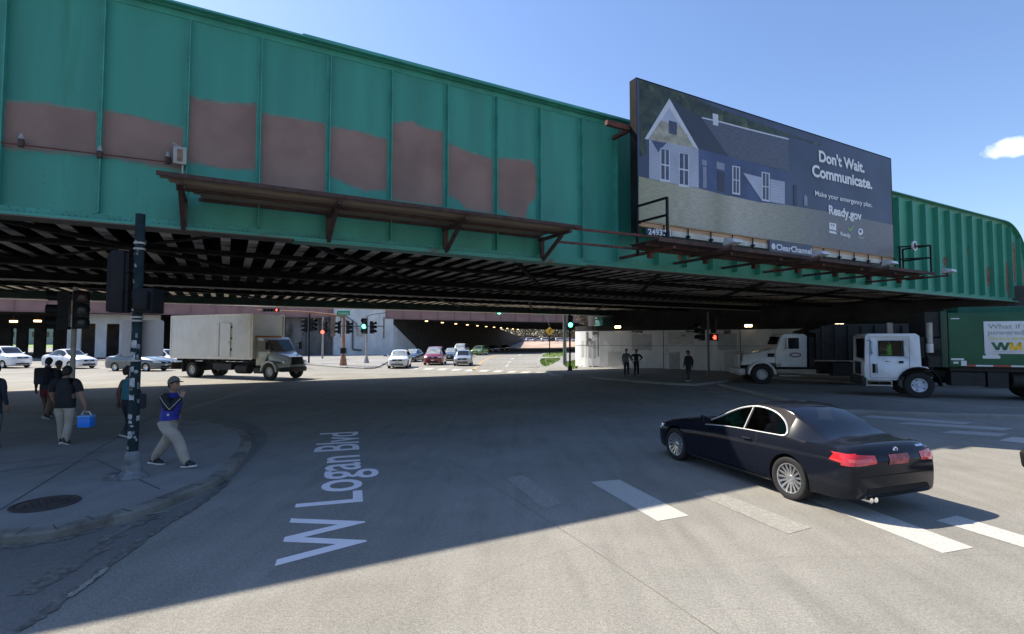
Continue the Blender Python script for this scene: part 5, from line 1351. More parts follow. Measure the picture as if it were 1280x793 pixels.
for s in (1,-1):
    mb = MB(); mb.prism([(.54,1.77),(1.36,1.77),(1.36,2.37),(.54,2.37)], lambda u,v,ss: (u, s*(1.150+.008*ss), v)); mb.build('side_window', glass('cab_glass',.75,1.25), gt, bevel=.0)
    mb = MB()
    for a in ((.50,1.40,2.36,2.40),(.50,1.40,1.74,1.78),(.50,.55,1.78,2.36),(1.35,1.40,1.78,2.36)): mb.box(a[0],a[1],s*1.183,s*1.20,a[2],a[3])
    mb.build('window_frame', BLACK, gt)
    mb = MB()
    for a in ((.30,1.72,2.55,2.562),(.30,.312,.95+.25,2.55),(1.71,1.722,.80,2.55),(.75,1.72,.80,.812)): mb.box(a[0],a[1],s*1.183,s*1.187,a[2],a[3])
    mb.build('door_seam', DARKP, gt)
    mb = MB(); mb.box(1.52,1.60,s*1.19,s*1.23,1.02,1.40); mb.box(1.60,1.63,s*1.186,s*1.215,1.0,1.42); mb.box(1.45,1.48,s*1.186,s*1.2,1.0,1.42); mb.build('grab_handle', BLACK, gt, bevel=.01)
    mb = MB(); mb.box(.52,.68,s*1.19,s*1.215,1.44,1.54); mb.build('door_handle', BLACK, gt, bevel=.01)
    mb = MB(); mb.beam((1.80,s*1.15,2.4),(1.75,s*1.55,2.42),.03,.03); mb.beam((1.75,s*1.55,1.72),(1.75,s*1.55,2.46),.03,.03); mb.box(1.70,1.76,s*1.45,s*1.68,1.82,2.38); mb.build('wing_mirror', mat('mirror_blue',(.22,.30,.42),.2,metal=.6), gt, bevel=.02)
    mb = MB()
    for z in (.46,.66): mb.box(.95,1.85,s*.95,s*1.20,z,z+.05)
    mb.box(.93,.97,s*.9,s*1.19,.42,.75); mb.box(1.83,1.87,s*.9,s*1.19,.42,.75); mb.build('step', PIPE_L, gt)
    mb = MB(); mb.prism([(x*1.06,.52+(z-.52)*1.06) for x,z in arc]+[(x,z) for x,z in reversed(arc)], lambda u,v,ss: (u, s*(.80+.44*ss), v)); mb.build('fender', DARKP, gt)
mb = MB(); mb.box(1.82,1.83,-1.0,1.0,1.60,2.52); mb.build('windscreen', glass('cab_glass',.75,1.25), gt)
mb = MB(); mb.box(1.8,2.04,-1.18,1.18,.45,.85); mb.build('bumper', MUD, gt, bevel=.04)
mb = MB(); mb.box(1.88,1.96,-.5,.5,.9,1.45); mb.build('grille', BLACK, gt)
# small door decal
mb = MB(); mb.box(1.06,1.16,1.184,1.188,1.50,1.53,0); mb.box(.96,1.055,1.184,1.188,1.50,1.53,1)
WMG = mat('decal_green', (.02,.12,.05), .5); WMY = mat('decal_yellow', (.80,.50,.03), .5)
mb.build('door_decal', [WMG, WMY], gt)
# driver inside: head and hi-vis shoulders behind the window are modelled as a person below
# body
bx1, bx0 = -1.02, -9.2
mb = MB(); mb.hexa([(bx0,-Y1,1.32),(bx1,-Y1,1.32),(bx1,Y1,1.32),(bx0,Y1,1.32),(bx0,-Y1,3.55),(bx1,-Y1,3.55),(bx1,Y1,3.55),(bx0,Y1,3.55)])
mb.build('refuse_body', GRB, gt, bevel=.06, seg=3)
mb = MB(); xz = [(-1.22,3.40),(-.85,3.40),(0,3.72)]
mb.hexa([(bx0,-1.16,3.545),(bx1-.35,-1.16,3.545),(bx1-.35,1.16,3.545),(bx0,1.16,3.545),(bx0,-.95,3.80),(bx1-.45,-.95,3.78),(bx1-.45,.95,3.78),(bx0,.95,3.80)]); mb.build('body_roof', GRB, gt, bevel=.04)
mb = MB(); mb.box(-.98,-.28,-1.1,1.1,2.55,3.60); mb.box(-.98,-.35,-1.15,1.15,1.30,1.6); mb.cyl((-.5,.95,1.0),(-.5,.95,3.3),.05,n=8); mb.box(-.95,-.30,.85,1.18,1.75,2.5); mb.cyl((-.62,1.02,1.75),(-.62,1.18,1.75),.30,n=20); mb.box(-.98,-.9,-1.2,1.2,1.3,3.7)
fg = MB(); fg.box(-1.0,-.78,.9,1.21,1.3,3.62); fg.build('body_front_post', mat('refuse_green_dark',(.008,.045,.025),.5), gt, bevel=.02)
mb.build('hoist_frame', MUD, gt)
mb = MB(); mb.cyl((-.42,1.12,2.30),(-.42,1.12,3.15),.115,n=14); mb.build('exhaust_stack', PIPE_L, gt)
mb = MB(); mb.cyl((-.42,1.12,1.9),(-.42,1.12,2.28),.13,n=14); mb.build('exhaust_guard', WHL, gt)
mb = MB(); mb.box(.55,.75,-.3,-.1,2.7,3.2); mb.build('air_intake', mat('beige_pipe',(.35,.31,.26),.6), gt)
# panel
MP = mat('panel_white', (.62,.63,.64), .45, var=.04); MTX = mat('panel_grey_text', (.30,.33,.33), .5); MTY = mat('panel_yellow_text', (.62,.58,.30), .5)
def X(px):
    r = (px-640)/650; return -((r*wf.y-wf.x)/(r*gh.y-gh.x))
mb = MB(); mb.box(X(1229), X(1229)-5.6, Y1+.002, Y1+.03, 1.87, 3.17); pn = mb.build('ad_panel', MP, gt, bevel=.02)
# local x runs leftwards on screen, so the lettering is turned to read from this side
def ptext(s, px, z, size, m, w=None, bold=.01, sp=1):
    o = text_mesh('lettering', s, size, m, pn, (X(px), Y1+.034, z), (math.pi/2,0,math.pi), extrude=.002, bold=bold)
    if w:
        xx = [v.co.x for v in o.data.vertices]; k = w/(max(xx)-min(xx))
        for v in o.data.vertices: v.co.x = (v.co.x-min(xx))*k
    return o
ptext('What if your trash', 1234, 2.88, .26, MTX, 2.45, .004); ptext('powered the future?', 1234, 2.64, .26, MTX, 2.55, .004); ptext('We turn waste into clean energy', 1234, 2.44, .15, MTY, 2.5)
kx = (X(1237)-X(1276))/1.28; wm = MB(); zL, zH = 2.02, 2.33
def stroke(a, b, w, mi): wm.prism([(a[0],a[1]),(a[0]+w,a[1]),(b[0]+w,b[1]),(b[0],b[1])], lambda u,v,s: (X(1237)-u*kx, Y1+.031+.006*s, v), mi)
for i,(x0,x1,za,zc) in enumerate([(0,.20,zH,zL),(.20,.34,zL,zH),(.34,.50,zH,zL),(.50,.66,zL,zH)]): stroke((x0,za),(x1,zc),.14,0)
for i,(x0,x1,za,zc) in enumerate([(.66,.66,zL,zH),(.66,.84,zH,zL),(.84,1.02,zL,zH),(1.04,1.04,zH,zL)]): stroke((x0+.10,za),(x1+.10,zc),.14,1)
wm.build('emblem', [WMG, WMY], pn)
mb = MB(); mb.box(X(1240),X(1275),Y1+.031,Y1+.034,1.95,1.965); mb.build('tagline', MTX, pn)
mb = MB()
for i in range(14):
    x = -1.6-.55*i; mb.box(x, x-.27, Y1+.002,Y1+.012,1.36,1.42,i%2); mb.box(x-.275, x-.545, Y1+.002,Y1+.012,1.36,1.42,(i+1)%2)
mb.box(-1.08,-1.50,Y1+.002,Y1+.010,1.60,1.68,1); mb.box(-1.15,-1.32,Y1+.002,Y1+.010,1.46,1.54,1); mb.box(-1.40,-1.58,Y1+.002,Y1+.010,1.38,1.58,1); mb.box(-2.1,-2.65,Y1+.002,Y1+.010,1.68,1.80,1); mb.box(-2.2,-2.6,Y1+.012,Y1+.013,1.80,1.88,1)
mb.box(-1.12,-1.4,Y1+.002,Y1+.01,3.28,3.32,1)
mb.build('reflector_strip', [mat('reflector_red',(.45,.03,.03),.4), MP], gt)
mb = MB(); mb.box(-9.2,1.6,-.45,-.33,.85,1.15); mb.box(-9.2,1.6,.33,.45,.85,1.15); mb.box(-9.1,-1.1,-1.0,1.0,1.15,1.318); mb.box(-2.2,-1.1,.5,1.1,.55,1.1); mb.box(-2.95,-2.3,.5,1.05,.5,1.12); mb.cyl((-3.1,.8,.8),(-3.9,.8,.8),.28,n=16); mb.box(-2.2,-1.1,-1.1,-.5,.55,1.1)
mb.build('chassis', MUD, gt)
RIMW = mat('white_rim', (.55,.58,.66), .4, var=.1)
for s in (1,-1):
    tw(gt, 0, s*1.06, s, .53, style='truckw', rim=RIMW)
    for x in (-4.25, -5.6): make_wheel(.53,.29,.28,'truck',gt,(x,s*1.06,.53),s,MUD); make_wheel(.53,.29,.28,'truck',gt,(x,s*.73,.53),s,MUD)

# ---- white-cab dump truck further back, heading left
mf = G(952.5,480.5); hd = Vector((-.985,.17,0)).normalized(); mt = root('dump_truck', 'white-cab dump truck with a black tipping body behind the refuse truck', 'truck', mf+Vector((0.17,.985,0))*1.1, math.atan2(hd.y,hd.x))
WM2 = mat('white_cab_aged', (.60,.60,.58), .35, var=.06, coat=.3)
mb = MB(); xz_prism(mb, [(-.75,.95),(-2.35,.95),(-2.38,2.65),(-2.2,2.78),(-1.25,2.78),(-1.08,2.70),(-.80,1.95),(-.75,1.8)], -1.05,1.05); mb.build('cab', WM2, mt, bevel=.06, seg=3)
mb = MB(); mb.hexa([(-.85,-.98,1.15),(.98,-.72,1.0),(.98,.72,1.0),(-.85,.98,1.15),(-.85,-.92,1.98),(.80,-.55,1.62),(.80,.55,1.62),(-.85,.92,1.98)]); mb.build('hood', WM2, mt, bevel=.12, seg=3)
mb = MB(); mb.box(.95,1.05,-.5,.5,.85,1.6); mb.build('grille', PIPE_L, mt, bevel=.03)
mb = MB(); mb.box(.85,1.20,-1.15,1.15,.5,.85); mb.build('bumper', PIPE_L, mt, bevel=.05)
arc = [(.74*math.cos(t),.54+.72*math.sin(t)) for t in [math.pi*i/12 for i in range(13)]]; arc2 = [(.62*math.cos(t),.54+.62*math.sin(t)) for t in [math.pi*i/12 for i in range(12,-1,-1)]]
for s in (1,-1):
    mb = MB(); mb.prism(arc+arc2, lambda u,v,ss: (u, s*(.70+.50*ss), v)); mb.build('fender', WM2, mt, bevel=.03)
    mb = MB(); mb.prism([(-1.22,1.95),(-1.95,1.95),(-1.95,2.55),(-1.38,2.55)], lambda u,v,ss: (u, s*(1.052+.012*ss), v)); mb.build('side_window', GLASSO, mt)
    mb = MB(); mb.box(-1.28,-1.22,s*1.2,s*1.42,1.95,2.55); mb.beam((-1.1,s*1.0,1.9),(-1.25,s*1.32,1.9),.03,.03); mb.beam((-1.25,s*1.32,1.85),(-1.25,s*1.32,2.6),.03,.03); mb.build('wing_mirror', WHL, mt)
    mb = MB(); mb.lathe([(0,s*1.075),(1,s*1.075),(1,s*1.055)], (0,0,0),'y',20); mb.v=[(-1.75+.30*x, y, 1.62+.13*z) for x,y,z in mb.v]; mb.build('door_emblem', mat('emblem_red',(.20,.04,.04),.5), mt)
    mb = MB(); mb.lathe([(0,s*1.082),(1,s*1.082),(1,s*1.0755)], (0,0,0),'y',20); mb.v=[(-1.75+.22*x, y, 1.62+.07*z) for x,y,z in mb.v]; mb.box(-1.5,-1.95,s*1.055,s*1.06,1.38,1.42); mb.build('door_lettering', MP, mt)
    mb = MB(); mb.box(-.35,-.70,s*.985,s*1.0,1.50,1.70); mb.build('hood_vent', BLACK, mt, bevel=.01)
    mb = MB(); mb.box(-.9,-2.0,s*.8,s*1.1,.45,.50); mb.box(-.9,-2.0,s*.8,s*1.08,.75,.80); mb.box(-.75,-1.0,s*.85,s*1.1,.95,1.15); mb.build('step', PIPE_L, mt)
mb = MB(); mb.hexa([(-.98,-.85,2.02),(-.95,-.85,2.02),(-.95,.85,2.02),(-.98,.85,2.02),(-1.19,-.8,2.62),(-1.16,-.8,2.62),(-1.16,.8,2.62),(-1.19,.8,2.62)]); mb.v=[(x+.12,y,z) for x,y,z in mb.v]; mb.build('windscreen', GLASSO, mt)
mb = MB(); xz_prism(mb, [(-2.75,1.35),(-9.3,1.35),(-9.3,3.30),(-3.6,3.30),(-2.4,2.92),(-2.4,2.85),(-2.75,2.80)], -1.25,1.25)
DUMP = mat('tipper_black', (.022,.021,.022), .6, var=.3)
mb.build('tipping_body', DUMP, mt, bevel=.03)
mb = MB()
for i in range(10): 
    for s in (1,-1): mb.box(-3.0-.65*i,-3.1-.65*i,s*1.25,s*1.33,1.35,3.2)
mb.box(-2.75,-9.3,1.26,1.30,2.2,2.26); mb.build('body_rib', DUMP, mt)
mb = MB(); mb.box(-9.2,.8,-.45,.45,.8,1.2); mb.box(-3.6,-5.2,.6,1.15,.5,1.2); mb.box(-3.6,-5.2,-1.15,-.6,.5,1.2); mb.box(-2.45,-2.7,-1.1,1.1,1.0,2.6); mb.build('chassis', MUD, mt)
for i in range(3): 
    mb = MB(); mb.cyl((-2.55,.6+.15*i,1.3),(-2.55,.6+.15*i,2.6),.045,n=8); mb.build('vertical_pipe', PIPE_L, mt)
for s in (1,-1):
    tw(mt, 0, s*1.04, s, .54); 
    for x in (-6.0,-7.3): tw(mt, x, s*1.05, s, .54, True, MUD)

# ================================================================== SIGNALS, POLES, SIGNS
GREENL = mat('green_light', (.1,.8,.6), .3, emit=(.10,1.0,.62), estr=4); REDL = mat('red_light', (.8,.1,.05), .3, emit=(1,.10,.06), estr=2.2); DULL = mat('unlit_lens', (.05,.012,.014), .3)
DULLG = mat('unlit_dark_lens', (.02,.03,.03), .3); GREENS = mat('street_sign_green', (.01,.30,.15), .5); GREENT = mat('sign_white', (.7,.72,.7), .5)
def head(parent, o, yaw, lit=None, n=3, name='signal_head', s=1.0, horiz=False):
    """signal head hung at o, lenses facing local +x of yaw; lit: index from the top"""
    M = Matrix.Translation(Vector(o)) @ Matrix.Rotation(yaw, 4, 'Z') @ (Matrix.Rotation(-math.pi/2,4,'X') if horiz else Matrix.Identity(4)) @ Matrix.Scale(s,4)
    hgt = .35*n
    mb = MB()
    for i in range(n): 
        z = hgt/2-.35*i; mb.box(-.13,.11,-.17,.17,z-.345,z-.005)
    for i in range(n):
        z = hgt/2-.35*(i+.5); k = 12
        for t in range(k):                     # visor: open-bottomed tunnel
            a0 = -.5+ (math.pi+1.0)*t/k; a1 = -.5+(math.pi+1.0)*(t+1)/k
            p = [(x_, r_*math.cos(a), z+r_*math.sin(a)) for a in (a0,a1) for x_,r_ in ((.11,.150),(.36,.150),(.36,.160),(.11,.160))]
            mb.add(p, [(0,1,5,4),(1,2,6,5),(2,3,7,6)])
    mb.v = [tuple(M @ Vector(v)) for v in mb.v]; h = mb.build(name, BLACK, parent)
    for i in range(n):
        z = hgt/2-.35*(i+.5); mb = MB(); mb.lathe([(0,.135),(.08,.13),(.145,.112)], (0,0,z), 'x', 16); mb.v = [tuple(M @ Vector(v)) for v in mb.v]
        mb.build('lens', (REDL if (i == 0) else GREENL) if lit == i else (DULL if i == 0 else DULLG), h)
    return h
def pole(mb, x, y, z0, z1, r, n=12, mi=0): mb.cyl((x,y,z0),(x,y,z1), r, r*.92, n, mi)
ALU = mat('sign_back_aluminium', (.36,.335,.32), .5, metal=.2, var=.05)
# S1 sticker covered pole at the corner
b = G(165,597,.12); s1 = root('traffic_signal_pole', 'dark green signal pole plastered with torn white stickers on the corner pavement', 'traffic signal', b, 0)
PG = mat('dark_green_pole', (.012,.026,.032), .7, var=.3, scale=5, spec=.15); STK = mat('sticker_white', (.34,.35,.37), .7, var=.35, scale=14, dirt=(.06,.07,.08), dirt_amt=.15, dscale=9)
mb = MB(); pole(mb,0,0,.30,zY(168,268,b.y)-.12,.078,16); mb.build('pole', PG, s1)
mb = MB(); mb.lathe([(.0,0),(.25,0),(.25,.03),(.20,.06),(.145,.12),(.115,.34),(.10,.42),(.08,.44)], axis='z', n=12); mb.box(-.34,-.14,-.2,.05,0,.09); mb.build('base', mat('worn_cast_base',(.16,.17,.18),.7,var=.5,scale=5,dirt=(.03,.035,.04),dirt_amt=.25,dscale=5), s1, bevel=.012)
rr = random.Random(5); STK2 = mat('sticker_grey',(.16,.18,.20),.7,var=.4,scale=9)
def sticker(zc, h, a0, w, mi=0):
    mb = MB(); k = 5; r = .0815; vs = []
    for j in range(2):
        for i in range(k+1): a = a0 + w*i/k; vs.append((r*math.cos(a)*(1), r*math.sin(a), zc + (h if j else -h)/1 + rr.uniform(-.012,.012)))
    mb.add(vs, [(i,i+1,k+1+i+1,k+1+i) for i in range(k)]); mb.build('sticker', STK2 if mi else STK, s1)
for i in range(30): sticker(rr.uniform(.5,3.2), rr.uniform(.012,.05), rr.uniform(-3.0,-.5), rr.uniform(.3,.8), rr.choice([0,1,1]))
for z in (2.22,2.02,1.80,1.58,1.33,1.02,.72): sticker(z, rr.uniform(.035,.07), -2.2+rr.uniform(-.2,.3), 1.1, 0)
for i in range(12): sticker(3.2+rr.uniform(0,.8), rr.uniform(.01,.04), -2.0+rr.uniform(-.8,.8), .4, 1)
mb = MB()
for z in (3.92,3.82,2.66,2.60,1.93): mb.cyl((0,0,z),(0,0,z+.03),.088,n=16)
mb.build('clamp_band', PIPE_L, s1)
ks = (zY(168,268,9.25)-H)/(4.66-H)
zs = lambda z: H+(z-H)*ks
head(s1, (-.30,.02,3.26), R(100), name='signal_head', s=.95)     # seen from behind
mb = MB(); mb.box(-.40,-.17,-.12,.10,2.75,3.80); mb.box(-.17,-.05,-.03,.03,3.65,3.69); mb.box(-.17,-.05,-.03,.03,2.8,2.84); mb.build('signal_back', BLACK, s1, bevel=.03)
mb = MB(); mb.box(.0,.32,-.10,.20,2.74,3.16); mb.box(.04,.27,-.18,-.101,2.79,3.10); mb.box(-.05,.05,-.05,.05,2.70,2.74); mb.build('pedestrian_signal', BLACK, s1, bevel=.02)
mb = MB(); zc = (426-417)/650*b.y+2.28; 
import itertools
def rrect(w,h,r,k=4):
    o=[]
    for cx,cy,a0 in ((w/2-r,h/2-r,0),(-w/2+r,h/2-r,math.pi/2),(-w/2+r,-h/2+r,math.pi),(w/2-r,-h/2+r,1.5*math.pi)):
        o += [(cx+r*math.cos(a0+math.pi/2*i/k), cy+r*math.sin(a0+math.pi/2*i/k)) for i in range(k+1)]
    return o
mb.prism(rrect(.72,.62,.05), lambda u,v,s: (.03+u, .10+.004*s, 2.32+v)); mb.build('sign_back', ALU, s1)
# S2 left pole with two dark heads
b = G(88,531,.12); s2_ = root('traffic_signal_pole', 'pale pole with two unlit black signal heads behind the man with the cooler', 'traffic signal', b, 0)
mb = MB(); pole(mb,0,0,0,3.75,.065); mb.cyl((0,0,0),(0,0,.35),.16,.11,12); mb.build('pole', mat('beige_pole',(.30,.27,.22),.6,var=.2), s2_)
head(s2_, (-.25,-.06,3.10), R(-150)); head(s2_, (.22,-.05,3.12), R(-45))
for z in (3.55,2.6):
    mb = MB(); mb.box(-.25,.25,-.03,.03,z,z+.05); mb.build('bracket', BLACK, s2_)
# S4 orange mast arm pole
b = G(429,457,.12); ORG = mat('rusty_orange_pole', (.33,.16,.10), .7, var=.3, scale=3, dirt=(.14,.09,.05), dirt_amt=.2); k = b.y
s4 = root('traffic_signal_pole', 'rusty orange mast arm pole on the far left corner carrying a small green street sign', 'traffic signal', b, 0)
zt = H+(426-397)/650*k; mb = MB(); mb.cyl((0,0,0),(0,0,zt+.2),.17,.12,12); mb.cyl((0,0,0),(0,0,.9),.36,.22,8); mb.build('pole', ORG, s4)
xe = (327-429)/650*k; ze = H+(426-387.5)/650*(k-1); mb = MB(); mb.cyl((0,0,zt),(xe*.45,-.5,zt+(ze-zt)*.75-.12),.11,.08,10); mb.cyl((xe*.45,-.5,zt+(ze-zt)*.75-.12),(xe,-1,ze-.12),.08,.05,10); mb.build('mast_arm', ORG, s4)
head(s4, (xe*.83,-1.1,ze-.15), -math.pi/2, 0, 5, horiz=True, s=.85)
head(s4, (-.42,0,H+(426-410)/650*k-.12), R(-170), None, s=1.05); head(s4, (.42,0,H+(426-410)/650*k-.12), R(-10), None, s=1.05)
mb = MB(); mb.box(-.5,.5,-.03,.03,H+(426-404)/650*k,H+(426-403)/650*k); mb.build('bracket', BLACK, s4); mb = MB(); mb.box(-.22,.22,-.22,.22,1.1,1.6); mb.build('control_box', BLACK, s4)
mb = MB(); mb.box(-.55,.62,-.25,-.22,H+(426-396)/650*k,H+(426-390.5)/650*k); sgn = mb.build('street_sign', GREENS, s4)
text_mesh('lettering', 'LOGAN', .26, GREENT, sgn, (-.42,-.255,H+(426-395)/650*k), (math.pi/2,0,0), extrude=.002)
# S5 grey pole with a green light
b = G(458,454,.12); k = b.y; s5 = root('traffic_signal_pole', 'grey pole with a lit green light beside the abutment pipes', 'traffic signal', b, 0)
mb = MB(); mb.cyl((0,0,0),(0,0,H+(426-397)/650*k),.12,.10,10); mb.cyl((0,0,0),(0,0,.6),.3,.16,8); mb.build('pole', PIPE_L, s5)
hh = head(s5, (-.18,-.2,H+(426-408)/650*k-.1), -math.pi/2, None, s=1.5)
mb = MB(); mb.lathe([(0,.0),(.20,.0),(.22,.06)], (-.18,-.43,H+(426-408)/650*k-.15), 'y', 14); mb.build('lit_lens', GREENL, hh)
head(s5, (.55,0,H+(426-411)/650*k), R(-20), None, s=1.2); mb = MB(); mb.tube([(0,0,H+(426-397)/650*k),(.5,0,H+(426-396)/650*k+.1),(2.0,.2,H+(426-396)/650*k+.3)],.03); mb.build('wire_arm', BLACK, s5)
# S6 pole with a red light, S7 dark pole with dim heads
b = G(403,448.5,.12); k = b.y; s6 = root('traffic_signal_pole', 'slim pale pole with a lit red light in front of the stained wall', 'traffic signal', b, 0)
mb = MB(); mb.cyl((0,0,0),(0,0,H+(426-398)/650*k),.13,.11,8); mb.build('pole', PIPE_L, s6); h_ = head(s6, (.35,-.2,H+(426-411)/650*k), R(-60), None, s=1.4)
mb = MB(); mb.lathe([(0,.0),(.22,.0),(.24,.06)], (.12,-.5,H+(426-416.5)/650*k), 'y', 14); mb.build('lit_lens', REDL, h_)
b = G(386,454,.12); k = b.y; s7 = root('traffic_signal_pole', 'dark pole with two dull grey signal heads just right of the box truck', 'traffic signal', b, 0)
mb = MB(); mb.cyl((0,0,0),(0,0,H+(426-391)/650*k),.09,.07,8); mb.build('pole', DARKST, s7)
head(s7, (-.35,0,H+(426-409)/650*k), R(-160), None, s=1.25); head(s7, (.35,0,H+(426-408)/650*k), R(-30), None, s=1.25)
# S8 tall pole on the right corner with a long arm
b = G(706,456,.12); k = b.y; s8 = root('traffic_signal_pole', 'tall dark pole whose long arm over the lanes carries a green street sign', 'traffic signal', b, 0)
zt = H+(426-391.5)/650*k; mb = MB(); mb.cyl((0,0,0),(0,0,zt+.1),.18,.15,12); mb.build('pole', mat('grey_green_pole',(.07,.085,.08),.6), s8)
xe = (598-706)/650*k; mb = MB(); mb.cyl((0,0,zt),(xe,-.3,zt+.1),.07,.05,8); mb.build('mast_arm', PIPE_L, s8)
hh = head(s8, ((616-706)/650*k,-.45,zt), -math.pi/2, None, 5, horiz=True, s=.95)
mb = MB(); mb.lathe([(0,.0),(.22,.0),(.24,.06)], ((624.5-706)/650*k,-.78,zt-.02), 'y', 14); mb.build('lit_lens', GREENL, hh)
mb = MB(); x0 = (670.5-706)/650*k; x1 = (690.5-706)/650*k; mb.box(x0,x1,-.35,-.32,zt-.32,zt+.22); sg = mb.build('street_sign', GREENS, s8)
text_mesh('lettering', 'N Western', .22, GREENT, sg, (x0+.3,-.355,zt-.02), (math.pi/2,0,0), extrude=.002); text_mesh('lettering', '2400 W', .16, GREENT, sg, (x0+.5,-.355,zt-.24), (math.pi/2,0,0), extrude=.002)
# S9 near right corner pole
b = G(712.5,463.5,.12); k = b.y; s9 = root('traffic_signal_pole', 'black pole with a tall head showing green, standing at the white abutment nose', 'traffic signal', b, 0)
mb = MB(); mb.cyl((0,0,0),(0,0,H+(426-418)/650*k+1.4),.075,.07,10); mb.cyl((0,0,0),(0,0,.4),.2,.12,10); mb.build('pole', MUD, s9)
hh = head(s9, (0.02,-.18,H+(426-406)/650*k), -math.pi/2, None, s=1.1)
mb = MB(); mb.lathe([(0,.0),(.16,.0),(.17,.05)], (.02,-.36,H+(426-408.5)/650*k), 'y', 14); mb.build('lit_lens', GREENL, hh)
# S10 pole by the abutment with the red hand
b = G(886,470.5,.12); k = b.y; s10 = root('traffic_signal_pole', 'grey pole before the white abutment with black heads and a glowing red hand signal', 'traffic signal', b, 0)
mb = MB(); mb.cyl((0,0,0),(0,0,H+(426-392.5)/650*k),.075,.065,10); mb.cyl((0,0,0),(0,0,.35),.17,.1,10); mb.build('pole', mat('dull_grey_pole',(.12,.125,.12),.6), s10)
head(s10, (-.45,-.05,H+(426-417)/650*k), R(-165), None, s=1.12); head(s10, (.35,.0,H+(426-410)/650*k), R(60), None, s=.9)
mb = MB(); x = (892.5-886)/650*k; z = H+(426-424)/650*k; mb.box(x-.24,x+.24,-.2,.05,z-.22,z+.22); ps = mb.build('pedestrian_signal', BLACK, s10, bevel=.02)
mb = MB(); mb.box(x-.06,x+.10,-.215,-.202,z-.14,z+.02)
for i in range(4): mb.box(x-.06+.042*i,x-.03+.042*i,-.215,-.202,z+.021,z+.10+(.03 if i in (1,2) else 0))
mb.box(x-.12,x-.065,-.215,-.202,z-.05,z+.0); mb.build('hand_symbol', mat('hand_light',(.9,.1,.05),.4,emit=(1,.06,.03),estr=3), ps)
mb = MB(); mb.box(-.45,.35,-.03,.03,H+(426-405)/650*k,H+(426-404)/650*k); mb.build('bracket', BLACK, s10)
# yellow warning sign
b = G(687,443.5,.12); k = b.y; ys = root('warning_sign', 'yellow diamond warning sign with a black bent arrow on the grass at the curve', 'sign', b, 0)
mb = MB(); mb.box(-.08,.08,-.08,.08,0,H+(426-408)/650*k); mb.build('post', DARKST, ys)
r_ = 5.4/650*k; zc = H+(426-415)/650*k; mb = MB(); mb.prism([(0,r_),(r_,0),(0,-r_),(-r_,0)], lambda u,v,s: (u, -.12+.02*s, zc+v)); d_ = mb.build('panel', mat('sign_yellow',(.75,.36,.02),.5,var=.05), ys)
mb = MB(); mb.box(-.18*r_,.0,-.13,-.121,zc-.5*r_,zc-.05*r_); mb.prism([(-.18,-.05),(.0,-.15),(.28,.18),(.15,.28)], lambda u,v,s: (u*r_, -.13+.008*s, zc+v*r_)); mb.prism([(.02,.30),(.42,.05),(.38,.52)], lambda u,v,s: (u*r_, -.13+.008*s, zc+v*r_)); mb.build('arrow', BLACK, d_)
mb = MB(); mb.beam((0,0,zc+r_),(-.6,0,zc+r_+2.4),.05,.05); mb.build('cable_stay', PIPE_L, ys)
# ================================================================== PEOPLE
SKIN = mat('skin_tone', (.30,.17,.115), .6, var=.06); SKIND = mat('skin_dark', (.11,.062,.043), .6, var=.06)
HAIRB = mat('dark_hair', (.012,.010,.009), .7, var=.4, scale=20, bump=.5)
KHAKI = mat('khaki_cloth', (.34,.305,.255), .85, var=.12, scale=5, bump=.25); BLK = mat('black_cloth', (.012,.013,.017), .85, var=.25, scale=6, bump=.2)
BLUEJ = mat('royal_blue_cloth', (.018,.028,.30), .6, var=.15, scale=5, bump=.25); TEALC = mat('teal_cloth', (.02,.15,.20), .8, var=.15, scale=5)
NAVYC = mat('navy_cloth', (.016,.02,.035), .85, var=.2); MAROON = mat('maroon_cloth', (.12,.018,.022), .85, var=.2); GREYC = mat('grey_cloth', (.10,.105,.12), .85, var=.2)
SHOE = mat('black_shoe', (.012,.012,.013), .5); SOLE = mat('white_sole', (.55,.55,.55), .6); BRWN = mat('brown_print', (.12,.07,.05), .8, var=.4, scale=12)
def seg_d(p, a, b):
    ab = b-a; t = max(0, min(1, (p-a).dot(ab)/max(1e-9, ab.dot(ab)))); return (p-a-ab*t).length
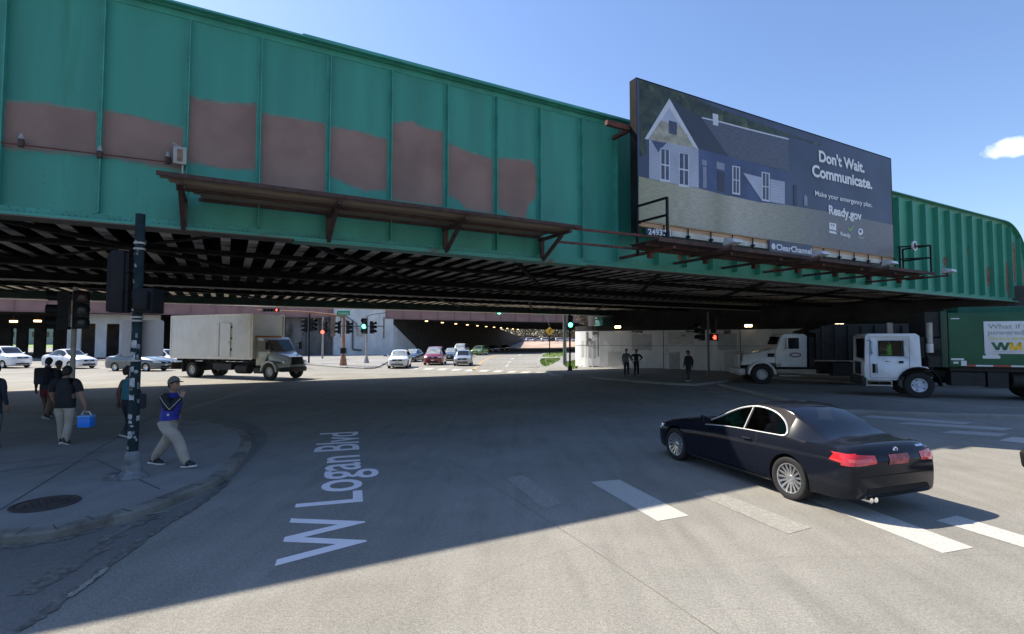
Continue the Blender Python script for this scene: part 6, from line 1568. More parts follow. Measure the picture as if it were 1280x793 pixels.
def head_mesh(mb, c, fwd, s, skin_i, eye_i, tilt=0.0):
    """skull with brow, nose, chin, ears and eyes; fwd is the facing direction"""
    f = Vector((fwd.x, fwd.y, 0)).normalized(); l = Vector((-f.y, f.x, 0)); u = Vector((0,0,1))
    f2 = (f*math.cos(tilt)-u*math.sin(tilt)); u2 = (u*math.cos(tilt)+f*math.sin(tilt))
    nu, nv = 28, 20; vs = []; fs = []
    for j in range(nv+1):
        ph = math.pi*j/nv
        for i in range(nu):
            th = 2*math.pi*i/nu
            x, y, z = math.sin(ph)*math.cos(th), math.sin(ph)*math.sin(th), math.cos(ph)
            rx, ry, rz = .098, .076, .118
            if z < 0: ry *= 1-.28*(-z)**1.2; rx *= 1-.10*(-z)
            X, Y, Z = x*rx, y*ry, z*rz
            if x > 0:
                X -= .010*max(0, 1-abs(Z-.004)/.03)*max(0, 1-abs(abs(Y)-.032)/.025)          # eye sockets
                X += .026*max(0, 1-abs(Y)/.018)*max(0, min(1,(.028-Z)/.055))*(1 if Z > -.032 else max(0,1-(-.032-Z)/.008))   # nose
                X += .006*max(0, 1-abs(Z+.058)/.014)*max(0, 1-abs(Y)/.03)                      # lips
                X += .010*max(0, 1-abs(Z+.095)/.022)*max(0, 1-abs(Y)/.035)                     # chin
            if x < 0 and z < -.2: X *= 1-.30*min(1,(-z-.2))
            vs.append(c + (f2*X + l*Y + u2*Z)*s)
    for j in range(nv):
        for i in range(nu): fs.append((j*nu+i, j*nu+(i+1)%nu, (j+1)*nu+(i+1)%nu, (j+1)*nu+i))
    mb.add(vs, fs, skin_i)
    for sd in (-1,1):
        q = c + (l*sd*.077 + u2*-.004 + f2*-.006)*s
        k = len(mb.v); mb.sphere((0,0,0), 1, skin_i, 8, 6)
        mb.v[k:] = [tuple(q + (f2*v[0]*.017 + l*v[1]*.009 + u2*v[2]*.031 - f2*v[2]*.006)*s) for v in mb.v[k:]]
        q = c + (l*sd*.031 + u2*.006 + f2*.083)*s
        mb.sphere(q, .011*s, eye_i, 8, 6)
    return f2, l, u2
def hand_mesh(mb, w, d, palm_n, s, mi, curl=.5, fist=0.0):
    """palm and five fingers from wrist w along d; palm_n is the direction the palm faces"""
    d = d.normalized(); pn = (palm_n - d*palm_n.dot(d)).normalized(); side = d.cross(pn)
    P = lambda a,b,c: w + (d*a + side*b + pn*c)*s
    mb.hexa([P(-.01,-.026,-.013),P(.085,-.040,-.011),P(.085,.040,-.011),P(-.01,.026,-.013),P(-.01,-.026,.013),P(.085,-.038,.012),P(.085,.038,.012),P(-.01,.026,.013)], mi)
    for i, (off, ln) in enumerate([(-.031,.066),(-.0105,.078),(.0105,.082),(.031,.072)]):
        p = P(.082, off, 0); a = 0; r = .0095*s
        for k, fr in enumerate((.45,.32,.25)):
            a += curl*(1.0 if k else .7)
            dr = d*math.cos(a)+pn*math.sin(a)+side*off*.6*(1-k*.5)
            q = p + dr.normalized()*ln*fr*s*1.15; mb.cyl(p, q, r, r*.9, 8, mi); p = q; r *= .9
    p = P(.018, .030, .006); 
    for k,(fr,aa) in enumerate(((.042,.75),(.032,.55),(.026,.35))):
        dr = (d*math.cos(aa)+side*math.sin(aa)+pn*(.25+.35*curl*k)).normalized(); q = p+dr*fr*s; mb.cyl(p,q,.0115*s*(.94**k),.0105*s*(.94**k),8,mi); p = q
def person(name, label, loc, rz, J, mats, rad=None, group=None, headf=None, tilt=0.0, curl=(.5,.5), bulk=1.0, hand=True, sub=2, cuts=None, parts=True, skin=None, flat_=.74, headdy=0):
    """J: joint positions (forward x, left y, up z). mats: dict top, arm, leg, foot. Built as one skinned surface."""
    o = root(name, label, 'person', loc, rz, group)
    V = Vector
    j = {k: V(v) for k, v in J.items() if not isinstance(v, (int, float))}
    order = ['pelvis','waist','chest','neck','headb']
    verts = {}; edges = []; coords = []; rads = []
    def vert(n, p, r): verts[n] = len(coords); coords.append(p); rads.append(r); return n
    RR = dict(pelvis=.150*bulk, waist=.138*bulk, chest=.165*bulk, neck=.060, headb=.052, sh=.068*bulk, el=.050*bulk, wr=.034, hip=.098*bulk, kn=.066, an=.047, toe=.036, heel=.04)
    if rad: RR.update(rad)
    vert('pelvis', j['pelvis'], RR['pelvis']); vert('waist', j['waist'], RR['waist']); vert('chest', j['chest'], RR['chest']); vert('ut', j['chest'].lerp(j['neck'],.55), .100*bulk); vert('neck', j['neck'], RR['neck']); vert('headb', j['headb'], RR['headb'])
    edges += [('pelvis','waist'),('waist','chest'),('chest','ut'),('ut','neck'),('neck','headb')]
    for s in 'LR':
        vert('sh'+s, j['sh'+s], RR['sh']); vert('el'+s, j['el'+s], RR['el']); vert('wr'+s, j['wr'+s], RR['wr'])
        m1 = (j['sh'+s]+j['el'+s])/2; vert('ua'+s, m1, (RR['sh']*.62+RR['el']*.5))
        edges += [('ut','sh'+s),('sh'+s,'ua'+s),('ua'+s,'el'+s),('el'+s,'wr'+s)]
        vert('hip'+s, j['hip'+s], RR['hip']); vert('kn'+s, j['kn'+s], RR['kn']); vert('an'+s, j['an'+s], RR['an']); vert('toe'+s, j['toe'+s], RR['toe'])
        m2 = (j['hip'+s]+j['kn'+s])/2; vert('th'+s, m2, (RR['hip']*.55+RR['kn']*.55)); m3 = j['kn'+s]*.62+j['an'+s]*.38; vert('ca'+s, m3, RR['kn']*1.02)
        edges += [('pelvis','hip'+s),('hip'+s,'th'+s),('th'+s,'kn'+s),('kn'+s,'ca'+s),('ca'+s,'an'+s),('an'+s,'toe'+s)]
    me = bpy.data.meshes.new('b'); me.from_pydata(coords, [(verts[a],verts[b]) for a,b in edges], [])
    ob = bpy.data.objects.new('b', me); col.objects.link(ob)
    md = ob.modifiers.new('s','SKIN'); md.use_smooth_shade = True
    if not me.skin_vertices: me.attributes.new
    sv = me.skin_vertices[0].data if me.skin_vertices else None
    if sv is None:
        bm = bmesh.new(); bm.from_mesh(me); lay_ = bm.verts.layers.skin.verify(); bm.to_mesh(me); bm.free(); sv = me.skin_vertices[0].data
    for i, r in enumerate(rads): sv[i].radius = (r, r); sv[i].use_root = (i == 0)
    ms = ob.modifiers.new('u','SUBSURF'); ms.levels = sub; ms.render_levels = sub
    dg = bpy.context.evaluated_depsgraph_get(); dg.update()
    m2 = bpy.data.meshes.new_from_object(ob.evaluated_get(dg)); bpy.data.objects.remove(ob)
    bm = bmesh.new(); bm.from_mesh(m2)
    cuts_ = [(V((0,0,mats.get('hem', j['pelvis'].z))), V((0,0,1)))]
    if mats.get('short'): cuts_.append((V((0,0,mats['short'])), V((0,0,1))))
    for s in 'LR':
        if mats.get('fore', mats['arm']) != mats['arm']: cuts_.append((j['sh'+s].lerp(j['el'+s],.8), (j['el'+s]-j['sh'+s]).normalized()))
    for co_, no_ in cuts_: bmesh.ops.bisect_plane(bm, geom=bm.verts[:]+bm.edges[:]+bm.faces[:], plane_co=co_, plane_no=no_)
    bm.to_mesh(m2); bm.free()
    # flatten the trunk front to back
    ax0, ax1 = j['pelvis'], j['neck']
    mb = MB(); mb.v = []
    skn = skin or SKIN
    ML = [mats['top'], mats['arm'], mats['leg'], mats['foot'], skn, HAIRB, mats.get('lower', mats['leg']), mats.get('fore', mats['arm'])]
    for v in m2.vertices:
        p = v.co.copy(); d = seg_d(p, ax0, ax1); side = abs(p.y)
        if p.z > j['pelvis'].z-.25 and p.z < j['neck'].z and d < .26:
            t = max(0,min(1,(p.z-ax0.z)/(ax1.z-ax0.z))); cx = ax0.x*(1-t)+ax1.x*t; p.x = cx+(p.x-cx)*flat_; 
        mb.v.append(tuple(p))
    bones = []
    for s in 'LR':
        bones += [(j['sh'+s],j['sh'+s].lerp(j['el'+s],.8),1),(j['sh'+s].lerp(j['el'+s],.8),j['wr'+s],7),(j['hip'+s],j['kn'+s],2),(j['kn'+s],j['an'+s],6),(j['an'+s],j['toe'+s],3)]
    bones += [(j['pelvis'],j['waist'],2 if not mats.get('long') else 0),(j['waist'],j['chest'],0),(j['chest'],j['neck']-V((0,0,.03)),0),(j['neck'],j['headb'],4)]
    hem = mats.get('hem', j['pelvis'].z+.0)
    for p in m2.polygons:
        c = p.center; best = min(bones, key=lambda b: seg_d(c,b[0],b[1])*(1.0 if b[2] in (1,7,3,4) else .86))
        k = best[2]
        if k in (0,2) and seg_d(c,j['pelvis'],j['chest']) < .33: k = 0 if c.z > hem else 2
        if k == 2 and mats.get('short') and c.z < mats['short']: k = 6
        mb.f.append(tuple(p.vertices)); mb.m.append(k)
    hf = V(headf) if headf else V((1,0,0)); sc = 1.0
    hc = j['headb'] + V((0,0,.085)) + hf*.022
    if parts: f2, l, u2 = head_mesh(mb, hc, hf, 1.0, 4, 5, tilt)
    else: mb.sphere(hc, .1, 4, 10, 8, (1,.82,1.2)); f2, l, u2 = hf, V((-hf.y,hf.x,0)), V((0,0,1))
    if hand:
        for s, cu in zip('LR', curl):
            d = (j['wr'+s]-j['el'+s]).normalized(); pn = J.get('palm'+s); pn = V(pn) if pn else V((0,-1 if s=='L' else 1,0)) 
            hand_mesh(mb, j['wr'+s], V(J.get('hd'+s, d)), pn, 1.0, 4, cu)
    # shoe soles
    bd = mb.build('body', ML, o, angle=60)
    mb = MB()
    for s in 'LR':
        a, t = j['an'+s], j['toe'+s]; d = (t-a); d.z = 0; dl = d.normalized(); sd = V((-dl.y,dl.x,0)); low = J.get('lift'+s, 0)
        pt = J.get('pitch'+s, 0.0)
        M_ = Matrix.Translation(a+V((0,0,0))) 
        pts = []
        for z_, gr in ((-.085,1.0),(-.055,1.0)):
            for (x_, y_) in ((-.085,-.036),(-.085,.036),(.02,.042),(.14,.048),(.205,.026),(.205,-.026),(.14,-.044),(.02,-.036)):
                zz = z_ ; c_, s_ = math.cos(pt), math.sin(pt)
                pts.append(a + dl*(x_*c_ - zz*s_) + sd*y_ + V((0,0,x_*s_+zz*c_)))
        mb.add(pts, [tuple(range(7,-1,-1)), tuple(range(8,16))]+[(i,(i+1)%8,8+(i+1)%8,8+i) for i in range(8)], 1)
        k0 = len(mb.v); up = []
        for z_, w_, x0_, x1_ in ((-.055,1.0,-.085,.205),(-.015,.98,-.085,.19),(.02,.85,-.082,.10),(.05,.72,-.075,.05)):
            for i in range(12):
                th = 2*math.pi*i/12; x_ = (x0_+x1_)/2+(x1_-x0_)/2*math.cos(th); y_ = .046*w_*math.sin(th)*(1-.15*math.cos(th)**2); zz = z_; c_, s_ = math.cos(pt), math.sin(pt)
                up.append(a + dl*(x_*c_ - zz*s_) + sd*y_ + V((0,0,x_*s_+zz*c_)))
        fs_ = [(r*12+i, r*12+(i+1)%12, (r+1)*12+(i+1)%12, (r+1)*12+i) for r in range(3) for i in range(12)] + [tuple(range(36,48))]
        mb.add(up, fs_, 0)
    mb.build('shoes', [mats['foot'], mats.get('sole', SOLE)], o, angle=50)
    o['_h'] = 1
    return o, hc, f2, l, u2, j
def cap_hair(o, hc, f, l, u, m_, name='hair', grow=1.09, front=.35, low=-.35, mess=.0, seed=1):
    """hair or cap shell over the skull above a slanted line"""
    rr = random.Random(seed); nu, nv = 24, 14; vs = []; fs = []
    for jn_ in range(nv+1):
        for i in range(nu):
            th = 2*math.pi*i/nu; fr = math.cos(th)
            zmin = low + (front-low)*max(0,min(1,(fr+.35)/1.0))
            ph = math.acos(max(-1,min(1,zmin)))*jn_/nv
            g = grow*(1+mess*rr.uniform(-1,1))
            x, y, z = math.sin(ph)*math.cos(th)*.098*g, math.sin(ph)*math.sin(th)*.079*g, math.cos(ph)*.118*g
            vs.append(hc + f*x + l*y + u*z)
    for jn_ in range(nv):
        for i in range(nu): fs.append((jn_*nu+i, jn_*nu+(i+1)%nu, (jn_+1)*nu+(i+1)%nu, (jn_+1)*nu+i))
    mb = MB(); mb.add(vs, fs); return mb.build(name, m_, o, angle=70)
def stand(h=1.75, step=.0, lean=0.0, armL=None, armR=None, lift=0.0, width=1.0, sway=0.0):
    """joints for an upright or striding figure; step>0 puts the left leg forward"""
    k = h/1.75; J = {}
    drop = .035*abs(step)/.3
    J['pelvis'] = (0,0,(.93-drop)*k); J['waist'] = (.01+lean*.4,0,(1.10-drop)*k); J['chest'] = (.02+lean,0,(1.30-drop)*k); J['neck'] = (.005+lean*1.3,0,(1.475-drop)*k); J['headb'] = (.02+lean*1.5,0,(1.555-drop)*k)
    for s, sg in (('L',1),('R',-1)):
        st = step*sg
        J['hip'+s] = (0, sg*.095*width*k, (.88-drop)*k)
        an = (st, sg*.095*k, .09*k + (.0 if st >= 0 else abs(st)*.18))
        J['kn'+s] = (st*.5+(.07 if st <= 0 and step else .035 if step else .015), sg*.10*k, .495*k)
        J['an'+s] = an
        J['toe'+s] = (an[0]+.135*k, sg*(.11)*k, (.035 if st >= 0 else .055)*k)
        J['pitch'+s] = 0 if st == 0 else (.18 if st > 0 else -.42)
        J['sh'+s] = (.0+lean*1.1, sg*.185*width*k, (1.405-drop)*k)
        sw = -st*.6+sway
        J['el'+s] = (sw*.35-.03+lean, sg*.235*width*k, (1.13-drop)*k); J['wr'+s] = (sw*.9+.03+lean, sg*.245*width*k, (.88-drop)*k)
    if armL: J.update(armL)
    if armR: J.update(armR)
    return J
# --- man in the cap, walking to the right, hand at his mouth; faces +x (screen right)
pm_ = G(210,583,.12)
J = stand(1.62, step=-.36, lean=.02)
J.update(anL=(-.36,.09,.10), toeL=(-.23,.10,.045), pitchL=-.12, anR=(.42,-.09,.10), toeR=(.55,-.10,.05), pitchR=.10, knR=(.27,-.10,.49), knL=(-.10,.10,.475))
J.update(elR=(.20,-.22,1.08), wrR=(.30,-.09,1.27), palmR=(-.6,.7,.2), hdR=(.05,.35,1), elL=(-.02,.24,1.06), wrL=(.06,.15,.90))
JACK = dict(top=BLUEJ, arm=BLK, leg=KHAKI, foot=SHOE, hem=.84, fore=BLK)
o, hc, f, l, u, j = person('person', 'man in royal blue jacket, khaki trousers and grey cap, hand raised to his mouth', pm_, R(-6), J, JACK, rad=dict(pelvis=.165,waist=.182,chest=.192,sh=.082,el=.062,hip=.118,kn=.098,an=.082,wr=.042), curl=(.4,.95), tilt=-.05)
cap_hair(o, hc-f*.005, f, l, u, HAIRB, 'hair', 1.06, .30, -.45)
CAPM = mat('cap_grey_brown', (.13,.11,.10), .8, var=.15)
c_ = cap_hair(o, hc+u*.012, f, l, u, CAPM, 'cap', 1.17, .36, .05)
mb = MB(); vs=[]
for t in range(9):
    a = -math.pi/2+math.pi*t/8; vs += [hc+f*(.075)+l*(math.sin(a)*.075)+u*.050, hc+f*(.095+.085*math.cos(a))+l*(math.sin(a)*.075)+u*(.036)]
mb.add([tuple(v) for v in vs]+[tuple(v-u*.006) for v in vs], [(2*i,2*i+2,2*i+3,2*i+1) for i in range(8)]+[(18+2*i,18+2*i+1,18+2*i+3,18+2*i+2) for i in range(8)]+[(2*i+1,2*i+3,18+2*i+3,18+2*i+1) for i in range(8)]); mb.build('cap_peak', mat('cap_peak_navy',(.03,.035,.06),.7), c_)
mb = MB()
a, b_ = j['shR'], j['elR']
mb.tube([a+Vector((-.02,-.075,.02)), (a+b_)/2+Vector((.0,-.072,-.01)), b_+Vector((.02,-.06,-.02)), j['wrR']+Vector((.02,-.045,-.02))], .004, 5); mb.build('sleeve_piping', SOLE, o)
mb = MB(); mb.box(.075,.112,-.155,-.148,.93,.97); mb.build('jacket_patch', SOLE, o)
mb = MB(); q = j['pelvis']; mb.lathe([(.176,-.03),(.182,0),(.176,.03)], (q.x,q.y,.87), 'z', 20); mb.v = [(x*.80+q.x*.2, y, z) for x,y,z in mb.v]; mb.build('jacket_hem', BLUEJ, o)
# --- stout man from behind with the blue cool box
p2 = G(79,556,.12); dirn = Vector((-.14,1,0))
J = stand(1.72, step=.10, width=1.12)
J.update(elR=(-.02,-.33,1.10), wrR=(.02,-.41,.82), shR=(0,-.215,1.39), shL=(0,.215,1.39), elL=(.05,.30,1.12), wrL=(.16,.30,.90), palmR=(0,1,0), hdR=(0,-.02,-1))
o, hc, f, l, u, j = person('person', 'heavy-set man in black T-shirt and khaki trousers carrying a blue box', p2, math.atan2(dirn.y,dirn.x), J, dict(top=BLK, arm=BLK, leg=KHAKI, foot=SHOE, hem=.80, fore=SKIN), rad=dict(pelvis=.185,waist=.190,chest=.195,sh=.095,el=.060,hip=.118,kn=.088,an=.070,neck=.07), curl=(.4,1.2), sub=2, flat_=.85)
cap_hair(o, hc, f, l, u, HAIRB, 'hair', 1.12, .25, -.65)
M2 = Matrix.Translation(p2) @ Matrix.Rotation(math.atan2(dirn.y,dirn.x),4,'Z'); hw = M2 @ (j['wrR']+Vector((.0,-.0,-.12)))
cb = root('cool_box', 'small bright blue cool box with a white handle held by the heavy-set man', 'cool box', (hw.x+.02,hw.y,hw.z-.33), R(6))
mb = MB(); mb.box(-.13,.13,-.09,.09,.0,.21); mb.build('tub', mat('cooler_blue',(.012,.20,.75),.4,var=.05), cb, bevel=.02)
mb = MB(); mb.box(-.135,.135,-.095,.095,.212,.26); mb.build('lid', mat('cooler_lid',(.10,.34,.75),.4,var=.05), cb, bevel=.015)
mb = MB(); mb.tube([(-.11,0,.25),(-.06,0,.335),(.06,0,.335),(.11,0,.25)], .012, 8); mb.build('handle', SOLE, cb)
# --- dark figure with a backpack and maroon shorts ahead of him
p3 = G(57,524,.12); J = stand(1.80, step=.14)
o, hc, f, l, u, j = person('person', 'tall dark figure walking away with a backpack and maroon shorts', p3, R(98), J, dict(top=NAVYC, arm=NAVYC, leg=MAROON, lower=SKIND, foot=SHOE, hem=.86, short=.62, fore=NAVYC), rad=dict(waist=.16,chest=.18,hip=.115), skin=SKIND)
cap_hair(o, hc, f, l, u, HAIRB, 'hair', 1.10, .3, -.5)
mb = MB(); mb.box(-.30,-.10,-.17,.17,1.02,1.50); bpk = mb.build('backpack', BLK, o, bevel=.06, seg=3); mb = MB(); mb.box(-.345,-.302,-.12,.12,1.05,1.27); mb.build('pocket', NAVYC, bpk, bevel=.02)
p3b = G(70,521,.12); J = stand(1.66, step=-.12)
o, hc, f, l, u, j = person('person', 'dark figure in a cap half hidden beside the tall backpacker', p3b, R(100), J, dict(top=BLK, arm=BLK, leg=MAROON, lower=SKIND, foot=SHOE, hem=.84, short=.60, fore=SKIND), skin=SKIND)
cap_hair(o, hc+u*.01, f, l, u, mat('dark_cap',(.05,.05,.055),.8), 'cap', 1.15, .4, .0)
# --- woman with curly hair behind the pole
p4 = G(158,546,.12); J = stand(1.64, step=.12)
o, hc, f, l, u, j = person('person', 'woman with curly hair, teal top and shoulder bag behind the sticker pole', p4, R(75), J, dict(top=TEALC, arm=BRWN, leg=NAVYC, foot=SHOE, hem=.88, fore=SKIND), rad=dict(chest=.165,waist=.145), skin=SKIND)
rr = random.Random(4); mb = MB()
for i in range(90):
    a, b_ = rr.uniform(0,6.28), rr.uniform(-.5,1); r = math.sqrt(1-b_*b_)
    if r*math.cos(a) > .55 and b_ < .3: continue
    mb.sphere(hc+f*(.105*r*math.cos(a)-.02)+l*(.115*r*math.sin(a))+u*(.13*b_+.01), rr.uniform(.022,.042), 0, 7, 5)
mb.build('hair', mat('brown_curls',(.035,.018,.012),.8,var=.4,scale=20), o)
mb = MB(); mb.box(-.14,.16,-.40,-.24,.66,1.02); bg = mb.build('bag', mat('dark_bag',(.03,.035,.045),.6), o, bevel=.04); mb = MB(); mb.tube([(-.1,-.31,1.0),(-.02,-.16,1.44),(.1,-.31,1.0)], .012, 6); mb.build('strap', BLK, bg)
# --- person cut off by the left edge
p5 = G(-12,560,.12); J = stand(1.78, step=.05)
o, hc, f, l, u, j = person('person', 'person in a dark coat and grey trousers mostly cut off by the left edge', p5, R(95), J, dict(top=NAVYC, arm=NAVYC, leg=GREYC, foot=SHOE, hem=.72), rad=dict(pelvis=.17,waist=.165,chest=.18), long=True) if False else person('person', 'person in a dark coat and grey trousers mostly cut off by the left edge', p5, R(95), J, dict(top=NAVYC, arm=NAVYC, leg=GREYC, foot=SHOE, hem=.72), rad=dict(pelvis=.17,waist=.165,chest=.18))
cap_hair(o, hc, f, l, u, HAIRB, 'hair', 1.1, .3, -.5)
# --- three far pedestrians by the abutment
p6_ = G(783,470.5,.12); J = stand(1.76, step=.06); J.update(elL=(.05,.27,1.16), wrL=(.12,.36,.95))
o, hc, f, l, u, j = person('person', 'distant man in a grey shirt, left one of the pair by the white wall', p6_, R(-80), J, dict(top=GREYC, arm=GREYC, leg=NAVYC, foot=SHOE, hem=.9), rad=dict(pelvis=.17,waist=.16,chest=.185,sh=.085,el=.065,hip=.115,kn=.085), hand=True, sub=1)
cap_hair(o, hc, f, l, u, HAIRB, 'hair', 1.1, .3, -.5)
p7_ = G(795.5,470,.12); J = stand(1.70, step=.04); J.update(elL=(-.02,.42,1.18), wrL=(.10,.20,1.02), elR=(-.02,-.38,1.20), wrR=(.10,-.20,1.02))
o, hc, f, l, u, j = person('person', 'distant woman in black with hands on hips, right one of the pair', p7_, R(-85), J, dict(top=BLK, arm=BLK, leg=BLK, foot=SHOE, hem=.9), rad=dict(chest=.175,sh=.08,el=.06,hip=.115,kn=.08), hand=True, sub=1)
cap_hair(o, hc, f, l, u, HAIRB, 'hair', 1.2, .3, -.9)
p8_ = G(861,476.5,.12); J = stand(1.72, step=.16)
o, hc, f, l, u, j = person('person', 'lone dark hooded pedestrian walking along the pavement near the red hand signal', p8_, R(-150), J, dict(top=BLK, arm=BLK, leg=NAVYC, foot=SHOE, hem=.62), rad=dict(pelvis=.20,waist=.19,chest=.20,sh=.09,el=.075,hip=.13), hand=True, sub=1)
cap_hair(o, hc, f, l, u, BLK, 'hood', 1.28, .3, -.9)
# --- driver of the refuse truck: bust behind the window, wearing a hi-vis vest
HIV = mat('hi_vis_green', (.25,.75,.12), .7, var=.2); 
J = stand(1.75); z0_ = .47
J.update(hipL=(0,.1,.9),knL=(.4,.1,.95),anL=(.45,.1,.55),toeL=(.57,.1,.5),hipR=(0,-.1,.9),knR=(.4,-.1,.95),anR=(.45,-.1,.55),toeR=(.57,-.1,.5),elL=(.15,.27,1.18),wrL=(.40,.20,1.30),elR=(.15,-.27,1.18),wrR=(.40,-.20,1.30))
gp_ = gt.location
o, hc, f, l, u, j = person('person', 'driver in a bright green hi-vis vest seen through the refuse truck window', tuple(gt.matrix_basis @ Vector((.92,.78,.80))), math.atan2(gh.y,gh.x), J, dict(top=HIV, arm=HIV, leg=NAVYC, foot=SHOE, hem=.95, fore=SKIN), sub=1)
cap_hair(o, hc, f, l, u, HAIRB, 'hair', 1.1, .3, -.4)

# ================================================================== TREES beyond the overpasses
BARK = mat('bark', (.07,.055,.045), .9, var=.3); LEAFB = mat('budding_brown', (.085,.062,.045), .9, var=.4, scale=1, c2=(.13,.10,.06)); LEAFG = mat('leaf_green', (.05,.09,.02), .9, var=.4, scale=1, c2=(.10,.14,.04))
def tree(name, label, loc, h, seed, leafm, nleaf, group):
    rr = random.Random(seed); o = root(name, label, 'tree', loc, 0, group); tr = MB(); tips = []
    def limb(p, d, ln, r, lv):
        q = p + d*ln; tr.cyl(p, q, r, r*.65, 6 if lv < 2 else 4, 0, False)
        if lv >= 4: tips.append(q); return
        if lv >= 2: tips.append((p+q)/2)
        for i in range(3 if lv else 5):
            dd = (d + Vector((rr.uniform(-1,1),rr.uniform(-1,1),rr.uniform(-.1,.7)))*.75).normalized(); limb(q if rr.random()<.6 else p.lerp(q,rr.uniform(.6,1)), dd, ln*rr.uniform(.58,.8), r*.6, lv+1)
    limb(Vector((0,0,0)), Vector((rr.uniform(-.05,.05),0,1)), h*.28, h*.022, 0)
    tr.build('trunk', BARK, o)
    lf = MB()
    for i in range(nleaf):
        c = rr.choice(tips)+Vector((rr.gauss(0,1),rr.gauss(0,1),rr.gauss(0,1)))*h*.035; s = rr.uniform(.10,.24)*h/9
        a = Vector((rr.uniform(-1,1),rr.uniform(-1,1),rr.uniform(-1,1))).normalized()*s; b = Vector((rr.uniform(-1,1),rr.uniform(-1,1),rr.uniform(-1,1))).normalized()*s
        lf.add([c-a,c+b,c+a], [(0,1,2)])
    lf.build('crown', leafm, o); return o
GT_ = 'bare and budding trees beyond the second overpass'
t1 = tree('bare_tree','x',(0,0,0),11,1,LEAFB,1600,GT_); t2 = tree('bare_tree','x',(0,0,0),12,2,LEAFB,1300,GT_); t3 = tree('leafy_tree','x',(0,0,0),10,3,LEAFG,2200,GT_)
spots = [(8,215,'brown budding tree at the left end of the distant row'),(15,222,'second brown tree of the distant row'),(22,212,'greenish tree in the middle of the distant row'),(29,224,'brown tree behind the yellow warning sign'),(37,214,'tall brown tree left of the green traffic light'),(45,222,'brown tree above the distant parked cars at right'),(2,226,'small green tree over the dark tunnel wedge'),(52,214,'brown tree farthest right in the distant row')]
for i,(x,y,lb_) in enumerate(spots):
    src = (t1,t2,t3)[i%3]; c = src if i < 3 else copy_tree(src); c.location = (x,y,2.1); c.rotation_euler = (0,0,i*1.3); c.scale = (1,1,1) if i%2 else (1.15,1.15,1.1); c['label'] = lb_
near = [(13.5,88,'bare brown tree rising behind the white abutment nose',1.0,t1),(20,97,'second bare tree behind the abutment',1.05,t2),(11.8,84,'brown thicket tree right of the tall dark pole',.45,t2)]
for x,y,lb_,s,src in near: c = copy_tree(src); c.location = (x,y,0); c.scale = (s,s,s); c['label'] = lb_; c.rotation_euler=(0,0,2.1*x)
rr = random.Random(11); wd = MB()
for i in range(34000):
    x = rr.uniform(-45,150); y = rr.uniform(238,262); hmax = 8.5+2.5*math.sin(x*.21)+1.5*math.sin(x*.57+1)
    z = 2.2+hmax*rr.random(); s_ = rr.uniform(.3,.75)
    a = Vector((rr.uniform(-1,1),rr.uniform(-.4,.4),rr.uniform(-1,1)))*s_; b = Vector((rr.uniform(-1,1),rr.uniform(-.4,.4),rr.uniform(-1,1)))*s_
    c = Vector((x,y,z)); wd.add([c-a,c+b,c+a], [(0,1,2)], 0 if rr.random()<.8 else 1)
for i in range(170):
    x = rr.uniform(-45,150); y = rr.uniform(238,262); wd.cyl((x,y,2.0),(x+rr.uniform(-1,1),y,2.2+rr.uniform(5,9)),.16,.05,5,2,False)
o = wd.build('woods', [LEAFB, LEAFG, BARK]); o['kind'] = 'stuff'
# low distant buildings behind the raised car park
for (x,y,w,h,c,lb_) in [(0,262,26,4.5,(.20,.17,.15),'low brown building at the left behind the distant trees'),(40,268,34,6,(.26,.22,.19),'wide low tan building behind the distant trees'),(-180,300,60,9,(.25,.26,.30),'long pale building far off through the left columns'),(-120,310,50,8,(.22,.22,.25),'grey building far off right of the long pale one'),(-260,300,60,10,(.24,.25,.28),'tall grey building farthest left through the columns')]:
    o = root('distant_building', lb_, 'building', (x,y,0)); mb = MB(); mb.box(-w/2,w/2,0,14,0,h); mb.build('wall', mat('far_wall_%d'%x, c, .9, var=.1), o)
    mb = MB(); mb.box(-w/2-.3,w/2+.3,-.3,14.3,h,h+.4); mb.build('roof', CONCDK, o)
    for i in range(int(w/4)): 
        mb = MB(); mb.box(-w/2+1.2+4*i,-w/2+3.2+4*i,-.06,-.01,h*.45,h*.75); mb.build('window', GLASSO, o)

# ================================================================== SKY, SUN, CAMERA
SV = BX*.47 - NX*.737                       # ground shift of a shadow per metre of height
SUN_EL = math.atan(1/SV.length)
w = bpy.data.worlds.new('World'); scene.world = w; w.use_nodes = True; t = w.node_tree; t.nodes.clear(); n = t.nodes; L = t.links
out = n.new('ShaderNodeOutputWorld'); bg = n.new('ShaderNodeBackground'); sky = n.new('ShaderNodeTexSky'); sky.sky_type = 'NISHITA'
sky.sun_disc = False; sky.sun_elevation = SUN_EL; sky.sun_rotation = math.atan2(-SV.x,-SV.y); sky.altitude = 180; sky.air_density = 1.2; sky.dust_density = .8; sky.ozone_density = 2.2
bg.inputs['Strength'].default_value = .099
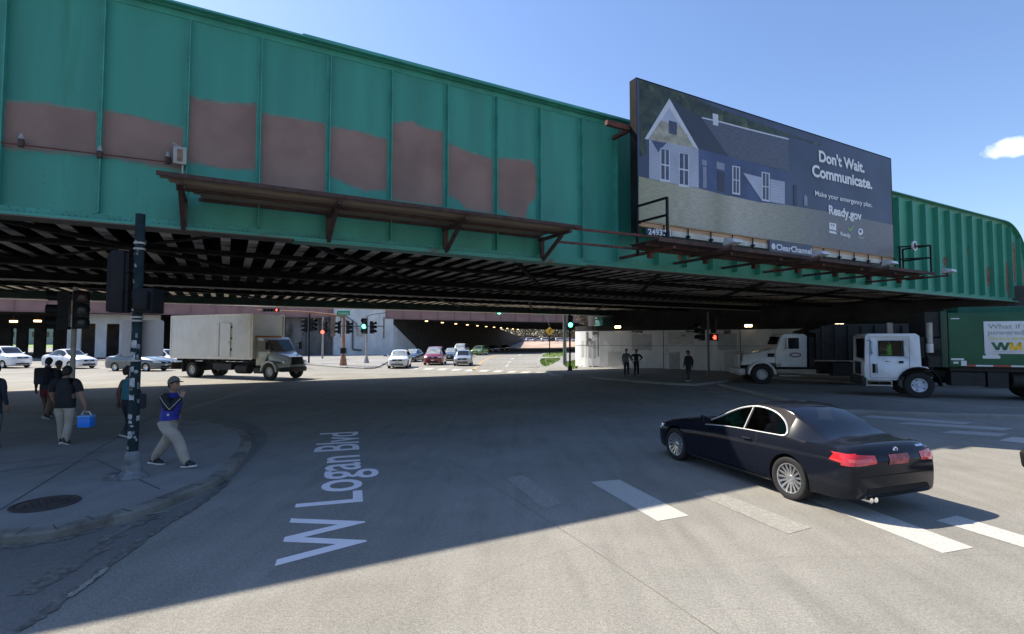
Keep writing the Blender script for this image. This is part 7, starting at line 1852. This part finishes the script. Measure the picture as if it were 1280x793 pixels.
# one small cloud low on the right, soft edged by noise
tc = n.new('ShaderNodeTexCoord'); nrm = n.new('ShaderNodeVectorMath'); nrm.operation = 'NORMALIZE'; L.new(tc.outputs['Generated'], nrm.inputs[0])
cd_ = ray(1272,184).normalized(); rgt = Vector((cd_.y,-cd_.x,0)).normalized(); up_ = rgt.cross(cd_)
sub = n.new('ShaderNodeVectorMath'); sub.operation = 'SUBTRACT'; L.new(nrm.outputs[0], sub.inputs[0]); sub.inputs[1].default_value = cd_
def dot(v):
    d = n.new('ShaderNodeVectorMath'); d.operation = 'DOT_PRODUCT'; L.new(sub.outputs[0], d.inputs[0]); d.inputs[1].default_value = v; return d.outputs['Value']
def m1(op, a, b):
    x = n.new('ShaderNodeMath'); x.operation = op
    for i, q in enumerate((a,b)):
        if q is None: continue
        if isinstance(q, (int,float)): x.inputs[i].default_value = q
        else: L.new(q, x.inputs[i])
    return x.outputs[0]
ex = m1('MULTIPLY', dot(rgt), 1/.034); ey = m1('MULTIPLY', dot(up_), 1/.0135)
d2 = m1('ADD', m1('POWER', m1('ABSOLUTE',ex,None), 2.0), m1('POWER', m1('ABSOLUTE',ey,None), 2.0))
nz = n.new('ShaderNodeTexNoise'); nz.inputs['Scale'].default_value = 60; nz.inputs['Detail'].default_value = 6; L.new(nrm.outputs[0], nz.inputs[0])
val = m1('SUBTRACT', m1('ADD', m1('MULTIPLY', nz.outputs[0], 2.2), -.1), d2)
mr = n.new('ShaderNodeMapRange'); mr.inputs[1].default_value = 0; mr.inputs[2].default_value = 1.0; L.new(val, mr.inputs[0])
front = m1('GREATER_THAN', dot(cd_), -.1)
fac = m1('MULTIPLY', mr.outputs[0], front)
mx = n.new('ShaderNodeMix'); mx.data_type = 'RGBA'; tint = n.new('ShaderNodeVectorMath'); tint.operation = 'MULTIPLY'; tint.inputs[1].default_value = (.93,1.0,1.17); L.new(sky.outputs[0], tint.inputs[0]); L.new(fac, mx.inputs[0]); L.new(tint.outputs[0], mx.inputs[6]); mx.inputs[7].default_value = (8.6,8.9,9.4,1)
L.new(mx.outputs[2], bg.inputs[0]); L.new(bg.outputs[0], out.inputs[0])

sd = bpy.data.lights.new('sun', 'SUN'); sd.energy = 5.0; sd.angle = R(.53); sd.color = (1.0,.915,.775)
so = bpy.data.objects.new('sun', sd); col.objects.link(so)
so.rotation_euler = Vector((SV.x,SV.y,-1)).to_track_quat('-Z','Y').to_euler(); so.location = (0,0,60)
cam = bpy.data.cameras.new('camera'); cam.sensor_width = 36; cam.lens = 36*F/1280; cam.clip_start = .1; cam.clip_end = 3000
cob = bpy.data.objects.new('camera', cam); col.objects.link(cob); cob.location = (0,0,H); cob.rotation_euler = (math.pi/2+PT, 0, 0)
scene.camera = cob
scene.view_settings.view_transform = 'Standard'; scene.view_settings.look = 'None'; scene.view_settings.exposure = .87; scene.view_settings.gamma = 1
scene.render.engine = 'CYCLES'
scene.render.resolution_x = 1024; scene.render.resolution_y = 634
try:
    scene.cycles.max_bounces = 8; scene.cycles.diffuse_bounces = 4
except Exception: pass
